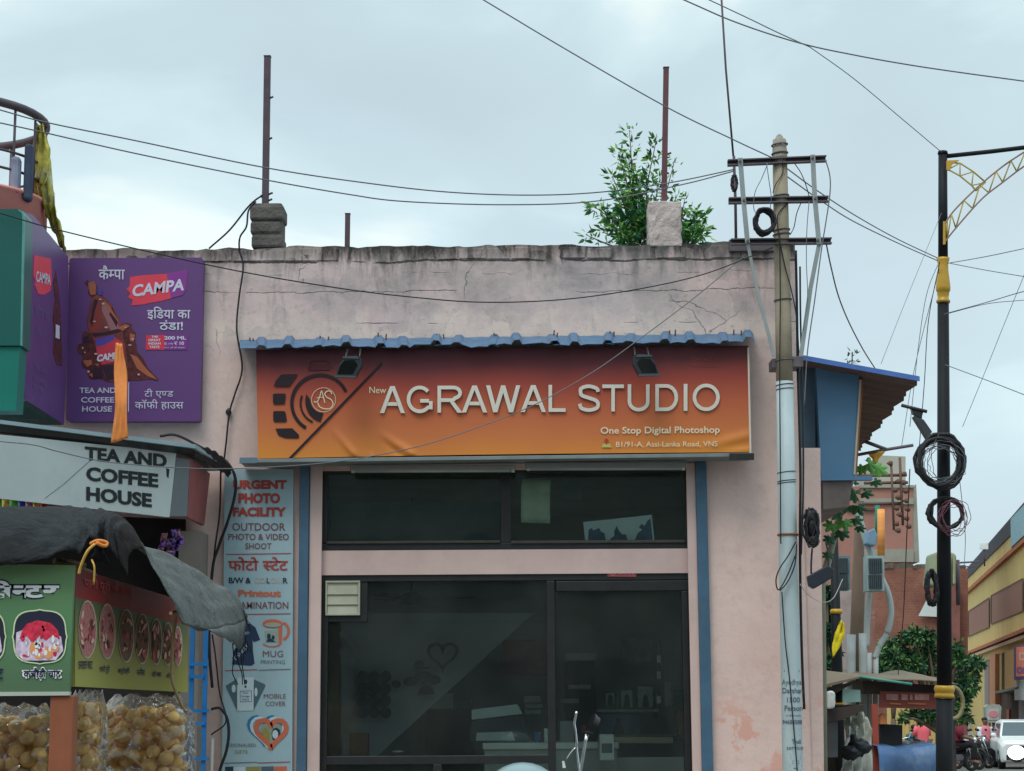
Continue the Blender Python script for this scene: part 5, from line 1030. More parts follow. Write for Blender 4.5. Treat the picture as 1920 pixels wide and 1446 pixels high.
Lr = spline([P(232, 975, 8.75), P(262, 1018, 8.72), P(290, 1068, 8.7), P(318, 1120, 8.7), P(342, 1168, 8.75)], 7); Rr = spline([P(262, 1022, 9.5), P(340, 1052, 10.2), P(400, 1090, 10.6), P(445, 1124, 10.8), P(463, 1158, 10.8)], 7)
ends = spline([P(262, 1022, 9.5), P(330, 1062, 9.8), P(385, 1120, 10.0), P(430, 1182, 10.1), P(452, 1214, 10.2)], 7)
for i in range(len(Lr)):
    row = []
    for j in range(15):
        v = j / 14; q = Lr[i].lerp(Rr[i], v) if i < 0 else (Lr[i] * (1 - v) + Rr[i] * v)
        sag = -.05 * math.sin(v * math.pi) + .007 * math.sin(i * .35 + j * .5) + .005 * math.sin(i * .9 - j * .6) + .004 * math.sin(j * 1.7 + i * .2)
        row.append(q + Vector((0, 0, sag)))
    rows.append(row)
mb.grid(rows)
low = spline([P(342, 1168, 8.75), P(372, 1172, 9.1), P(405, 1190, 9.6), P(436, 1205, 10.1), P(452, 1216, 10.5), P(463, 1158, 10.8)], 6)
last = rows[-1]; m_ = len(low) - 1
mb.grid([last, [last[k].lerp(low[min(m_, round(k / 14 * m_ * .86))], .5) + Vector((0, -.03, -.0)) for k in range(15)], [low[min(m_, round(k / 14 * m_ * .86))] + Vector((0, 0, .005 * math.sin(k * 2.6))) for k in range(15)]])
mb.build('side_fold', pm('black_tarpaulin_sky_lit', ph(88, 94, 93, 1.0), .6, .35, 7, .35, 0, .25, dirt=.8, dirtcol=ph(52, 55, 55, 1.0), dscale=3.5, bdist=.03, crease=6), tp, solid=.004)  # same sheet, coloured paler because its top faces the sky
mb = MB()
for k in range(26):
    a = P(446 + random.uniform(-8, 18), 1150 + random.uniform(-8, 66), 10.75); q = a + Vector((random.uniform(-.03, .04), random.uniform(-.03, .03), random.uniform(-.10, -.02))); mb.tube([a, a.lerp(q, .5) + Vector((random.uniform(-.012, .012), 0, .006)), q], .0022, 4)
for x_ in (436, 444, 450): mb.tube(spline([P(x_, 1206, 10.6), P(x_ + random.uniform(-3, 5), 1236, 10.6), P(x_ + random.uniform(0, 14), 1262, 10.6), P(x_ + random.uniform(2, 20), 1284, 10.6)], 5), .0028, 4)
mb.build('frayed_threads', TRP, tp)
STR = pm('orange_string', ph(196, 120, 60), .8); YLW = pm('yellow_string', ph(190, 150, 70), .8)
mb = MB(); mb.tube(spline([P(170, 1020, 7.93), P(184, 1014, 7.91), P(200, 1018, 7.93), P(196, 1024, 7.92), P(180, 1018, 7.9)], 5), .008, 6); mb.build('tie_string', STR, tp)
mb = MB(); mb.tube(spline([P(178, 1020, 7.9), P(164, 1034, 7.9), P(152, 1060, 7.92), P(148, 1076, 7.93)], 6), .006, 6); mb.tube(spline([P(172, 1050, 7.92), P(177, 1064, 7.9), P(176, 1094, 7.92)], 6), .004, 6); mb.build('tie_string', YLW, tp)
mb = MB(); mb.grid(loft([P(172, 1036, 7.95), P(174, 1048, 7.95), P(190, 1054, 7.95)], [P(190, 1020, 7.93), P(197, 1038, 7.93), P(206, 1056, 7.95)], 6, 4, .006)); mb.build('loose_corner', TRP, tp, solid=.003)
mb = MB(); mb.tube(spline([P(320, 1150, 8.72), P(330, 1150, 9.2), P(326, 1185, 9.3), P(322, 1245, 9.3), P(324, 1280, 9.3), P(343, 1330, 9.3)], 6), .008, 6); tag(mb.build('rope', pm('jute_rope', ph(138, 118, 88), .9), None), 'knotted jute rope hanging from the tarpaulin beside the side board', 'rope')
mb = MB(); mb.tube([P(102, 1052, 8.3), P(150, 1066, 8.4), P(176, 1078, 8.6)], .014, 6); mb.tube([P(118, 1050, 8.35), P(158, 1060, 8.6)], .012, 6); tag(mb.build('wooden_stick', pm('stick_wood', ph(122, 106, 84), .9), None), 'bare wooden sticks holding up the black tarpaulin', 'stick')
# ================================================================ things along the wall between cart and board
BL = pm('ladder_blue', ph(24, 92, 148, 1.4), .45, .15, 6, .06, dirt=.3, dirtcol=ph(70, 90, 110))
ld = thing('blue_grille', 'bright blue ladder shaped iron grille standing against the pink wall', 'grille')
for a in (350.5, 376):
    mb = MB(); mb.pbox(a, 1150, a + 8, 1800, 13.55, .03); mb.build('upright', BL, ld)
for ya, a, b in ((1246, 353, 391), (1269, 353, 382), (1333, 353, 392), (1357, 353, 384), (1423, 335, 392), (1490, 350, 386)):
    mb = MB(); mb.pbox(a, ya - 3, b, ya + 3, 13.535, .013); mb.build('rung', BL, ld)
BLACKC = pm('black_cable', ph(32, 32, 36), .5, .1, 8, 0)
GREYC = pm('grey_cable', ph(92, 94, 99), .6, .1, 8, 0)
def cable(label, pts, r=.006, mat=None, group=None, name='cable', n=8):
    mb = MB(); mb.tube(spline([P(*p) for p in pts], n), r, 6); return tag(mb.build(name, mat or BLACKC), label, 'cable', group)
Yc = D - .06
cable('thick black cable looping down the pink wall left of the service board', [(300, 818, 14.25), (330, 816, 14.25), (372, 836, 14.25), (402, 852, 14.25), (425, 866, 14.25), (440, 892, 14.25), (441, 925, 14.25), (428, 975, 14.25), (410, 1025, 14.28), (398, 1072, 14.28), (392, 1200, 14.28), (398, 1290, 14.28)], .011)
cable('thin black cable running from the parapet pillar down past the drink sign', [(480, 378, 14.3), (466, 395, 14.3), (462, 425, 14.3), (450, 445, 14.32), (449, 470, 14.36), (456, 500, 14.36), (448, 560, 14.36), (444, 620, 14.36), (454, 690, 14.36), (440, 740, 14.36), (430, 775, 14.36), (424, 830, 14.36), (420, 864, 14.36)], .007)
cable('slack wire tied from the left roof pole down to the parapet', [(493, 366, 14.4), (478, 376, 14.4), (462, 392, 14.45), (430, 432, 14.5), (392, 466, 14.6)], .007)
cable('black cable hanging beside the service board down to the stall', [(414, 880, 14.3), (412, 960, 14.3), (404, 1020, 14.3), (400, 1060, 14.3)], .007)
cable('black cable loop bulging over the lower edge of the service board', [(396, 1330, 14.2), (412, 1328, 14.2), (425, 1345, 14.2), (429, 1375, 14.2), (424, 1410, 14.2), (412, 1446, 14.2), (405, 1500, 14.2)], .011)
cable('black twisted cable pinned to the wall behind the blue grille', [(398, 1190, 14.3), (404, 1230, 14.3), (412, 1300, 14.3), (424, 1352, 14.25), (396, 1378, 14.25)], .006)
mb = MB(); mb.tube([P(398, 1384, 14.3), P(394, 1520, 14.3)], .014, 8); tag(mb.build('conduit_pipe', pm('white_pvc', ph(176, 172, 164), .5)), 'short white plastic conduit at the foot of the pink wall', 'pipe')
mb = MB(); mb.ball(tuple(P(429, 773, D - .02)), .022, .02, .03, 8, 6, 0, .2); tag(mb.build('wall_clip', BLACKC), 'small black cable clip on the pink wall beside the drink sign', 'clip')
# ================================================================ ROOF: pipes and the self-sown shrub
RUST = pm('rusty_brown_paint', ph(74, 62, 70), .65, .2, 6, .1, dirt=.4, dirtcol=ph(96, 62, 56))
RUST2 = pm('red_oxide_paint', ph(88, 58, 62), .65, .2, 6, .1, dirt=.4, dirtcol=ph(110, 66, 58))
def post(label, a, b, wpx, Y, mat, knobs=()):
    t_ = thing('roof_post', label, 'post', 'iron posts on the shop parapet'); r = wpx / 2 / ppm(Y)
    A, B = P(*a, Y), P(*b, Y)
    mb = MB(); mb.hexa([A + Vector((-r, -r, 0)), A + Vector((r, -r, 0)), A + Vector((r, r, 0)), A + Vector((-r, r, 0))], [B + Vector((-r, -r, 0)), B + Vector((r, -r, 0)), B + Vector((r, r, 0)), B + Vector((-r, r, 0))]); mb.build('shaft', mat, t_, bevel=.004)
    mb = MB(); k = r * 1.12; mb.box(B.x - k, B.x + k, B.y - k, B.y + k, B.z, B.z + .006); mb.build('end_cap', mat, t_)
    for (x, y) in knobs:
        q = P(x, y, Y); mb = MB(); mb.tube([q, q + Vector((.035, -.01, .012))], .008, 6); mb.build('bolt', mat, t_)
    return t_
pl_ = post('tall dark iron post on the mouldy block pillar', (497.5, 386), (501.6, 107), 12.5, 14.5, RUST, ((504, 185), (502, 262), (503, 365), (502, 377)))
mb = MB(); q = P(496, 368, 14.5); mb.torus(tuple(q), .03, .012, .007, 14, 5); mb.build('wire_knot', BLACKC, pl_)
post('short iron stub post on the parapet above the camera emblem', (651, 466), (652, 402), 9.5, 14.5, RUST)
post('tall red oxide iron post on the plastered pillar beside the shrub', (1245, 380), (1249, 128), 10.5, 14.5, RUST2, ((1250, 290),))
LEAF = pm('leaf_green', ph(70, 118, 56, 1.4), .5, .45, 3.5, 0, 0, .3); LEAF2 = pm('leaf_dark', ph(36, 84, 56, 1.5), .5, .4, 4, 0, 0, .3); LEAF3 = pm('leaf_yellow_green', ph(102, 144, 70, 1.5), .5, .3, 4, 0, 0, .3)
for m_ in (LEAF, LEAF2, LEAF3):
    b_ = m_.node_tree.nodes['Principled BSDF']; b_.inputs['Subsurface Weight'].default_value = 0
def leaf(mb, p, d, s, w=.42, mi=0):
    d = d.normalized(); u = d.cross(Vector((random.uniform(-1, 1), random.uniform(-1, 1), random.uniform(-.6, 1)))); u = u.normalized() if u.length > 1e-4 else Vector((1, 0, 0)); n = d.cross(u)
    a, b, c = p + d * s * .35 + u * s * w * .5 + n * s * .06, p + d * s * .35 - u * s * w * .5 + n * s * .06, p + d * s * 1.05
    m1, m2 = p + d * s * .7 + u * s * w * .3, p + d * s * .7 - u * s * w * .3
    v = [mb.bm.verts.new(x) for x in (p, a, m1, c, m2, b)]
    for f in ((0, 1, 2, 3), (0, 3, 4, 5)): q = mb.bm.faces.new([v[i] for i in f]); q.material_index = mi
shr = thing('roof_shrub', 'leafy green sapling growing behind the parapet around the plastered pillar', 'shrub')
Ysh = 14.85; root = P(1215, 470, Ysh); sm = MB(); lm = MB()
tips = [((1180, 244), (1196, 400), 1.0), ((1230, 262), (1214, 390), .9), ((1160, 285), (1188, 400), .9), ((1266, 296), (1240, 420), .55), ((1148, 330), (1180, 410), .9), ((1112, 385), (1165, 430), .9), ((1130, 425), (1180, 450), .8), ((1098, 440), (1150, 462), .35), ((1160, 430), (1190, 460), 1), ((1195, 330), (1205, 420), 1), ((1186, 375), (1200, 430), 1), ((1210, 400), (1212, 440), 1), ((1325, 425), (1290, 460), .75), ((1318, 402), (1280, 450), .85), ((1300, 398), (1276, 450), .9), ((1284, 374), (1268, 440), .5), ((1306, 435), (1282, 460), 1), ((1160, 365), (1190, 420), .9), ((1238, 330), (1222, 420), .7), ((1270, 365), (1250, 430), .5), ((1152, 405), (1190, 445), .9), ((1175, 300), (1195, 400), 1)]
for (tx, ty), (mx_, my_), den in tips:
    Yt = Ysh + random.uniform(-.14, .28); A, M_, B = root + Vector((random.uniform(-.1, .25), random.uniform(-.05, .1), -.15)), P(mx_, my_, (Yt + Ysh) / 2), P(tx, ty, Yt)
    c_ = spline([A, M_, B], 9); sm.tube(c_, [.012 - .009 * i / (len(c_) - 1) for i in range(len(c_))], 5)
    for i, q in enumerate(c_):
        u = i / (len(c_) - 1)
        if u < .35: continue
        for _ in range(int(12 * den + random.random())):
            o_ = Vector((random.gauss(0, 1), random.gauss(0, 1), random.gauss(0, .7))) * .062 * (1.25 - u * .75)
            dr = (o_.normalized() + Vector((0, 0, .12)) + (c_[-1] - c_[0]).normalized() * .4)
            leaf(lm, q + o_ * .7, dr + Vector((random.uniform(-.5, .5), random.uniform(-.5, .5), random.uniform(-.7, .3))), random.uniform(.03, .085), random.uniform(.3, .48), random.choice((0, 0, 2, 1, 2) if u > .7 else (0, 0, 1, 1)))
sm.build('stem', pm('twig_brown', ph(82, 70, 58), .9), shr); lm.build('foliage', [LEAF, LEAF2, LEAF3], shr)
# ================================================================ CONCRETE UTILITY POLE with cross-arms
PY = 13.9; pA, pB = P(1489, 1560, PY), P(1461.5, 264, PY); pA = pA + (pA - pB) * (pA.z / (pB.z - pA.z)); rA, rB = .077, .0545
CN = Cone(pA, pB, rA, rB)
def pole_at(py): 
    z = P(1470, py, PY).z; t = (z - pA.z) / (pB.z - pA.z); return pA.lerp(pB, t), rA + (rB - rA) * t
CONC = pm('pole_concrete', ph(140, 130, 112), .9, .15, 6, .25, dirt=.6, dirtcol=ph(112, 112, 92), dscale=2.5)
PAINT = pm('pole_pale_paint', ph(160, 174, 177, 1.25), .6, .08, 5, .12, dirt=.45, dirtcol=ph(118, 138, 142, 1.2), dscale=3, stretch=(1, 1, .4))
up_ = thing('utility_pole', 'leaning concrete utility pole painted pale blue below with three steel cross arms', 'pole')
def shaft(name, y0, y1, mat, dr=0):
    a, ra = pole_at(y0) if y0 else (pA, rA); b, rb = pole_at(y1); mb = MB(); mb.tube([a, a.lerp(b, .25), a.lerp(b, .5), a.lerp(b, .75), b], [ra + dr + (rb - ra) * k / 4 for k in range(5)], 20); return mb.build(name, mat, up_)
shaft('painted_shaft', 0, 716, PAINT, .001); shaft('bare_shaft', 716.2, 300, CONC)
b_, r_ = pole_at(300); t_, _ = pole_at(262)
mb = MB(); u = (t_ - b_).normalized(); mb.tube([b_, b_ + u * .03, b_ + u * .035, b_ + u * .085, b_ + u * .09, b_ + u * .155, b_ + u * .16, b_ + u * .185, b_ + u * .20], [.057, .059, .055, .055, .052, .051, .034, .024, .008], 8); mb.build('pole_cap', pm('cap_concrete', ph(128, 122, 112), .9, .15, 8, .2), up_)
STEEL = pm('weathered_steel', ph(92, 86, 90), .6, .2, 7, .12, .3, .4, dirt=.5, dirtcol=ph(74, 58, 54)); GALV = pm('galvanised_bar', ph(132, 138, 138), .55, .12, 6, .08, .3)
for y_, xa_, xb_, dy in ((299, 1365, 1550, 8), (373, 1367, 1554, 3), (451, 1371, 1560, 2)):
    c_, r_ = pole_at(y_)
    mb = MB(); A, B = P(xa_, y_ + dy * .6, PY - .075), P(xb_, y_ - dy * .4, PY - .075); h = .022
    for dz, hh, dd in ((0, .0045, .05), (.037, .0045, .05), (.0185, .0185, .005)):
        o_ = Vector((0, .0 if dd > .01 else .046, dz - .02)); mb.hexa([A + o_ + Vector((0, 0, -hh)), B + o_ + Vector((0, 0, -hh)), B + o_ + Vector((0, 0, hh)), A + o_ + Vector((0, 0, hh))], [A + o_ + Vector((0, dd, -hh)), B + o_ + Vector((0, dd, -hh)), B + o_ + Vector((0, dd, hh)), A + o_ + Vector((0, dd, hh))])
    for v in mb.bm.verts:
        if abs(v.co.x - c_.x) < .5 and False: pass
    o = mb.build('cross_arm', STEEL, up_); o.location.y = .075 + r_ + .012 - .075 if False else 0
def hoop(y_, dr=.004, w_=.012, mat=STEEL, tilt=.1):
    c_, r_ = pole_at(y_); mb = MB(); mb.tube([c_ + Vector((math.cos(a) * (r_ + dr), math.sin(a) * (r_ + dr), math.cos(a) * tilt * r_)) for a in [2 * math.pi * k / 20 for k in range(21)]], w_ / 2, 6, False); mb.build('clamp_band', mat, up_)
for y_ in (272, 288, 301, 368, 432, 440, 563, 676): hoop(y_)
for y_ in (722, 730, 886, 902, 906): hoop(y_, .002, .006, BLACKC)
hoop(1003, .004, .018, pm('rust_band', ph(118, 80, 56), .8), 0)
def bar(pts, wpx, Y, mat, name='brace'):
    mb = MB(); h = wpx / 2 / ppm(Y)
    for (a, b) in zip(pts, pts[1:]):
        A, B = P(*a, Y), P(*b, Y); d_ = (B - A).normalized(); n = Vector((-d_.z, 0, d_.x)) * h
        mb.hexa([A - n, A + n, B + n, B - n], [A - n + Vector((0, .012, 0)), A + n + Vector((0, .012, 0)), B + n + Vector((0, .012, 0)), B - n + Vector((0, .012, 0))])
    return mb.build(name, mat, up_)
bar([(1388, 296), (1394, 372), (1402, 456)], 9, PY - .10, GALV); bar([(1402, 456), (1420, 545), (1452, 668)], 6, PY - .088, GALV); bar([(1524, 290), (1528, 370), (1536, 458)], 9, PY - .10, GALV); bar([(1536, 458), (1520, 540), (1502, 668)], 8, PY - .088, GALV)
for x_, y_ in ((1395, 375), (1402, 452), (1529, 372), (1534, 450), (1524, 296), (1388, 302)): q = P(x_, y_, PY - .11); MB().tube([q + Vector((0, -.012, 0)), q + Vector((0, .04, 0))], .010, 8).build('bolt', STEEL, up_)
mb = MB(); mb.pbox(1448, 672, 1466, 690, PY - .02, .2); mb.pbox(1484, 668, 1506, 688, PY - .02, .2); mb.build('wall_bracket', STEEL, up_, bevel=.004)
texts(CN, up_, [(flat('pole_ink', ph(70, 82, 100), .6), [bt('Ayodhya', 1466, 1503, 1284, 10), bt('Darshan', 1467, 1506, 1300, 10, bold=.01), bt('1500', 1475.5, 1500, 1317, 9.5, bold=.01), bt('Person', 1471, 1505, 1333, 10, bold=.01), bt('in dharmsala', 1474, 1502, 1343.5, 4), bt('94680588', 1467, 1504, 1358, 8, bold=.01), bt('Thali', 1485, 1502, 1394.5, 8, bold=.01), bt('service', 1475, 1506, 1406, 8)])], 'lettering', .003)
mb = MB()
for y_ in (1413, 1417.5, 1422, 1426.5, 1431, 1435.5, 1440, 1445): 
    w_ = random.uniform(4, 12); mb.flatpoly(CN, [(1492 - w_, y_), (1492 + w_, y_), (1492 + w_, y_ + 1.2), (1492 - w_, y_ + 1.2)], .0034)
mb.flatpoly(CN, [(1470, 1256), (1499, 1256), (1499, 1260), (1470, 1260)], .0034); mb.flatpoly(CN, [(1469, 1366), (1504, 1366), (1504, 1367), (1469, 1367)], .0034); mb.flatpoly(CN, [(1470, 1379), (1500, 1379), (1500, 1380), (1470, 1380)], .0034)
mb.build('printed_line', bpy.data.materials['pole_ink'], up_)
rd = MB(); rd.tube([P(1351, -30, 14.15), P(1361, 130, 14.15), P(1375, 293, 14.15)], .008, 6); rd.tube([P(1376, 293, 14.15), P(1379, 380, 14.15), P(1380, 452, 14.15)], .011, 6); tag(rd.build('iron_rod', RUST), 'long thin rusty rod rising past the left end of the cross arms', 'rod')
mb = MB(); mb.pbox(1368, 449, 1452, 470, D - .06, .2); mb.build('arm_bracket', STEEL, up_)
# coils and dangling cable on the pole
def coil(label, c, rx, ry, Y, r, n, mat=BLACKC, jit=.004, grp=None, tilt=None):
    mb = MB(); q = P(*c, Y); k = ppm(Y)
    for i in range(n):
        mb.torus((q.x + random.uniform(-r, r) * .8, q.y - .012 * i + random.uniform(-.01, .01), q.z + random.uniform(-r, r) * .8), rx / k * random.uniform(.9, 1.1), ry / k * random.uniform(.9, 1.1), r, 30, 6, tilt, jit)
    return tag(mb.build('cable_coil', mat), label, 'cable coil', grp)
coil('thick black cable coil hung on the left of the concrete pole', (1432, 418), 18, 23, PY - .16, .010, 7)
coil('small black cable loop on the rod near the top cross arm', (1377, 345), 5, 15, PY - .05, .007, 3)
mb = MB(); mb.ball(tuple(P(1522, 985, 13.85)), .055, .06, .10, 12, 9, 0, .16); mb.ball(tuple(P(1520, 968, 13.83)), .05, .05, .06, 10, 7, 0, .2); mb.ball(tuple(P(1526, 1012, 13.84)), .04, .05, .06, 10, 7, 0, .2)
for k in range(5): q = P(1522 + random.uniform(-6, 6), 990 + random.uniform(-10, 10), 13.8); mb.torus(tuple(q), .045, .11, .009, 20, 5, random.uniform(-.6, .6), .008)
tag(mb.build('cable_bundle', BLACKC), 'lumpy bundle of black cable tied to the side of the concrete pole', 'cable bundle')
jb = thing('junction_box', 'tilted black plastic junction box hanging beside the concrete pole', 'box')
mb = MB(); mb.prism(YP(13.75), [(1515, 1080), (1551, 1060), (1564, 1066), (1563, 1082), (1527, 1104), (1518, 1098)], 0, -.09); mb.build('casing', pm('box_black', ph(38, 42, 50), .45, .1, 6, .04), jb, bevel=.008)
mb = MB(); mb.tube(spline([P(1523, 1028, 13.8), P(1521, 1055, 13.8), P(1521, 1076, 13.79)], 5), .007, 6); mb.tube(spline([P(1548, 1015, 13.8), P(1553, 1040, 13.8), P(1553, 1064, 13.79)], 5), .006, 6); mb.build('lead', BLACKC, jb)
Yq = PY - .12
for lab, pts, r, mt in (
    ('dark cable bundle running straight down the right side of the concrete pole', [(1492, 470, 14.0), (1494, 560, 13.98), (1496, 690, 13.96), (1499, 800, 13.95), (1501, 900, 13.94), (1500, 1000, 13.94), (1501, 1120, 13.94), (1504, 1240, 13.94), (1508, 1330, 13.94)], .010, BLACKC),
    ('second dark cable beside the straight bundle on the concrete pole', [(1500, 500, 13.9), (1501, 600, 13.9), (1504, 700, 13.9), (1506, 800, 13.9), (1506, 920, 13.9), (1502, 1040, 13.9)], .007, BLACKC),
    ('grey cable twisting past the right end of the cross arms', [(1548, 300, Yq), (1556, 330, Yq), (1556, 365, Yq), (1548, 420, Yq), (1540, 470, Yq), (1528, 560, Yq), (1514, 660, Yq), (1508, 760, Yq)], .0045, GREYC),
    ('thin wire looping left of the pole between the two upper cross arms', [(1440, 306, Yq), (1428, 335, Yq), (1416, 360, Yq), (1413, 388, Yq), (1418, 402, Yq)], .003, GREYC),
    ('bluish wire dropping from the top cross arm close to the pole', [(1437, 305, Yq), (1442, 340, Yq), (1446, 370, Yq), (1444, 395, Yq), (1446, 420, Yq)], .003, pm('blue_cable', ph(60, 92, 120), .6)),
    ('dark wire crossing the upper face of the concrete pole', [(1468, 300, PY - .062), (1467, 325, PY - .062), (1455, 345, PY - .064), (1449, 362, PY - .05)], .0035, BLACKC),
    ('long dark wire winding over the middle of the concrete pole', [(1478, 380, PY - .05), (1458, 405, PY - .07), (1462, 450, PY - .07), (1472, 500, PY - .07), (1484, 545, PY - .06), (1494, 600, PY - .02), (1499, 680, PY)], .0045, BLACKC),
    ('straight green black wire along the left edge of the concrete pole', [(1462, 440, PY - .08), (1463, 560, PY - .08), (1462, 700, PY - .085), (1463, 850, PY - .085), (1464, 1020, PY - .085)], .0045, BLACKC),
    ('thin wire running down across the painted shop notice on the pole', [(1466, 1110, PY - .085), (1472, 1200, PY - .085), (1480, 1270, PY - .085), (1486, 1340, PY - .085), (1493, 1420, PY - .085), (1497, 1480, PY - .085)], .0045, BLACKC),
    ('upper slack cable loop on the painted pole below the rusty band', [(1492, 1016, PY - .08), (1478, 1042, PY - .1), (1462, 1066, PY - .1), (1455, 1088, PY - .1), (1460, 1106, PY - .1), (1476, 1080, PY - .1), (1492, 1040, PY - .09)], .005, BLACKC),
    ('lower slack cable loop on the painted pole below the rusty band', [(1494, 1020, PY - .08), (1490, 1060, PY - .1), (1476, 1092, PY - .1), (1462, 1108, PY - .1)], .005, BLACKC),
    ('dark wire hanging from the middle cross arm right of the pole', [(1503, 378, Yq), (1494, 400, Yq), (1489, 425, Yq), (1482, 440, Yq)], .0035, BLACKC),
    ('wire hanging straight between middle and bottom cross arms', [(1517, 378, Yq), (1513, 430, Yq), (1512, 490, Yq), (1514, 560, Yq), (1506, 620, Yq)], .003, GREYC),
    ('curving cable from the top cross arm to the right strut', [(1488, 304, Yq), (1502, 325, Yq), (1512, 350, Yq), (1518, 372, Yq)], .0035, BLACKC),
    ('cable leaving the bottom cross arm and sagging to the blue hoarding roof', [(1549, 456, 13.9), (1558, 500, 14.1), (1572, 555, 14.4), (1592, 605, 14.8), (1618, 655, 15.2), (1640, 690, 15.6)], .0055, GREYC),
    ('white looped wire below the black junction box', [(1500, 1095, 13.85), (1515, 1115, 13.9), (1540, 1129, 14.0), (1562, 1122, 14.1), (1580, 1086, 14.3)], .003, pm('white_cable', ph(160, 158, 152), .6)),
): cable(lab, pts, r, mt, None, 'pole_cable')
# ================================================================ OVERHEAD CABLES
G_ = 'overhead cables across the sky'
def wire(label, pts, y0, y1, r=.006, mat=None):
    x0, x1 = pts[0][0], pts[-1][0]
    def beyond(a, b, k): return (b[0] + (b[0] - a[0]) * k, b[1] + (b[1] - a[1]) * k)
    for end in (0, -1):            # carry on past the edge of the picture
        q = pts[end]; n_ = pts[1 if end == 0 else -2]
        if q[0] < 0 or q[1] < 0 or q[0] > 1920:
            e_ = beyond(n_, q, 420 / max(60, math.hypot(q[0] - n_[0], q[1] - n_[1]))); pts = [e_] + pts if end == 0 else pts + [e_]
    return cable(label, [(x, y, y0 + (y1 - y0) * (x - x0) / (x1 - x0)) for x, y in pts], r * .74, mat or GREYC, G_, 'overhead_cable')
wire('upper of the two cables sagging from the round balcony to the pole', [(-30, 198), (80, 228), (250, 263), (500, 315), (700, 345), (850, 361), (1000, 366), (1130, 360), (1260, 342), (1376, 318)], 12.3, 13.85, .0065)
wire('lower of the two cables sagging from the round balcony to the pole', [(-30, 224), (80, 248), (250, 287), (480, 334), (650, 364), (760, 378), (950, 384), (1120, 377), (1280, 346), (1376, 321)], 12.3, 13.85, .0065)
wire('cable sagging across the weathered wall above the tin awning', [(-30, 391), (120, 434), (400, 499), (600, 535), (760, 556), (920, 567), (1100, 557), (1300, 520), (1450, 464)], 12.2, 13.8, .006, BLACKC)
wire('slack cable crossing the orange banner and the tea stall signboard', [(-30, 825), (60, 834), (110, 847), (200, 866), (330, 877), (430, 879), (540, 874), (620, 867), (700, 855), (800, 833), (900, 800), (1000, 760), (1100, 705), (1180, 650), (1300, 560), (1398, 478)], 11.75, 13.85, .005)
wire('cable slanting down from the top edge to the pole head', [(870, -22), (1060, 92), (1250, 201), (1375, 262), (1448, 296)], 13.4, 13.8, .0065)
wire('upper cable from the concrete pole to the black lamp post', [(1470, 312), (1530, 356), (1600, 402), (1680, 447), (1758, 484)], 13.85, 19.9, .007)
wire('lower cable from the concrete pole to the black lamp post', [(1470, 327), (1540, 377), (1600, 415), (1690, 459), (1758, 489)], 13.85, 19.9, .007)
wire('upper cable crossing the top right corner of the sky', [(1255, -12), (1380, 42), (1500, 81), (1600, 103), (1700, 121), (1800, 136), (1940, 155)], 17, 18, .009)
wire('lower cable joining in the top right corner of the sky', [(1300, -14), (1400, 33), (1460, 62), (1518, 88)], 17, 17.5, .007)
wire('thin cable dropping from the sky junction to the lamp post top', [(1518, 88), (1600, 147), (1690, 222), (1766, 286)], 17.5, 19.95, .006)
wire('cable rising right from the lamp post collar', [(1776, 494), (1850, 481), (1940, 462)], 19.9, 17, .006)
wire('cable falling right from the lamp post collar', [(1782, 494), (1850, 507), (1940, 522)], 19.9, 17, .006)
wire('upper of two cables leaving right below the gold collar', [(1770, 589), (1850, 567), (1900, 552), (1940, 541)], 19.9, 17, .006)
wire('lower of two cables leaving right below the gold collar', [(1770, 590), (1850, 570), (1940, 561)], 19.9, 17.5, .005)
wire('cable falling right from the middle of the lamp post', [(1772, 684), (1850, 713), (1940, 748)], 19.9, 17.5, .006)
wire('steep thin cable at the right edge beside the lamp post', [(1805, 800), (1850, 690), (1880, 615), (1935, 480)], 19.9, 17, .004)
wire('steep thin cable from the lamp post down to the blue roof edge', [(1765, 400), (1700, 560), (1652, 682)], 19.9, 17.2, .004)
wire('pale wire hanging from the lamp post arm to the black coil', [(1763, 486), (1738, 550), (1722, 650), (1706, 800)], 19.85, 19.6, .005)
wire('dark wire hanging close to the left of the lamp post', [(1762, 492), (1741, 600), (1733, 720), (1722, 860)], 19.85, 19.8, .006, BLACKC)
wire('thin wire slanting from the lamp post to the far brick block', [(1761, 505), (1715, 690), (1690, 840)], 19.9, 24, .005)
wire('dark wire falling from the coil past the far brick building', [(1706, 880), (1700, 1010), (1694, 1150), (1684, 1265)], 20, 26, .008, BLACKC)
wire('thin wire right of the lamp post falling to the transformer', [(1797, 880), (1806, 960), (1810, 1010), (1808, 1060)], 20, 21, .005)
# ================================================================ BLUE HOARDING on the side wall, beyond the pole
ho = thing('blue_hoarding', 'blue sheet metal hoarding box under a brown tin roof jutting from the side wall', 'hoarding')
HB = pm('hoarding_blue', ph(70, 104, 132, 1.7), .5, .06, 1.5, .05, 0, .35, dirt=.2, dirtcol=ph(50, 70, 100), dscale=1)
HY = 15.4; h0 = YP(HY)
def slab(poly, Y, Y2, mat, name, parent, **k):
    m_ = MB(); a = [P(x, y, Y) for x, y in poly]; m_.hexa(a, [v + Vector((0, Y2 - Y, 0)) for v in a]); return m_.build(name, mat, parent, **k)
slab([(1530, 688), (1611, 704), (1600, 893), (1540, 897)], HY, HY + 2.9, HB, 'box_panel', ho)
mb = MB(); hx_ = P(1540, 800, HY).x
for y_ in (700, 890):
    z_ = P(1530, y_, HY).z
    for yy in (HY + .5, HY + 2.4): mb.box(XR - .02, hx_ + .05, yy, yy + .06, z_ - .03, z_ + .03)
mb.build('mount_beam', STEEL, ho)
slab([(1497, 672), (1529, 676), (1529, 860), (1499, 860)], HY + .1, HY + .4, pm('hoarding_blue_grey', ph(70, 92, 108, 1.3), .55), 'side_panel', ho)
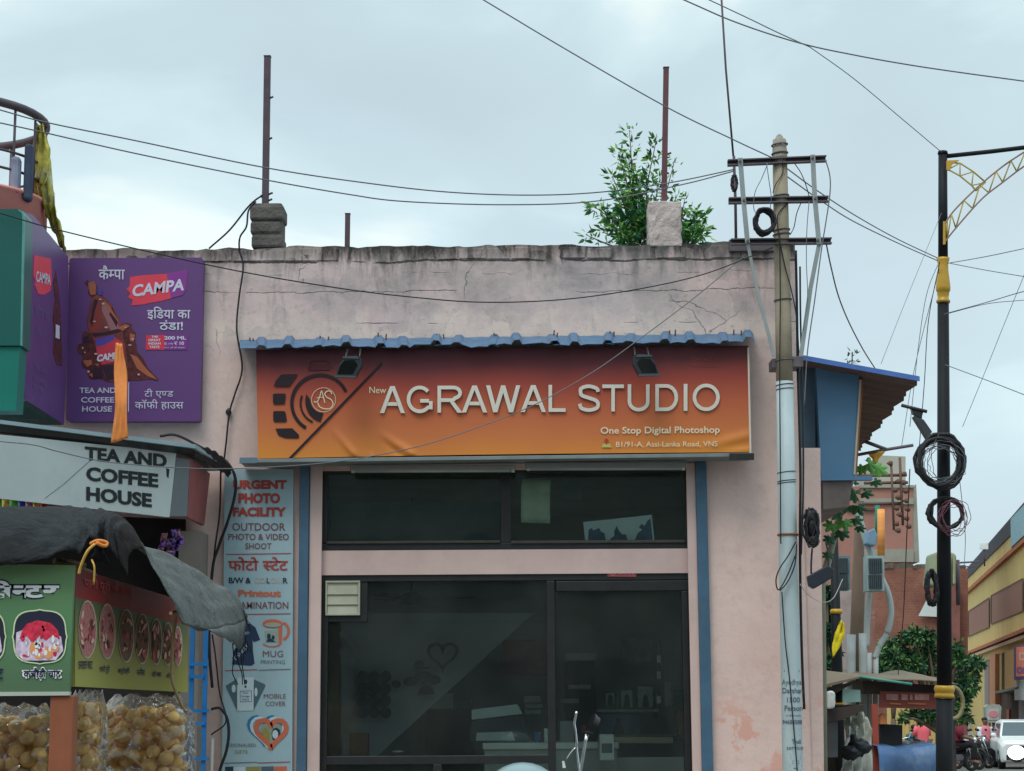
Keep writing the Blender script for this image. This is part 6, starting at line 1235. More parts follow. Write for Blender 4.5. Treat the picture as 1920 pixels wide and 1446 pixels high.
slab([(1611.5, 712), (1615.5, 712), (1604, 890), (1600.5, 890)], HY - .01, HY + 2.95, pm('hoarding_cream_edge', ph(168, 160, 148, 1.3), .5), 'banner_edge', ho)
slab([(1616, 712), (1619, 712), (1607, 884), (1604.5, 884)], HY + .05, HY + 2.9, pm('hoarding_orange', ph(150, 92, 48, 1.5), .5), 'side_banner', ho)
mb = MB(); n_ = 16; rows = [[], []]
rA_, rB_, rC_ = P(1498, 672, HY - .25), P(1724, 713, HY - .25), P(1611, 846, HY + 3.4)
rL_ = Vector((rA_.x, HY + 3.4, rA_.z - .1))
for i in range(n_ + 1):
    for e_, hh in ((0, 0), (.5, .012)):
        v = min(1, (i + e_) / n_); rows[0].append(rA_.lerp(rL_, v) + Vector((0, 0, hh))); rows[1].append(rB_.lerp(rC_, v) + Vector((.02 * math.sin(i * 2.1), 0, hh)))
mb.grid(rows, 0, False); mb.build('roof_sheet', pm('brown_tin_underside', ph(88, 72, 68, 1.5), .7, .2, 4, .1, dirt=.4, dirtcol=ph(60, 50, 50)), ho, solid=.006)
mb = MB(); mb.hexa([rA_ + Vector((0, -.012, -.01)), rB_ + Vector((0, -.012, -.01)), rB_ + Vector((0, -.012, .03)), rA_ + Vector((0, -.012, .03))], [rA_ + Vector((0, -.004, -.01)), rB_ + Vector((0, -.004, -.01)), rB_ + Vector((0, -.004, .03)), rA_ + Vector((0, -.004, .03))]); mb.build('roof_trim', pm('blue_trim', ph(74, 108, 172, 1.2), .45), ho)
slab([(1540, 895), (1636, 892), (1636, 900), (1540, 901)], HY - .02, HY + .05, HB, 'bottom_rail', ho)
slab([(1543, 903), (1598, 902), (1592, 950), (1544, 955)], HY + .02, HY + 2.5, pm('soffit_grey', ph(112, 104, 100), .85, .12, 3, .1, dirt=.5), 'soffit', ho)
fb_ = thing('floodlight', 'black floodlight on a bracket arm beyond the brown tin roof', 'floodlight', None)
mb = MB(); mb.tube([P(1690, 760, 18.8), P(1738, 772, 18.8)], .018, 6); mb.prism(YP(18.8), [(1708, 764), (1732, 770), (1728, 784), (1712, 776)], 0, -.06); mb.build('bracket', DARK, fb_)
slab([(1714, 780), (1732, 787), (1748, 810), (1739, 821), (1716, 784)], 18.78, 18.9, pm('flood_far', ph(56, 58, 62), .5), 'housing', fb_)
br_ = thing('sign_bracket', 'forked rusty iron arm sticking out below the brown tin roof', 'bracket')
mb = MB(); mb.tube([P(1608, 853, 17.5), P(1662, 843, 17.5), P(1712, 835, 17.5)], .016, 6); mb.tube([P(1622, 828, 17.5), P(1662, 843, 17.5)], .018, 6); mb.build('arm', STEEL, br_)
mb = MB(); mb.grid(loft([P(1626, 850, 17.5), P(1634, 858, 17.5), P(1640, 868, 17.5)], [P(1660, 846, 17.5), P(1648, 860, 17.5), P(1642, 870, 17.5)], 5, 3, .01)); mb.build('cloth_scrap', pm('marigold_cloth', ph(200, 150, 60), .8), br_, solid=.004)
sp3 = thing('roof_weed', 'small dark weed sprouting on the blue edge of the tin roof', 'plant')
mb = MB(); q0 = P(1597, 683, HY); 
for k in range(26): a = q0 + Vector((random.uniform(-.04, .05), random.uniform(-.04, .04), random.uniform(0, .11))); leaf(mb, a, Vector((random.uniform(-1, 1), random.uniform(-1, 1), random.uniform(-.5, 1))), random.uniform(.03, .05), .5)
mb.build('foliage', LEAF2, sp3)
mb = MB(); mb.tube([q0 - Vector((0, 0, .03)), q0 + Vector((.01, 0, .1))], .005, 5); mb.build('stem', RUST, sp3)
# ================================================================ BLACK LAMP POST with gold collars
LY = 20.0
lp = thing('lamp_post', 'black street lamp post with gold collars and a latticed gold arm', 'lamp post')
LB = pm('lamp_black', ph(32, 35, 40, .8), .6, .15, 6, .06, 0, .2); GOLD = pm('gold_paint', ph(178, 140, 44, 1.2), .4, .15, 7, .08, .1, .5, dirt=.4, dirtcol=ph(110, 84, 36))
def lpt(y_, x=None): 
    x = 1767.6 + (y_ - 287) * .0030 if x is None else x; return P(x, y_, LY)
base = lpt(1446); foot = Vector((base.x, base.y, gz(LY) - .02))
mb = MB(); mb.tube([foot, foot + Vector((0, 0, .5)), lpt(1446), lpt(1310)], [.12, .11, .088, .086], 20); mb.tube([lpt(1285), lpt(570)], [.078, .060], 20); mb.tube([lpt(485), lpt(288)], [.052, .047], 20); mb.build('shaft', LB, lp)
def gold(y0, y1, prof):
    a, b = lpt(y0), lpt(y1); mb = MB(); mb.tube([a.lerp(b, t) for t, r in prof], [r for t, r in prof], 20); mb.build('gold_collar', GOLD, lp)
gold(568, 484, [(0, .062), (0, .072), (.05, .074), (.08, .06), (.14, .058), (.18, .064), (.24, .064), (.26, .074), (.34, .078), (.55, .066), (.75, .055), (.88, .056), (.95, .066), (1, .07), (1, .05)])
gold(1309, 1286, [(0, .08), (0, .098), (.15, .104), (.3, .098), (.4, .092), (.5, .10), (.75, .106), (.95, .098), (1, .09), (1, .07)])
mb = MB(); mb.tube([lpt(289), lpt(284)], [.056, .05], 20); a = P(1775, 293, LY); b = P(1960, 272, LY - .3); mb.tube([a, a.lerp(b, .45) + Vector((0, 0, -.004)), b], .024, 10); mb.build('top_arm', LB, lp)
GP = pm('gold_bar', ph(160, 144, 72, 1.25), .5, .1, 6); PNK = pm('arch_brown_bar', ph(128, 104, 92), .5)
oa = spline([P(x, y, LY - .1) for x, y in ((1772, 420), (1788, 396), (1830, 354), (1875, 316), (1916, 288), (1960, 262))], 6); ob = spline([P(x, y, LY - .1) for x, y in ((1770, 456), (1792, 428), (1840, 374), (1880, 342), (1920, 312), (1965, 284))], 6)
mb = MB(); mb.tube(oa, .010, 6); mb.tube(ob, .010, 6); mb.build('arch_bar', PNK, lp)
mb = MB()
for i in range(1, len(oa) - 4, 4): mb.tube([oa[i], ob[i + 1]], .008, 5); mb.tube([ob[i + 1], oa[min(i + 4, len(oa) - 1)]], .008, 5)
sa = [P(x, y, LY - .1) for x, y in ((1776, 305), (1800, 306), (1825, 322), (1848, 342))]; sb2 = [P(x, y, LY - .1) for x, y in ((1778, 318), (1800, 330), (1822, 348), (1830, 358))]
mb.tube(sa, .009, 6); mb.tube(sb2, .009, 6)
for a, b in ((0, 0), (1, 1), (2, 2), (3, 3)): mb.tube([sa[a], sb2[b]], .007, 5); 
for a, b in ((1, 0), (2, 1), (3, 2)): mb.tube([sb2[b], sa[a]], .007, 5)
mb.build('lattice_bar', GP, lp)
mb = MB(); mb.prism(YP(LY - .11), [(1775, 301), (1799, 300), (1786, 308), (1780, 320), (1775, 318)], .005, -.02); mb.prism(YP(LY - .11), [(1769, 415), (1773, 415), (1773, 458), (1769, 458)], .005, -.02); mb.build('gusset', GOLD, lp)
coil('largest black cable coil hung high on the lamp post', (1761, 868), 41, 47, LY - .14, .022, 9, BLACKC, .008)
coil('middle black cable coil with red lead on the lamp post', (1771, 962), 31, 27, LY - .13, .016, 5, BLACKC, .008)
coil('narrow black cable coil lowest on the lamp post', (1746, 1103), 9, 32, LY - .12, .018, 6, BLACKC, .01)
mb = MB(); q = P(1764, 868, LY - .2)
for k in range(14): mb.torus((q.x + random.uniform(-.04, .04), q.y - random.uniform(0, .05), q.z + random.uniform(-.03, .03)), random.uniform(.14, .26), random.uniform(.16, .30), .0035, 26, 4, random.uniform(-.3, .3), .015)
tag(mb.build('loose_wires', GREYC), 'tangle of thin loose wires inside the largest coil on the lamp post', 'wires')
mb = MB(); q = P(1785, 965, LY - .2)
for k in range(6): mb.torus((q.x + random.uniform(-.03, .05), q.y - random.uniform(0, .04), q.z + random.uniform(-.05, .03)), random.uniform(.1, .17), random.uniform(.12, .2), .0035, 22, 4, random.uniform(-.3, .3), .012)
tag(mb.build('loose_wires', pm('reddish_wire', ph(110, 70, 80), .6)), 'tangle of thin reddish wires beside the middle coil on the lamp post', 'wires')
# ================================================================ FAR END OF THE SIDE STREET: buildings
def brick_mat(name, c1, c2, mort, scale, rough=.9):
    m = bpy.data.materials.new(name); m.use_nodes = True; t = m.node_tree; n = t.nodes; l = t.links; b = n['Principled BSDF']; b.inputs['Roughness'].default_value = rough
    g = n.new('ShaderNodeNewGeometry'); s = n.new('ShaderNodeSeparateXYZ'); l.new(g.outputs['Position'], s.inputs[0]); cb = n.new('ShaderNodeCombineXYZ'); l.new(s.outputs['X'], cb.inputs[0]); l.new(s.outputs['Z'], cb.inputs[1])
    br = n.new('ShaderNodeTexBrick'); br.inputs['Scale'].default_value = scale; br.inputs['Color1'].default_value = (*c1, 1); br.inputs['Color2'].default_value = (*c2, 1); br.inputs['Mortar'].default_value = (*mort, 1); br.inputs['Mortar Size'].default_value = .02; l.new(cb.outputs[0], br.inputs['Vector'])
    no = n.new('ShaderNodeTexNoise'); no.inputs['Scale'].default_value = .9; no.inputs['Detail'].default_value = 8; no.inputs['Roughness'].default_value = .7; l.new(g.outputs['Position'], no.inputs['Vector'])
    r = n.new('ShaderNodeMapRange'); r.inputs[1].default_value = .42; r.inputs[2].default_value = .68; r.inputs[4].default_value = .75; l.new(no.outputs['Fac'], r.inputs[0])
    mi = n.new('ShaderNodeMix'); mi.data_type = 'RGBA'; l.new(r.outputs[0], mi.inputs[0]); l.new(br.outputs['Color'], mi.inputs[6]); mi.inputs[7].default_value = (*[x * .62 for x in c2], 1); l.new(mi.outputs[2], b.inputs['Base Color']); return m
KB = 1.45
SALB = pm('salmon_wall', ph(140, 102, 92, KB), .9, .14, .9, .05, dirt=.5, dirtcol=ph(128, 92, 84, KB), dscale=.6)
BRK = brick_mat('old_brick', ph(126, 82, 68, KB), ph(116, 72, 60, KB), ph(124, 96, 84, KB), 2.6)
CONG = pm('far_concrete', ph(130, 130, 120, KB), .9, .12, .8, .05, dirt=.5, dirtcol=ph(100, 100, 92, KB), dscale=.5)
def bslab(poly, Y, dep, mat, name, parent, **k): return slab(poly, Y, Y + dep, mat, name, parent, **k)
b1_ = thing('brick_building', 'tall salmon brick building with grey floor bands and a grey tank room on top', 'building')
bslab([(1570, 1500), (1712, 1500), (1712, 912), (1570, 912)], 82, 8, SALB, 'wall', b1_)
bslab([(1712.3, 1054), (1724, 1054), (1718, 908), (1712.3, 912)], 82.02, 8, CONG, 'side_wall', b1_)
for y_, h in ((912, 5), (940, 11), (1042, 24)): bslab([(1612, y_ + h / 2), (1713, y_ + h / 2), (1713, y_ - h / 2), (1612, y_ - h / 2)], 81.9, .1, CONG, 'floor_band', b1_)
bslab([(1640, 911), (1698, 911), (1698, 856), (1652, 854), (1640, 860)], 82.5, 5, pm('tank_room_grey', ph(146, 146, 136, KB), .9, .1, .6, .04), 'tank_room', b1_)
bslab([(1588, 957), (1650, 957), (1650, 953), (1588, 953)], 81.88, .12, RUST2, 'ledge', b1_)
b2_ = thing('brick_building', 'low old brick building with ragged dark parapet behind the lamp post', 'building')
bslab([(1640, 1500), (1815, 1500), (1815, 1066), (1640, 1066)], 72, 6, BRK, 'wall', b2_)
mb = MB(); px = 1640
while px < 1800:
    w_ = random.uniform(6, 14); mb.pbox(px, 1058 + random.uniform(-3, 3), px + w_ - .4, 1066, 71.95 + random.uniform(0, .08), .4); px += w_
mb.build('parapet', pm('mouldy_far_parapet', ph(90, 82, 74, KB), .95, .3, 2, .1, dirt=.6), b2_)
tag(MB().prism(YP(71.8), [(1738, 1124), (1764, 1126), (1764, 1157), (1722, 1155)], .02).build('wall_banner', pm('white_banner', ph(176, 186, 184, KB), .6, .06, 1)), 'white banner tied to the old brick wall beside the lamp post', 'banner')
bslab([(1774, 1210), (1800, 1210), (1800, 1085), (1776, 1085)], 71.3, .6, pm('rusty_far_wall', ph(112, 76, 70, KB), .9, .25, .8, .05, dirt=.5), 'side_pier', b2_)
gw = thing('grey_house', 'pale lilac grey house wall behind the small tree at the end of the street', 'building')
bslab([(1540, 1500), (1652, 1500), (1652, 1112), (1540, 1100)], 76, 5, pm('lilac_wall', ph(146, 136, 134, KB), .9, .15, .5, .05, dirt=.4), 'wall', gw)
bslab([(1560, 1500), (1850, 1500), (1850, 1258), (1560, 1258)], 112, 5, pm('pale_lilac_wall', ph(160, 160, 166, KB), .9, .08, .4, .05, dirt=.3), 'wall', gw)
bslab([(1806, 1268), (1850, 1262), (1850, 1243), (1806, 1247)], 111.5, .6, pm('white_ledge', ph(190, 190, 190, KB), .8), 'ledge', gw)
yb = thing('yellow_building', 'long yellow two storey building with brown boarded windows along the side street', 'building')
Pf = P(1812, 1075, 110.0); Pn = P(1920, 971, 75.0); dr_ = Vector((Pn.x - Pf.x, Pn.y - Pf.y, 0)).normalized(); nrm = Vector((dr_.y, -dr_.x, 0)); YB = Plane((Pf.x, Pf.y, 0), nrm)
YEL = pm('yellow_plaster', ph(192, 168, 108, 1.25), .85, .06, .6, .04, dirt=.3, dirtcol=ph(150, 128, 84, 1.2), dscale=.7); ORB = pm('orange_brown_band', ph(150, 92, 62, KB), .8, .1, 1)
YWIN = pm('brown_boarding', ph(128, 92, 78, KB), .85, .15, 2.5, .1, stretch=(3, 3, .3)); DKB = pm('dark_far_parapet', ph(60, 58, 66), .8, .15, 2)
far = YB.at(1812, 1075); L_ = lambda px: YB.at(px, 1200)
near = L_(1990); farx = L_(1812); zg = -1.0; zt_ = YB.at(1812, 1088).z
dep = nrm * -9
mb = MB(); q = [Vector((farx.x, farx.y, zg)), Vector((near.x, near.y, zg)), Vector((near.x, near.y, zt_)), Vector((farx.x, farx.y, zt_))]; mb.hexa(q, [v + dep for v in q]); mb.build('wall', YEL, yb)
zb0 = zt_ + .003; q = [Vector((farx.x, farx.y, zb0)), Vector((near.x, near.y, zb0)), Vector((near.x, near.y, YB.at(1812, 1062).z)), Vector((farx.x, farx.y, YB.at(1812, 1069).z))]
mb = MB(); mb.hexa([v + nrm * .05 for v in q], [v - nrm * .25 for v in q]); mb.build('parapet', DKB, yb)
mb = MB(); mb.prism(YB, [(1895, 1027), (1960, 966), (1960, 905), (1895, 973)], .2, -2); mb.build('roof_box', pm('pale_blue_box', ph(120, 152, 160, KB), .7, .08, 1), yb)
def yband(y_far, h, out, mat, name):
    z = YB.at(1812, y_far).z; hh = h / 32.7; q = [Vector((farx.x, farx.y, z - hh)), Vector((near.x, near.y, z - hh)), Vector((near.x, near.y, z + hh)), Vector((farx.x, farx.y, z + hh))]
    mb = MB(); mb.hexa([v + nrm * out for v in q], [v + nrm * .002 for v in q]); mb.build(name, mat, yb)
yband(1114, 3, .16, ORB, 'floor_band'); yband(1229, 2.4, .3, ORB, 'floor_band'); yband(1236, 2.2, .22, pm('band_pale', ph(186, 160, 132, KB), .8), 'floor_band')
for pl in ([(1815, 1194), (1854, 1176), (1854, 1121), (1815, 1147)], [(1858, 1170), (1917, 1146), (1917, 1085), (1858, 1117)], [(1921, 1143), (1975, 1120), (1975, 1050), (1921, 1083)]):
    mb = MB(); mb.prism(YB, pl, .03, .004); w_ = mb.build('window', YWIN, yb)
    mb = MB(); line(mb, YB, pl, 1.6, .05, True); mb.build('window_frame', pm('frame_brown', ph(96, 70, 58, KB), .8), w_)
lilac = bpy.data.materials['pale_lilac_wall']
for pl, mt, nm, o_ in (([(1846, 1395), (1854, 1395), (1854, 1236), (1846, 1238)], pm('pier_grey', ph(120, 112, 112, KB), .85), 'pier', .1), ([(1855, 1320), (1866, 1320), (1866, 1226), (1855, 1230)], pm('pier_salmon', ph(168, 116, 86, KB), .85, .1, 1), 'pier', .3), ([(1866.5, 1298), (1878, 1298), (1878, 1226), (1866.5, 1230)], pm('pier_olive', ph(150, 136, 90, KB), .85), 'pier', .12), ([(1878.5, 1300), (1883, 1300), (1883, 1222), (1878.5, 1225)], DKB, 'dark_opening', .03), ([(1883.5, 1296), (1905, 1290), (1905, 1216), (1883.5, 1222)], pm('pier_ochre', ph(160, 124, 76, KB), .85), 'pier', .16), ([(1866.5, 1440), (1950, 1440), (1950, 1292), (1866.5, 1300)], pm('shop_dark_brown', ph(76, 58, 48), .9, .3, .8), 'dark_opening', .05), ([(1866, 1301), (1910, 1292), (1910, 1287), (1866, 1296)], pm('ledge_grey', ph(122, 124, 116, KB), .85), 'ledge', .7), ([(1887, 1395), (1892, 1395), (1892, 1330), (1887, 1330)], ORB, 'shutter_post', .12), ([(1910, 1420), (1930, 1420), (1930, 1310), (1910, 1314)], pm('pier_white', ph(160, 162, 164, KB), .85), 'pier', .2)):
    mb = MB(); mb.prism(YB, pl, o_, .003); mb.build(nm, mt, yb)
os_ = thing('shop_sign', 'orange and blue shop signboard at the right edge below the yellow wall', 'sign')
mb = MB(); mb.prism(YB, [(1901, 1275), (1960, 1270), (1960, 1203), (1901, 1213)], .8, .5); mb.build('board', pm('sign_blue', ph(60, 58, 110, KB), .6), os_)
mb = MB(); mb.prism(YB, [(1905, 1269), (1960, 1264), (1960, 1208), (1905, 1214)], .82, .801); mb.build('sign_face', pm('sign_orange', ph(200, 108, 84, KB), .6), os_)
texts(YB, os_, [(flat('far_sign_cream', ph(186, 150, 130, KB)), [bt('D', 1911, 1924, 1239, 16, bold=.05)]), (flat('far_sign_violet', ph(112, 70, 104, KB)), [bt('00', 1906, 1928, 1264, 14, bold=.05)])], 'lettering', .83)
mb = MB(); mb.prism(YB, [(1902, 1313), (1950, 1313), (1950, 1277), (1902, 1277)], .7, .5); mb.build('lower_board', pm('sign_lower_grey', ph(166, 172, 172, KB), .7), os_)
ag = thing('antenna_dish', 'small white rooftop antenna panel above the yellow building', 'antenna')
bslab([(1838, 1030), (1853, 1030), (1853, 1019), (1838, 1019)], 74, .1, pm('white_panel', ph(196, 204, 204, KB), .6), 'panel', ag)
mb = MB(); mb.tube([P(1845, 1030, 74.05), P(1846, 1062, 74.05)], .03, 6); mb.build('mast', RUST, ag)
lb = thing('lightbox_sign', 'rounded white lightbox sign with pink emblem standing behind the walking man', 'sign')
bslab([(1847, 1326), (1852, 1321), (1874, 1321), (1878, 1326), (1876, 1352), (1872, 1355), (1853, 1355), (1849, 1351)], 71, .3, pm('lightbox_grey', ph(140, 148, 144, KB), .6), 'casing', lb)
bslab([(1851, 1329), (1874, 1329), (1873, 1350), (1852, 1350)], 70.98, .02, pm('lightbox_face', ph(160, 162, 160, KB), .5), 'sign_face', lb)
mb = MB(); mb.prism(YP(70.97), ell(1863, 1339, 9, 6.5, 14), .01); mb.build('emblem', pm('emblem_pink', ph(178, 120, 132, KB), .6), lb)
mb = MB(); a = P(1863, 1355, 71.1); mb.tube([a, Vector((a.x, a.y, gz(71)))], .06, 8); mb.build('stand', DKB, lb)
# transformer, poles and boxes between the buildings
tf = thing('transformer', 'mossy green pole transformer behind the lamp post', 'transformer')
bslab([(1745, 1098), (1752, 1038), (1758, 1034), (1788, 1036), (1794, 1042), (1793, 1098)], 38, .8, pm('transformer_green', ph(120, 124, 98, KB), .7, .15, 2, .06, dirt=.4), 'tank', tf, bevel=.05)
for x_ in (1779, 1787): bslab([(x_, 1094), (x_ + 3, 1094), (x_ + 3, 1044), (x_, 1044)], 37.9, .1, pm('transformer_fin', ph(136, 138, 110, KB), .7), 'cooling_fin', tf)
mb = MB(); mb.tube([P(1781, 1060, 38.4), P(1780, 1115, 38.4), P(1779, 1500, 38.4)], .045, 8); mb.tube([P(1795, 1050, 38.4), P(1797, 1135, 38.4)], .045, 8); mb.tube([P(1790, 1056, 38.3), P(1836, 1053, 40)], .02, 6); mb.tube([P(1790, 1064, 38.3), P(1832, 1062, 40)], .015, 6); mb.build('support', RUST, tf)
ir = thing('insulator_rack', 'rusty double rack of pin insulators before the salmon brick building', 'electrical rack')
YI2 = 34; RU = pm('rack_rust', ph(92, 70, 62), .8, .2, 3)
mb = MB()
mb.tube([P(1671, 870, YI2), P(1676, 994, YI2)], .022, 6); mb.tube([P(1687, 858, YI2), P(1693, 985, YI2)], .025, 6)
for a, b, y_ in ((1604, 1700, 891), (1620, 1702, 905), (1612, 1690, 944)): mb.tube([P(a, y_ + 1, YI2 + .05), P(b, y_, YI2 + .05)], .03, 6)
mb.build('rack_frame', RU, ir)
for i, (x_, y_) in enumerate(((1668, 869), (1694, 889), (1683, 903), (1693, 905), (1677, 919), (1697, 921), (1683, 933), (1698, 939), (1680, 953), (1701, 955), (1686, 965), (1699, 972), (1680, 982), (1703, 987), (1683, 995))):
    q = P(x_, y_, YI2); mb = MB(); mb.tube([q + Vector((-.05, 0, 0)), q + Vector((-.02, 0, 0)), q + Vector((0, 0, 0)), q + Vector((.05, 0, 0))], [.012, .03, .05, .04], 8); mb.build('insulator', RU, ir)
dp = thing('electric_pole', 'brown wooden looking electric pole wrapped in grey conduits by the stalls', 'pole')
mb = MB(); a = P(1604, 1440, 32); mb.tube([Vector((a.x, 32, gz(32))), P(1607, 1200, 32), P(1612, 940, 32)], [.17, .12, .075], 12); mb.build('shaft', pm('pole_brown', ph(104, 88, 76, 1.1), .9, .2, 3, .1, stretch=(1, 1, .3)), dp)
GRP = pm('grey_conduit', ph(142, 148, 148), .5, .08, 3)
for pts, r in (([(1608, 955), (1622, 1010), (1633, 1040), (1631, 1090), (1626, 1160), (1625, 1215)], .052), ([(1634, 1042), (1652, 1082), (1666, 1115), (1671, 1150), (1664, 1185), (1650, 1210), (1640, 1235)], .05), ([(1596, 1190), (1596, 1446)], .075), ([(1618, 1188), (1620, 1446)], .07), ([(1629, 1224), (1630, 1446)], .05), ([(1642, 1230), (1642, 1446)], .045)):
    mb = MB(); mb.tube(spline([P(x, y, 31.6) for x, y in pts], 6), r, 8); mb.build('conduit', GRP, dp)
for lab, poly, mt in (('grey meter cabinet with grille hung on the brown electric pole', [(1626, 1108), (1658, 1108), (1658, 1042), (1626, 1042)], pm('meter_frame', ph(130, 146, 146), .6)), ('blue green finned cabinet left of the brown electric pole', [(1566, 1106), (1594, 1106), (1594, 1042), (1566, 1042)], pm('cabinet_teal', ph(86, 108, 112), .6))):
    mc = thing('meter_cabinet', lab, 'cabinet'); bslab(poly, 31.0, .35, mt, 'casing', mc)
    x0, x1 = poly[0][0], poly[1][0]; mb = MB()
    for k in range(7): mb.pbox(x0 + 3 + k * (x1 - x0 - 6) / 7, 1047, x0 + 5.6 + k * (x1 - x0 - 6) / 7, 1075, 30.96, .03); mb.pbox(x0 + 3 + k * (x1 - x0 - 6) / 7, 1078, x0 + 5.6 + k * (x1 - x0 - 6) / 7, 1104, 30.96, .03)
    mb.build('grille', pm('grille_dark', ph(48, 58, 62), .6), mc)
tag(MB().prism(YP(31.4), [(1623, 1020), (1627, 996), (1640, 990), (1646, 1004), (1642, 1024)], .1, -.15).build('pole_box', pm('box_blue_grey', ph(98, 122, 140), .6), bevel=.02), 'blue grey rounded box strapped to the conduit', 'box')
mb = MB(); mb.tube([P(1652, 1046, 36), P(1652, 955, 36)], .07, 8); o_ = mb.build('striped_post', pm('post_orange', ph(196, 130, 70), .7, .3, 3, 0, stretch=(.1, .1, 1.5))); tag(o_, 'orange and white spotted post beyond the grey meter cabinet', 'post')
mb = MB(); mb.tube([P(1645, 1010, 36.5), P(1645, 944, 36.5)], .045, 8); tag(mb.build('green_pipe', pm('pipe_green', ph(30, 110, 92), .6)), 'thin dark green pipe beside the orange spotted post', 'pipe')
bp = thing('lamp_post', 'slim black lamp post with gold ring and yellow cloth beside the pink wall', 'lamp post')
mb = MB(); a = P(1573, 1446, 26); mb.tube([Vector((a.x, 26, gz(26))), P(1569, 1240, 26), P(1564, 1000, 26)], [.085, .075, .05], 14); mb.build('shaft', LB, bp)
for y_ in (1147, 1318): mb = MB(); a = P(1568 if y_ < 1200 else 1571, y_, 26); mb.lathe([(.06, -.035), (.085, -.02), (.085, .01), (.07, .035)], tuple(a), 14); mb.build('gold_collar', GOLD, bp)
mb = MB(); mb.grid(loft([P(1576, 1164, 25.8), P(1566, 1190, 25.8), P(1560, 1212, 25.8), P(1561, 1232, 25.8)], [P(1580, 1166, 25.8), P(1584, 1182, 25.8), P(1580, 1200, 25.8), P(1564, 1232, 25.8)], 6, 5, .025)); tag(mb.build('yellow_cloth', pm('bright_yellow_cloth', ph(206, 186, 40, 1.3), .8, .15, 6), None, solid=.006), 'bright yellow cloth tied to the slim black lamp post', 'cloth')
# ================================================================ TREES of the side street
BARK = pm('bark', ph(88, 76, 62), .95, .2, 5, .2)
def tree(name, label, base, clumps, n, s, Y, mats, cat='tree', group=None):
    t_ = thing(name, label, cat, group); tm = MB(); fm_ = MB(); b = Vector(base); k = ppm(Y)
    cs = [(P(x + random.uniform(-4, 4), y + random.uniform(-4, 4), Y + random.uniform(-.6, .6)), r / k * random.uniform(.6, 1.05)) for x, y, r in clumps]; mid = sum((c for c, r in cs), Vector()) / len(cs)
    f_ = Vector((b.x * .6 + mid.x * .4, b.y * .6 + mid.y * .4, (b.z + mid.z) / 2)); tm.tube([b, b.lerp(f_, .5), f_], [.12, .10, .07], 8)
    tot = sum(r * r for c, r in cs)
    for c, r in cs:
        tm.tube(spline([f_, f_.lerp(c, .6) + Vector((0, 0, .1)), c], 4), [.05 - .004 * i for i in range(9)], 5)
        for _ in range(int(n * r * r / tot)):
            d_ = Vector((random.gauss(0, 1), random.gauss(0, 1), random.gauss(0, 1))).normalized(); q = c + d_ * r * (random.random() ** .6 * 1.05 if random.random() < .8 else random.uniform(.9, 1.5)) * (1, 1, .8)[0]
            leaf(fm_, q, d_ + Vector((random.uniform(-.8, .8), random.uniform(-.8, .8), random.uniform(-1, .3))), s * random.uniform(.7, 1.3), .5, random.choice((0, 1, 1, 2)))
    tm.build('trunk', BARK, t_); fm_.build('crown', mats, t_); return t_
LM = [pm('street_leaf', ph(58, 98, 58, 1.1), .6, .5, 2.5, 0, 0, .15), pm('street_leaf_dark', ph(34, 66, 50, 1.0), .6, .4, 3, 0, 0, .15), pm('street_leaf_pale', ph(92, 124, 66, 1.1), .6, .3, 3, 0, 0, .15)]
gp = lambda px, Y: Vector((P(px, 1440, Y).x, Y, gz(Y)))
tree('street_tree', 'broad leafy tree spreading behind the lamp post above the stall roof', gp(1772, 44), [(1664, 1212, 14), (1690, 1200, 16), (1712, 1196, 13), (1738, 1198, 16), (1735, 1222, 16), (1672, 1240, 20), (1700, 1232, 18), (1720, 1248, 20), (1690, 1262, 18), (1745, 1258, 16), (1798, 1240, 16), (1815, 1248, 18), (1832, 1242, 11), (1800, 1272, 16), (1818, 1288, 13), (1803, 1305, 14), (1830, 1270, 9), (1790, 1212, 12), (1660, 1262, 12), (1690, 1344, 6), (1702, 1341, 8), (1718, 1338, 9), (1734, 1336, 9), (1748, 1338, 9), (1730, 1350, 7), (1805, 1330, 9), (1812, 1345, 7), (1798, 1350, 7)], 5200, .12, 44, LM)
tree('street_tree', 'soft yellow green bush below the old brick wall', gp(1676, 50), [(1662, 1226, 15), (1678, 1218, 16), (1690, 1240, 14), (1660, 1250, 15)], 2200, .10, 50, [LM[2], LM[2], LM[0]])
tree('dark_bush', 'tall dark green bush squeezed against the pink wall edge', gp(1552, 30), [(1552, 1110, 12), (1556, 1150, 14), (1552, 1190, 13), (1556, 1225, 14), (1552, 1245, 12)], 1600, .09, 30, [LM[1], LM[1], LM[0]], 'bush')
pp = thing('papaya_plant', 'papaya plant with large lobed leaves under the blue hoarding', 'plant')
tm = MB(); tm.tube([Vector((P(1538, 1446, 18.5).x, 18.5, 0)), P(1540, 1100, 18.5), P(1575, 965, 18.5), P(1606, 880, 18.5)], [.05, .04, .03, .02], 8); tm.build('stem', pm('papaya_stem', ph(130, 128, 112), .85), pp)
PL = pm('papaya_leaf', ph(70, 118, 54, 1.45), .5, .25, 6, .05); PL2 = pm('papaya_leaf_dark', ph(42, 84, 52, 1.3), .5, .25, 6, .05)
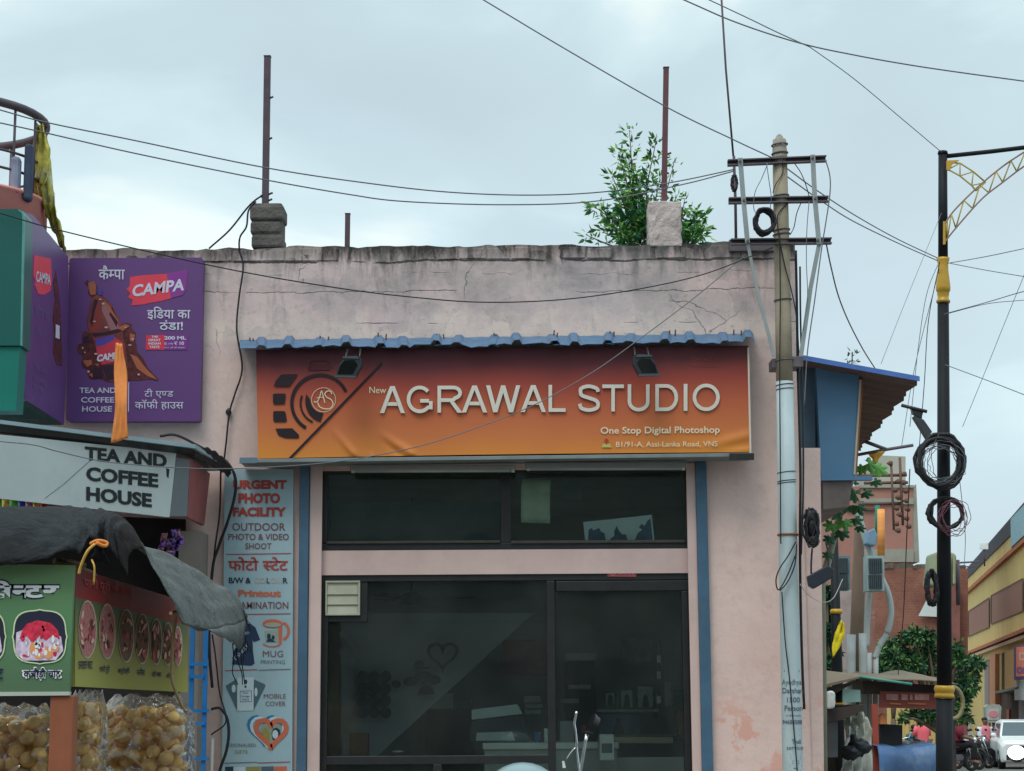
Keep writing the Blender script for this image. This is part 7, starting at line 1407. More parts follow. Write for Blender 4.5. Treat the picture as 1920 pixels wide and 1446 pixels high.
for x_, y_, s, a, m_ in ((1628, 872, 26, -20, PL), (1645, 880, 24, -35, PL), (1616, 880, 18, 200, PL), (1640, 904, 16, -30, PL2), (1604, 930, 24, 160, PL2), (1596, 905, 20, 90, PL2), (1622, 925, 18, -20, PL2), (1608, 952, 22, -70, PL2), (1588, 948, 24, 200, PL2), (1570, 960, 26, 190, PL2), (1560, 985, 22, 230, PL), (1582, 980, 22, -80, PL), (1604, 975, 18, -50, PL2), (1578, 1000, 20, -90, PL2), (1556, 1010, 18, 250, PL2), (1612, 990, 14, -60, PL2), (1553, 1040, 16, 260, PL2)):
    Yl = 18.3 + random.uniform(-.3, .3); c_ = P(x_, y_, Yl); k = s / ppm(Yl); tl_ = random.uniform(-.5, .5); mb = MB(); vs = []
    nn = 28
    for i in range(nn):
        th = -2.5 + 5.0 * i / (nn - 1); rad = k * (.55 + .45 * abs(math.cos(th * 3.5))) * (1 - .12 * abs(th)); ang = R(a) + th
        vs.append(c_ + Vector((math.cos(ang) * rad, math.sin(ang * 1.3 + tl_) * rad * .35, math.sin(ang) * rad * .8)))
    cv = mb.bm.verts.new(c_ + Vector((0, -.02, .015))); vv_ = [mb.bm.verts.new(v) for v in vs]
    for i in range(nn - 1): mb.bm.faces.new((cv, vv_[i], vv_[i + 1]))
    mb.build('leaf', m_, pp)
for x_, y_ in ((1556, 964), (1561, 956)):
    mb = MB(); mb.ball(tuple(P(x_, y_, 18.0)), .03, .03, .045, 8, 6); mb.build('fruit', pm('papaya_yellow', ph(214, 186, 80, 1.3), .5), pp)
# ================================================================ MARKET STALLS
s1 = thing('market_stall', 'dark wooden roadside stall with brown sheet roof against the pink wall edge', 'stall')
SB = pm('stall_brown', ph(58, 50, 46), .85, .25, 2, .1); TANR = pm('tan_sheet', ph(112, 100, 84, 1.1), .85, .15, 3, .08, stretch=(.4, 3, 1))
Y1 = 23
mb = MB(); mb.hexa([P(1535, 1292, Y1), P(1612, 1272, Y1), P(1612, 1268.5, Y1), P(1535, 1286, Y1)], [P(1535, 1262, Y1 + 2), P(1608, 1268, Y1 + 2), P(1608, 1264, Y1 + 2), P(1535, 1256, Y1 + 2)]); mb.build('roof_sheet', TANR, s1)
mb = MB(); mb.hexa([P(1535, 1326, Y1 + .1), P(1560, 1304, Y1 + .1), P(1612, 1275, Y1 + .1), P(1535, 1294, Y1 + .1)], [P(1535, 1326, Y1 + 1.5), P(1560, 1304, Y1 + 1.5), P(1612, 1275, Y1 + 1.5), P(1535, 1294, Y1 + 1.5)]); mb.build('roof_beam', SB, s1)
mb = MB(); mb.hexa([P(1535, 1357, Y1), P(1580, 1350, Y1), P(1620, 1332, Y1), P(1620, 1321, Y1), P(1535, 1332, Y1)], [v + Vector((0, 1.2, .0)) for v in [P(1535, 1357, Y1), P(1580, 1350, Y1), P(1620, 1332, Y1), P(1620, 1321, Y1), P(1535, 1332, Y1)]]); mb.build('counter', SB, s1)
mb = MB(); mb.hexa([P(1580, 1318, Y1 + .1), P(1614, 1316, Y1 + .1), P(1613, 1294, Y1 + .1), P(1580, 1291, Y1 + .1)], [v + Vector((0, .5, 0)) for v in [P(1580, 1318, Y1 + .1), P(1614, 1316, Y1 + .1), P(1613, 1294, Y1 + .1), P(1580, 1291, Y1 + .1)]]); mb.build('glass_case', pm('case_green_glass', ph(112, 138, 132), .25, .1, 3, 0), s1)
mb = MB(); mb.box(P(1535, 1400, Y1).x, P(1600, 1400, Y1).x, Y1 + 1.3, Y1 + 1.36, -.2, P(1560, 1300, Y1 + 1.3).z); mb.build('back_panel', SB, s1)
tag(MB().prism(YP(Y1 - .1), [(1552, 1330), (1553, 1298), (1560, 1294), (1567, 1300), (1566, 1328)], .1, -.1).build('sack', pm('white_sack', ph(176, 180, 178), .85, .25, 9, .2), bevel=.03), 'crumpled white sack on the counter of the dark wooden stall', 'sack')
tag(MB().prism(YP(Y1 + .6), [(1554, 1420), (1554, 1355), (1571, 1352), (1571, 1420)], .1, -.2).build('grey_sheet', pm('grey_steel_sheet', ph(96, 98, 104), .5, .2, 3)), 'grey steel sheet standing below the counter of the dark stall', 'sheet')
mb = MB(); mb.grid(loft([P(1584, 1350, 24.5), P(1586, 1380, 24.4), P(1580, 1420, 24.2), P(1575, 1470, 24)], [P(1622, 1335, 24.6), P(1632, 1370, 24.5), P(1636, 1410, 24.4), P(1640, 1470, 24.2)], 8, 10, .06)); tag(mb.build('sacking_cover', pm('grey_sacking', ph(150, 150, 140), .85, .3, 4, .2, dirt=.6, dirtcol=ph(96, 100, 96)), None, solid=.01), 'pale grey sacking draped over goods between the two stalls', 'cover')
mb = MB(); mb.ball(tuple(P(1610, 1402, 24)), .15, .12, .10, 12, 9, 0, .32); mb.ball(tuple(P(1594, 1412, 23.9)), .12, .12, .08, 12, 9, 0, .32); mb.ball(tuple(P(1602, 1392, 24)), .06, .08, .10, 10, 8, 0, .3); tag(mb.build('black_bag', BLACKC), 'black bag lying on the pale sacking', 'bag')
s2 = thing('market_stall', 'street stall with dark red signboard orange post and tan tarpaulin roof', 'stall')
Y2 = 30
mb = MB(); rows = []
for j in range(6):
    row = []
    for i in range(15):
        u = i / 14; v = j / 5; a = P(1606 + 190 * u, 1268 + 13 * u + 2 * math.sin(u * 7), Y2); row.append(a + Vector((0, 2.6 * v, .16 * v - .05 * math.sin(u * 9 + v * 4) * v)))
    rows.append(row)
mb.grid(rows); mb.build('roof_sheet', TANR, s2, solid=.02)
mb = MB(); mb.tube([P(1606, 1268, Y2 - .02), P(1660, 1276, Y2 - .02), P(1710, 1283, Y2 - .02)], .022, 6); mb.build('roof_edge', pm('edge_green', ph(70, 130, 118), .6), s2)
bslab([(1650, 1327), (1760, 1330), (1760, 1300), (1650, 1296)], Y2 + .2, .06, pm('sign_dark_red', ph(104, 52, 46), .7, .12, 1), 'signboard', s2)
mb = MB()
for a, b in ((1661, 1684), (1690, 1702), (1706, 1711), (1715, 1742)): mb.prism(YP(Y2 + .2), [(a, 1312.5), (b, 1313.5), (b, 1302), (a, 1301)], .012, .002)
mb.build('signboard_print', pm('sign_worn_pink', ph(140, 98, 92), .7, .3, 12, 0), s2)
mb = MB()
for a, b in ((1668, 1690), (1702, 1736)): mb.prism(YP(Y2 + .2), [(a, 1320.5), (b, 1322), (b, 1319), (a, 1317.5)], .012, .002)
mb.build('signboard_print', pm('sign_worn_orange', ph(140, 84, 50), .7), s2)
mb = MB(); mb.hexa([P(1618, 1300, Y2 + .3), P(1800, 1306, Y2 + .3), P(1800, 1288, Y2 + .3), P(1618, 1276, Y2 + .3)], [v + Vector((0, .9, 0)) for v in [P(1618, 1300, Y2 + .3), P(1800, 1306, Y2 + .3), P(1800, 1288, Y2 + .3), P(1618, 1276, Y2 + .3)]]); mb.build('roof_beam', SB, s2)
REDP = pm('stall_red_post', ph(136, 62, 50), .7, .12, 4)
mb = MB(); a = P(1643, 1400, Y2); mb.box(a.x - .045, a.x + .045, Y2, Y2 + .09, gz(Y2), P(1643, 1320, Y2).z); mb.build('post', REDP, s2)
a = P(1790, 1400, Y2)
mb = MB(); mb.box(a.x - .04, a.x + .04, Y2 + .1, Y2 + .18, gz(Y2), P(1790, 1300, Y2).z); mb.build('post', SB, s2)
bslab([(1650, 1440), (1692, 1440), (1692, 1360), (1650, 1357)], Y2 + .5, .7, pm('stove_black', ph(30, 31, 34), .6, .2, 3), 'counter', s2)
tag(MB().prism(YP(Y2 + .45), [(1651, 1358), (1662, 1358), (1663, 1341), (1658, 1338), (1652, 1341)], .1, -.15).build('jar', pm('jar_orange_lid', ph(196, 120, 74), .5, .3, 3)), 'glass jar with orange lid on the black stall counter', 'jar')
mb = MB(); rows = []
for j in range(9):
    row = []
    for i in range(21):
        u = i / 20; a = P(1645 + 112 * u, 1398 + 4 * math.sin(u * 3 + .4) + 7 * (u > .3) * (1 - u), Y2 - .5); z = a.z + (gz(Y2) - .05 - a.z) * j / 8 if j else a.z
        row.append(Vector((a.x, Y2 - .5 - .08 * (j > 0) - .05 * math.sin(u * 26 + .6 * j) * j / 8 - .03 * math.sin(u * 55) * j / 8, z)))
    rows.append(row)
rows.insert(0, [v + Vector((0, .9, .03)) for v in rows[0]])
mb.grid(rows); tag(mb.build('blue_tarpaulin', pm('blue_tarp', ph(64, 92, 130, 1.1), .6, .35, 2.2, .15, dirt=.6, dirtcol=ph(120, 136, 150, 1.3), dscale=1.6), None, solid=.01), 'faded blue tarpaulin draped over the low table before the red signed stall', 'tarpaulin')
yf_ = thing('yellow_fence', 'yellow corrugated fence seen under the red stall signboard', 'fence')
for k in range(11): bslab([(1664 + k * 8.2, 1420), (1671.6 + k * 8.2, 1420), (1671.6 + k * 8.2, 1318), (1664 + k * 8.2, 1318)], 70 + .06 * (k % 2), .1, pm('fence_yellow', ph(178, 156, 100, 1.3), .8, .08, 1), 'fence_panel', yf_)
mb = MB(); mb.torus(tuple(P(1786, 1318, 29.8)), .19, .24, .035, 22, 6, .4); tag(mb.build('hanging_hoop', pm('hoop_olive', ph(118, 110, 80), .7)), 'round hoop hanging from the stall roof behind the lamp post', 'hoop')
# ================================================================ PEOPLE
SKIN = pm('brown_skin', ph(104, 74, 60), .6, .08, 9, 0); HAIR = pm('black_hair', ph(26, 24, 26), .6)
def skinmesh(name, J, E, mat, parent, sub=1):
    me = bpy.data.meshes.new(name); names = list(J); idx = {k: i for i, k in enumerate(names)}
    me.from_pydata([J[k][0] for k in names], [(idx[a], idx[b]) for a, b in E if a in idx and b in idx], [])
    me.materials.append(mat); o = bpy.data.objects.new(name, me); COL.objects.link(o); o.parent = parent
    sk = o.modifiers.new('skin', 'SKIN'); sk.use_smooth_shade = True
    for i, k in enumerate(names):
        sv = me.skin_vertices[0].data[i]; r = J[k][1]; sv.radius = (r, r); sv.use_root = (i == 0)
    ss = o.modifiers.new('sub', 'SUBSURF'); ss.levels = sub; ss.render_levels = sub; return o
def person(label, pos, H, rz, shirt, trous, pose='stand', sleeve=None, group=None):
    p = thing('person', label, 'person', group); M = Matrix.Translation(pos) @ Matrix.Rotation(rz, 4, 'Z')
    V = lambda x, y, z: M @ Vector((x * H, y * H, z * H))
    sit = pose == 'sit'; dz = -.24 if sit else 0; J = {}
    J['pel'] = (V(0, 0, .53 + dz), .085 * H); J['chest'] = (V(0, .0, .72 + dz), .092 * H); J['neck'] = (V(0, -.005, .83 + dz), .035 * H); J['chin'] = (V(0, -.022, .875 + dz), .042 * H); J['skull'] = (V(0, -.008, .93 + dz), .055 * H); J['crown'] = (V(0, 0, .965 + dz), .04 * H); J['nose'] = (V(0, -.075, .91 + dz), .008 * H)
    E = [('pel', 'chest'), ('chest', 'neck'), ('neck', 'chin'), ('chin', 'skull'), ('skull', 'crown'), ('skull', 'nose')]
    for s, k in ((1, 'L'), (-1, 'R')):
        J['ear' + k] = (V(s * .06, 0, .92 + dz), .010 * H); E.append(('skull', 'ear' + k))
        J['sh' + k] = (V(s * .105, 0, .795 + dz), .042 * H)
        if pose == 'forward' or sit: el, wr = (s * .145, -.05, .64 + dz), (s * .09, -.17, .60 + dz)
        else: el, wr = (s * .15, .01, .62 + dz), (s * .15, -.04, .49 + dz)
        J['el' + k] = (V(*el), .030 * H); J['wr' + k] = (V(*wr), .020 * H); e_ = Vector(wr) - Vector(el); e_.normalize()
        pa = Vector(wr) + e_ * .035; J['pa' + k] = (V(*pa), .020 * H)
        for i in range(4): q = pa + e_ * (.045 - .004 * abs(i - 1.4)) + Vector(((i - 1.5) * .011, 0, -.012)); J['f%d' % i + k] = (V(*q), .0055 * H); E.append(('pa' + k, 'f%d' % i + k))
        q = Vector(wr) + e_ * .03 + Vector((-s * .028, -.012, .004)); J['th' + k] = (V(*q), .006 * H); E.append(('wr' + k, 'th' + k))
        J['hip' + k] = (V(s * .055, 0, .50 + dz), .062 * H)
        if sit: kn, an = (s * .10, -.24, .29), (s * .09, -.20, .05)
        else: kn, an = (s * .065, -.012, .28), (s * .07, .01, .05)
        J['kn' + k] = (V(*kn), .042 * H); J['an' + k] = (V(*an), .026 * H); J['to' + k] = (V(an[0] * 1.15, an[1] - .10, .02), .022 * H)
        E += [('chest', 'sh' + k), ('sh' + k, 'el' + k), ('el' + k, 'wr' + k), ('wr' + k, 'pa' + k), ('pel', 'hip' + k), ('hip' + k, 'kn' + k), ('kn' + k, 'an' + k), ('an' + k, 'to' + k)]
    skinmesh('body', J, E, SKIN, p)
    def cloth(keys, edges, f, mat, nm): skinmesh(nm, {k: (J[k][0], J[k][1] * f + .006) for k in keys}, edges, mat, p)
    arms = ['shL', 'elL', 'shR', 'elR']
    J['elL2'] = (J['elL'][0].lerp(J['wrL'][0], .6), .026 * H); J['elR2'] = (J['elR'][0].lerp(J['wrR'][0], .6), .026 * H)
    mb = MB(); rings = []
    for z, rx, ry in ((.475, .115, .085), (.52, .118, .09), (.60, .112, .082), (.70, .130, .092), (.77, .140, .088), (.81, .115, .066), (.835, .055, .048)):
        rings.append([V(rx * math.cos(2 * math.pi * k / 18), ry * math.sin(2 * math.pi * k / 18), z + dz) for k in range(19)])
    mb.grid(rings); mb.build('vest' if sleeve else 'shirt', shirt, p)
    for k in 'LR':
        mb = MB(); mb.tube([J['sh' + k][0], J['sh' + k][0].lerp(J['el' + k][0], .5), J['el' + k][0], J['el%s2' % k][0]][:4 if sleeve else 3], [.056 * H, .052 * H, .046 * H, .042 * H][:4 if sleeve else 3], 12); mb.build('sleeve', sleeve or shirt, p)
    cloth(['pel', 'hipL', 'knL', 'anL', 'hipR', 'knR', 'anR'], [('pel', 'hipL'), ('hipL', 'knL'), ('knL', 'anL'), ('pel', 'hipR'), ('hipR', 'knR'), ('knR', 'anR')], 1.25, trous, 'trousers')
    mb = MB(); c_ = V(0, .008, .955 + dz); mb.ball(tuple(c_), .062 * H, .066 * H, .05 * H, 12, 8); mb.build('hair', HAIR, p)
    mb = MB()
    for s in (-1, 1): mb.ball(tuple(V(s * .022, -.058, .925 + dz)), .007 * H, .006 * H, .005 * H, 6, 5)
    mb.ball(tuple(V(0, -.066, .885 + dz)), .016 * H, .006 * H, .004 * H, 6, 5); mb.build('face_features', pm('face_dark', ph(44, 28, 26), .6), p)
    return p
CORAL = pm('coral_shirt', ph(206, 92, 100), .8, .08, 6); MARS = pm('maroon_shirt', ph(112, 36, 52), .8, .1, 6); PINKV = pm('pink_vest', ph(190, 112, 122), .8, .1, 6); WSH = pm('white_shirt', ph(176, 176, 184), .8); GTR = pm('grey_trousers', ph(70, 68, 66), .85, .1, 6); BTR = pm('black_trousers', ph(28, 26, 30), .85, .1, 6); TEALC = pm('teal_cloth', ph(44, 84, 90), .8)
def at_feet(px, Y): v = P(px, 1440, Y); return Vector((v.x, Y, gz(Y)))
person('man in pink vest over white sleeves standing in the street near the white car', at_feet(1850, 66), 1.66, R(10), PINKV, GTR, 'forward', WSH)
v_ = at_feet(1733, 60); person('man in coral shirt seen from behind sitting under the red stall sign', v_ + Vector((0, 0, .42)), 1.7, R(200), CORAL, GTR, 'sit')
v_ = at_feet(1716, 61); person('person wrapped in teal cloth sitting beside the man in coral shirt', v_ + Vector((0, 0, .25)), 1.55, R(180), TEALC, TEALC, 'sit')
v_ = at_feet(1798, 48); person('man in maroon shirt and black trousers sitting just right of the lamp post', v_ + Vector((0, 0, .45)), 1.72, R(75), MARS, BTR, 'sit')
# what they sit on
for px, Y, h, lab in ((1733, 60.2, .72, 'low plank bench under the man in coral shirt'), (1716, 61.2, .52, 'low stool under the person in teal cloth')):
    v_ = at_feet(px, Y); st_ = thing('bench', lab, 'bench'); mb = MB(); mb.box(v_.x - .3, v_.x + .3, Y - .15, Y + .25, v_.z + h - .05, v_.z + h); mb.build('seat', WOOD, st_)
    for a in (-.24, .24):
        for b in (-.1, .2): mb = MB(); mb.box(v_.x + a - .03, v_.x + a + .03, Y + b - .03, Y + b + .03, v_.z, v_.z + h - .051); mb.build('leg', WOOD, st_)
# ================================================================ VEHICLES
CHR = pm('chrome', (.62, .64, .66), .18, .05, 5, 0, 1.0); RUB = pm('tyre_rubber', ph(30, 30, 31), .85, .1, 9); ENG = pm('engine_grey', ph(86, 86, 88), .45, .2, 9, .1, .6)
MIRG = pm('mirror_glass', (.62, .68, .74), .03, .0, 5, 0, 1.0)
def wheel(parent, c, r, w_=.10, name='wheel'):
    mb = MB(); n_ = 26; prof = [(r - .09, -w_ / 2), (r - .02, -w_ / 2), (r, -w_ / 4), (r, w_ / 4), (r - .02, w_ / 2), (r - .09, w_ / 2)]
    rings = [[mb.bm.verts.new((c[0] + x, c[1] + rr * math.cos(2 * math.pi * k / n_), c[2] + rr * math.sin(2 * math.pi * k / n_))) for k in range(n_)] for rr, x in prof]
    for i in range(len(rings)):
        a, b = rings[i], rings[(i + 1) % len(rings)]
        for k in range(n_): mb.bm.faces.new((a[k], a[(k + 1) % n_], b[(k + 1) % n_], b[k]))
    o = mb.build(name, RUB, parent)
    mb = MB(); mb.tube([(c[0] - .03, c[1], c[2]), (c[0] + .03, c[1], c[2])], .05, 10)
    for k in range(6): a = 2 * math.pi * k / 6; mb.tube([(c[0], c[1], c[2]), (c[0], c[1] + (r - .09) * math.cos(a), c[2] + (r - .09) * math.sin(a))], .014, 5)
    mb.build('rim', ENG, o); return o
def motorcycle(label, col, mirrors=(-1, 1), cowl=None, mz=1.28, mang=0, group=None, bigcowl=False, mr_=.055):
    t_ = thing('motorcycle', label, 'motorcycle', group); bm_ = pm('bike_paint_' + col[0], col[1], .3, .05, 5, 0, 0, .5)
    wheel(t_, (0, -.68, .30), .30); wheel(t_, (0, .66, .30), .30, .12)
    mb = MB()
    for s in (-1, 1): mb.tube([(s * .07, -.68, .30), (s * .075, -.42, .95)], .022, 8)
    mb.build('fork', CHR, t_)
    mb = MB(); mb.tube(spline([(0, -.40, .88), (0, -.1, .70), (0, .3, .66), (0, .85, .74)], 4), .03, 8); mb.tube([(0, -.36, .82), (0, -.2, .36), (0, .2, .32), (0, .25, .66)], .025, 8); mb.build('frame', DARK, t_)
    mb = MB(); mb.box(-.13, .13, -.24, .18, .32, .60); mb.tube([(0, -.06, .55), (0, -.14, .70)], .10, 10); mb.build('engine', ENG, t_, bevel=.03)
    mb = MB(); mb.ball((0, -.12, .84), .15, .30, .13, 14, 9); mb.build('tank', bm_, t_)
    mb = MB(); mb.ball((0, .38, .80), .14, .42, .075, 14, 8); mb.build('seat', pm('bike_seat', ph(24, 24, 26), .7), t_)
    mb = MB(); mb.tube(spline([(.16, -.15, .36), (.19, .2, .27), (.20, .55, .33), (.20, .95, .42)], 4), [.025] * 7 + [.045] * 6, 10); mb.build('exhaust', CHR, t_)
    mb = MB()
    for a in range(9):
        th = R(20 + 140 * a / 8)
    arcp = [(.0, -.68 + .345 * math.cos(R(a)), .30 + .345 * math.sin(R(a))) for a in range(30, 175, 14)]
    mb.tube(arcp, .05, 6); mb.tube([(0, .66 + .35 * math.cos(R(a)), .30 + .35 * math.sin(R(a))) for a in range(15, 150, 14)], .06, 6); mb.build('mudguard', bm_, t_)
    hb = MB(); hb.tube(spline([(-.38, -.26, 1.05), (-.2, -.33, 1.04), (0, -.40, .99), (.2, -.33, 1.04), (.38, -.26, 1.05)], 4), .014, 8); h_ = hb.build('handlebar', CHR, t_)
    for s in (-1, 1):
        mb = MB(); mb.tube([(s * .27, -.30, 1.046), (s * .41, -.245, 1.052)], .02, 8); mb.build('grip', RUB, h_)
    if bigcowl:
        mb = MB(); mb.ball((0, -.50, 1.09), .185, .17, .155, 18, 12); mb.build('headlight_cowl', pm('cowl_grey', ph(116, 138, 142, 1.2), .22, .04, 4, 0, 0, .6), t_)
    mb = MB(); mb.lathe([(.02, 0), (.085, .02), (.095, .06), (.09, .075)], (0, 0, 0), 16)
    for v in mb.bm.verts: v.co = Vector((v.co.x, -.46 - v.co.z, .93 + v.co.y))
    mb.build('headlight', CHR, t_)
    for s in mirrors:
        x = s * .33; mb = MB(); mb.tube(spline([(s * .27, -.30, 1.05), (s * .30, -.31, 1.05 + (mz - 1.05) * .45), (x, -.30, mz - .05)], 5), .009, 7); m_ = mb.build('mirror', CHR, t_)
        ca, sa = math.cos(mang), math.sin(mang); mb = MB(); ring_ = [(mr_ * math.cos(2 * math.pi * k / 20), mr_ * .92 * math.sin(2 * math.pi * k / 20)) for k in range(20)]
        tt = R(28)
        def mp_(u, w_, d_):
            w_, d_ = w_ * math.cos(tt) - d_ * math.sin(tt), w_ * math.sin(tt) + d_ * math.cos(tt)
            return Vector((x + s * .03 + u * ca - d_ * sa, -.30 + u * sa + d_ * ca, mz + w_))
        mb.hexa([mp_(u, w_, -.012) for u, w_ in ring_], [mp_(u * .8, w_ * .8, .02) for u, w_ in ring_]); mb.build('mirror_shell', DARK, m_)
        mb = MB(); mb.f([mp_(u * .93, w_ * .93, -.0128) for u, w_ in ring_]); mb.build('mirror_glass', MIRG, m_)
    return t_
def setmc(t_, loc, rz, s=1): t_.location = loc; t_.rotation_euler = (0, 0, rz); t_.scale = (s, s, s); return t_
# nearest motorcycle in front of the shop: grey rounded cowl, one tall mirror seen edge-on
v_ = P(966, 1430, 9.6); mc = motorcycle('grey motorcycle with rounded cowl parked in front of the shop door', ('grey', ph(90, 100, 104)), (1,), None, 1.42, R(-84), None, True)
setmc(mc, (v_.x, 10.1, .0), R(4), 1.03)
mb = MB(); q = P(1081, 1392, 9.75); mb.tube(spline([P(1089, 1470, 9.75), P(1084, 1428, 9.75), P(1081, 1402, 9.75), q, P(1079, 1370, 9.75), P(1077, 1356, 9.75), P(1081, 1334, 9.75)], 5), .0065, 7); mb.tube(spline([P(1062, 1424, 9.75), P(1070, 1412, 9.75), P(1079, 1402, 9.75)], 4), .004, 6); o_ = mb.build('brake_lever', CHR); o_.parent = mc
bpy.context.view_layer.update(); o_.matrix_parent_inverse = mc.matrix_world.inverted()
mb = MB(); mb.prism(YP(9.7), [(1054, 1427), (1058, 1427), (1061, 1440), (1055, 1440)], .003); o_ = mb.build('price_tag', WHT); o_.parent = mc; o_.matrix_parent_inverse = mc.matrix_world.inverted()
v_ = P(1914, 1414, 7.6); mc2 = motorcycle('dark motorcycle with round bright mirror cut by the right edge', ('dark', ph(34, 36, 44)), (-1,), None, 1.28, R(-14), mr_=.033)
setmc(mc2, (v_.x + .36, 7.6 + .30, .0), R(0), v_.z / 1.28)
row_ = motorcycle('black motorcycle parked first in the row before the lilac wall', ('black', ph(36, 34, 38)), (-1, 1), None, 1.25, 0, 'motorcycles parked along the street')
setmc(row_, at_feet(1790, 60), R(118))
def copytree(o, parent=None):
    c = o.copy(); COL.objects.link(c)
    if parent: c.parent = parent
    for ch in list(o.children): copytree(ch, c)
    return c
for px, Y, a, lab in ((1808, 61.5, 124, 'black motorcycle parked second in the row behind the maroon shirted man'), (1824, 63.5, 118, 'black motorcycle parked third in the row with its exhaust showing'), (1838, 66, 126, 'black motorcycle parked last in the row behind the walking man'), (1703, 58, 200, 'black motorcycle parked facing away beside the black stall counter')):
    c_ = copytree(row_); c_['label'] = lab; setmc(c_, at_feet(px, Y), R(a))
# white car facing the camera
car = thing('white_car', 'white sport utility car facing the camera at the right edge of the street', 'car')
WCAR = pm('car_white', ph(196, 200, 198, 1.3), .25, .03, 3, 0, 0, .5); CGL = pm('car_glass', ph(58, 72, 78), .08, .05, 3, 0, 0, .6)
def sec(y, hw, z0, z1, r=.12, n=1): return [(-hw + r * .3, y, z0), (hw - r * .3, y, z0), (hw, y, z0 + r), (hw, y, z1 - r), (hw - r, y, z1), (-hw + r, y, z1), (-hw, y, z1 - r), (-hw, y, z0 + r)]
def loftbox(secs, mat, nm, par_): 
    mb = MB(); R_ = [[mb.bm.verts.new(v) for v in s] for s in secs]
    for a, b in zip(R_, R_[1:]):
        for k in range(len(a)): q = mb.bm.faces.new((a[k], a[(k + 1) % len(a)], b[(k + 1) % len(a)], b[k])); q.smooth = True
    mb.bm.faces.new(R_[0][::-1]); mb.bm.faces.new(R_[-1]); return mb.build(nm, mat, par_, bevel=.02)
loftbox([sec(-2.0, .80, .32, .86), sec(-1.9, .88, .26, .98), sec(-1.0, .90, .24, 1.06), sec(.2, .90, .24, 1.06), sec(1.8, .90, .26, 1.08), sec(2.05, .84, .34, 1.0)], WCAR, 'body', car)
loftbox([sec(-.95, .80, 1.055, 1.10, .02), sec(-.28, .68, 1.055, 1.60, .08), sec(.6, .68, 1.055, 1.66, .08), sec(1.7, .70, 1.055, 1.60, .08), sec(1.95, .74, 1.055, 1.12, .02)], WCAR, 'cabin', car)
mb = MB(); mb.hexa([(-.72, -.93, 1.12), (.72, -.93, 1.12), (.60, -.33, 1.57), (-.60, -.33, 1.57)], [(-.72, -.91, 1.10), (.72, -.91, 1.10), (.60, -.31, 1.55), (-.60, -.31, 1.55)]); mb.build('windscreen', CGL, car)
for s in (-1, 1):
    mb = MB(); mb.hexa([(s * .80, -.7, 1.12), (s * .76, 1.5, 1.14), (s * .70, 1.4, 1.52), (s * .70, -.22, 1.52)], [(s * .78, -.7, 1.12), (s * .74, 1.5, 1.14), (s * .68, 1.4, 1.52), (s * .68, -.22, 1.52)]); mb.build('side_window', CGL, car)
    mb = MB(); mb.hexa([(s * .52, -2.02, .74), (s * .82, -1.93, .76), (s * .82, -1.93, .88), (s * .52, -2.0, .84)], [(s * .52, -1.9, .74), (s * .82, -1.8, .76), (s * .82, -1.8, .88), (s * .52, -1.9, .84)]); mb.build('headlight', pm('headlamp', ph(150, 158, 160), .1, .2, 5), car)
    mb = MB(); mb.ball((s * .98, -.72, 1.14), .10, .06, .08, 10, 7); mb.build('door_mirror', WCAR, car)
    for y in (-1.3, 1.3): wheel(car, (s * .80, y, .34), .34, .22)
mb = MB(); mb.box(-.48, .48, -2.03, -1.95, .62, .82); mb.box(-.70, .70, -2.03, -1.95, .34, .50); mb.build('grille', DARK, car, bevel=.01)
mb = MB(); mb.box(-.25, .25, -2.05, -2.032, .52, .62); mb.build('number_plate', WHT, car)
v_ = at_feet(1917, 64); car.location = v_; car.rotation_euler = (0, 0, R(-9)); car.scale = (.95, .95, .95)
rh = thing('rear_house', 'plain cream house hidden behind the pink photo shop', 'building')
mb = MB(); mb.box(-9, 2.6, 22, 44, -.7, 4.2); mb.build('wall', pm('rear_cream', ph(170, 160, 140), .9, .1, 1, .05, dirt=.4), rh)
mb = MB(); mb.box(-9.1, 2.7, 21.9, 44.1, 4.205, 4.4); mb.build('parapet', CONG, rh)
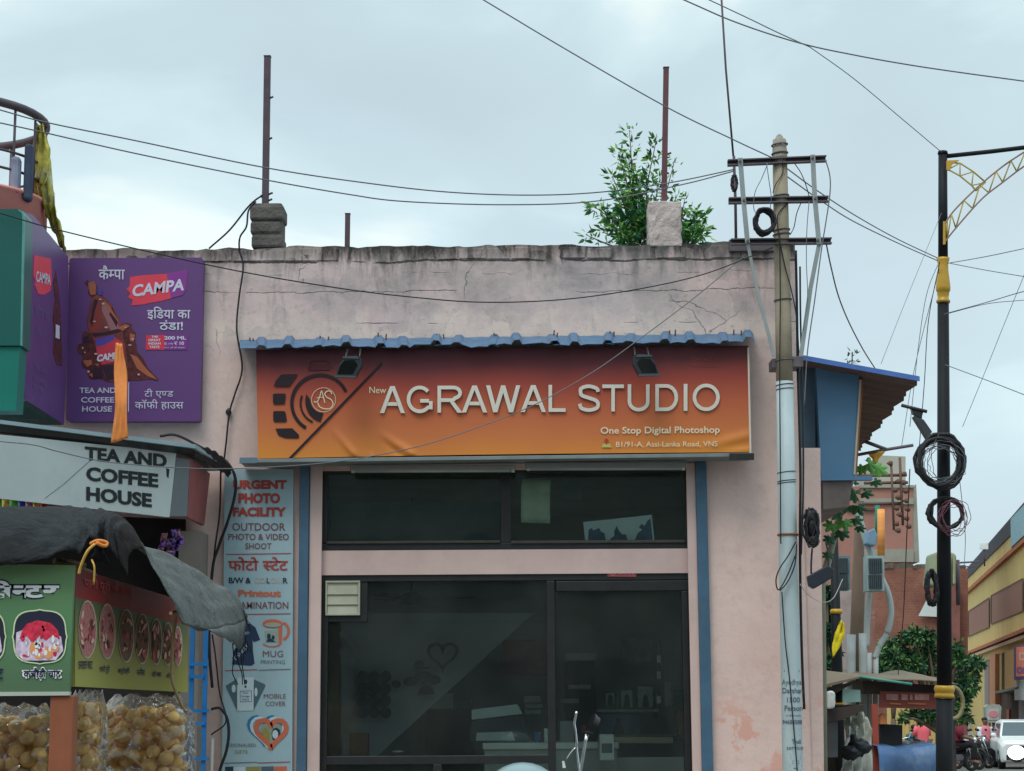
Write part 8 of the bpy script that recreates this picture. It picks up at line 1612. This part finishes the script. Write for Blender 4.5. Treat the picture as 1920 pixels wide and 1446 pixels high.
for y_ in (25, 30, 35, 40): MB().box(2.605, 2.64, y_, y_ + 1.2, 1.2, 2.6).build('window', CGL, rh)
# ================================================================ ACROSS THE ROAD (behind the camera; unseen, added tall to darken the shop glass)
for i, (x0, x1, h, c_, lab) in enumerate(((-19, -5.2, 8.6, (150, 128, 110), 'ochre two storey house across the road behind the camera'), (-5, 6.4, 9.4, (128, 132, 128), 'grey three storey shop house across the road behind the camera'), (6.6, 20, 8.2, (146, 140, 128), 'pale three storey house across the road behind the camera'))):
    ob = thing('added_opposite_house', lab, 'building'); Yo = -11 - .3 * i
    mb = MB(); mb.box(x0, x1, Yo - 8, Yo, -.02, h); mb.build('wall', pm('house_wall_%s' % 'abc'[i], ph(*c_), .9, .1, 1, .05, dirt=.4), ob)
    mb = MB(); mb.box(x0 - .1, x1 + .1, Yo + .002, Yo + .25, h - .35, h - .1); mb.build('cornice', CONG, ob)
    x = x0 + .8
    while x < x1 - 2:
        mb = MB(); mb.box(x, x + 2.0, Yo + .003, Yo + .06, .1, 2.5); mb.build('shutter', pm('opp_shutter', ph(70, 84, 92), .6, .1, 3), ob)
        if h > 5:
            mb = MB(); mb.box(x + .4, x + 1.6, Yo + .003, Yo + .06, 3.8, 5.1); mb.build('window', CGL, ob)
        x += 2.7
# ================================================================ FINISH: every thing's origin at its base
bpy.context.view_layer.update()
def desc(o):
    for c in o.children: yield c; yield from desc(c)
for o in [o for o in S.objects if o.parent is None and o.type == 'EMPTY']:
    if o.location.length > 1e-6: continue
    lo = Vector((1e9,) * 3); hi = Vector((-1e9,) * 3)
    for c in desc(o):
        if c.type == 'MESH':
            if c.modifiers and c.modifiers[0].type == 'SKIN': pts = [v.co for v in c.data.vertices]
            else: pts = [Vector(b) for b in c.bound_box]
            for p_ in pts:
                wv = c.matrix_world @ p_; lo = Vector(map(min, lo, wv)); hi = Vector(map(max, hi, wv))
    if lo.x > 1e8: continue
    b = Vector(((lo.x + hi.x) / 2, (lo.y + hi.y) / 2, lo.z)); o.location = b
    for c in o.children: c.matrix_parent_inverse = Matrix.Translation(-b)
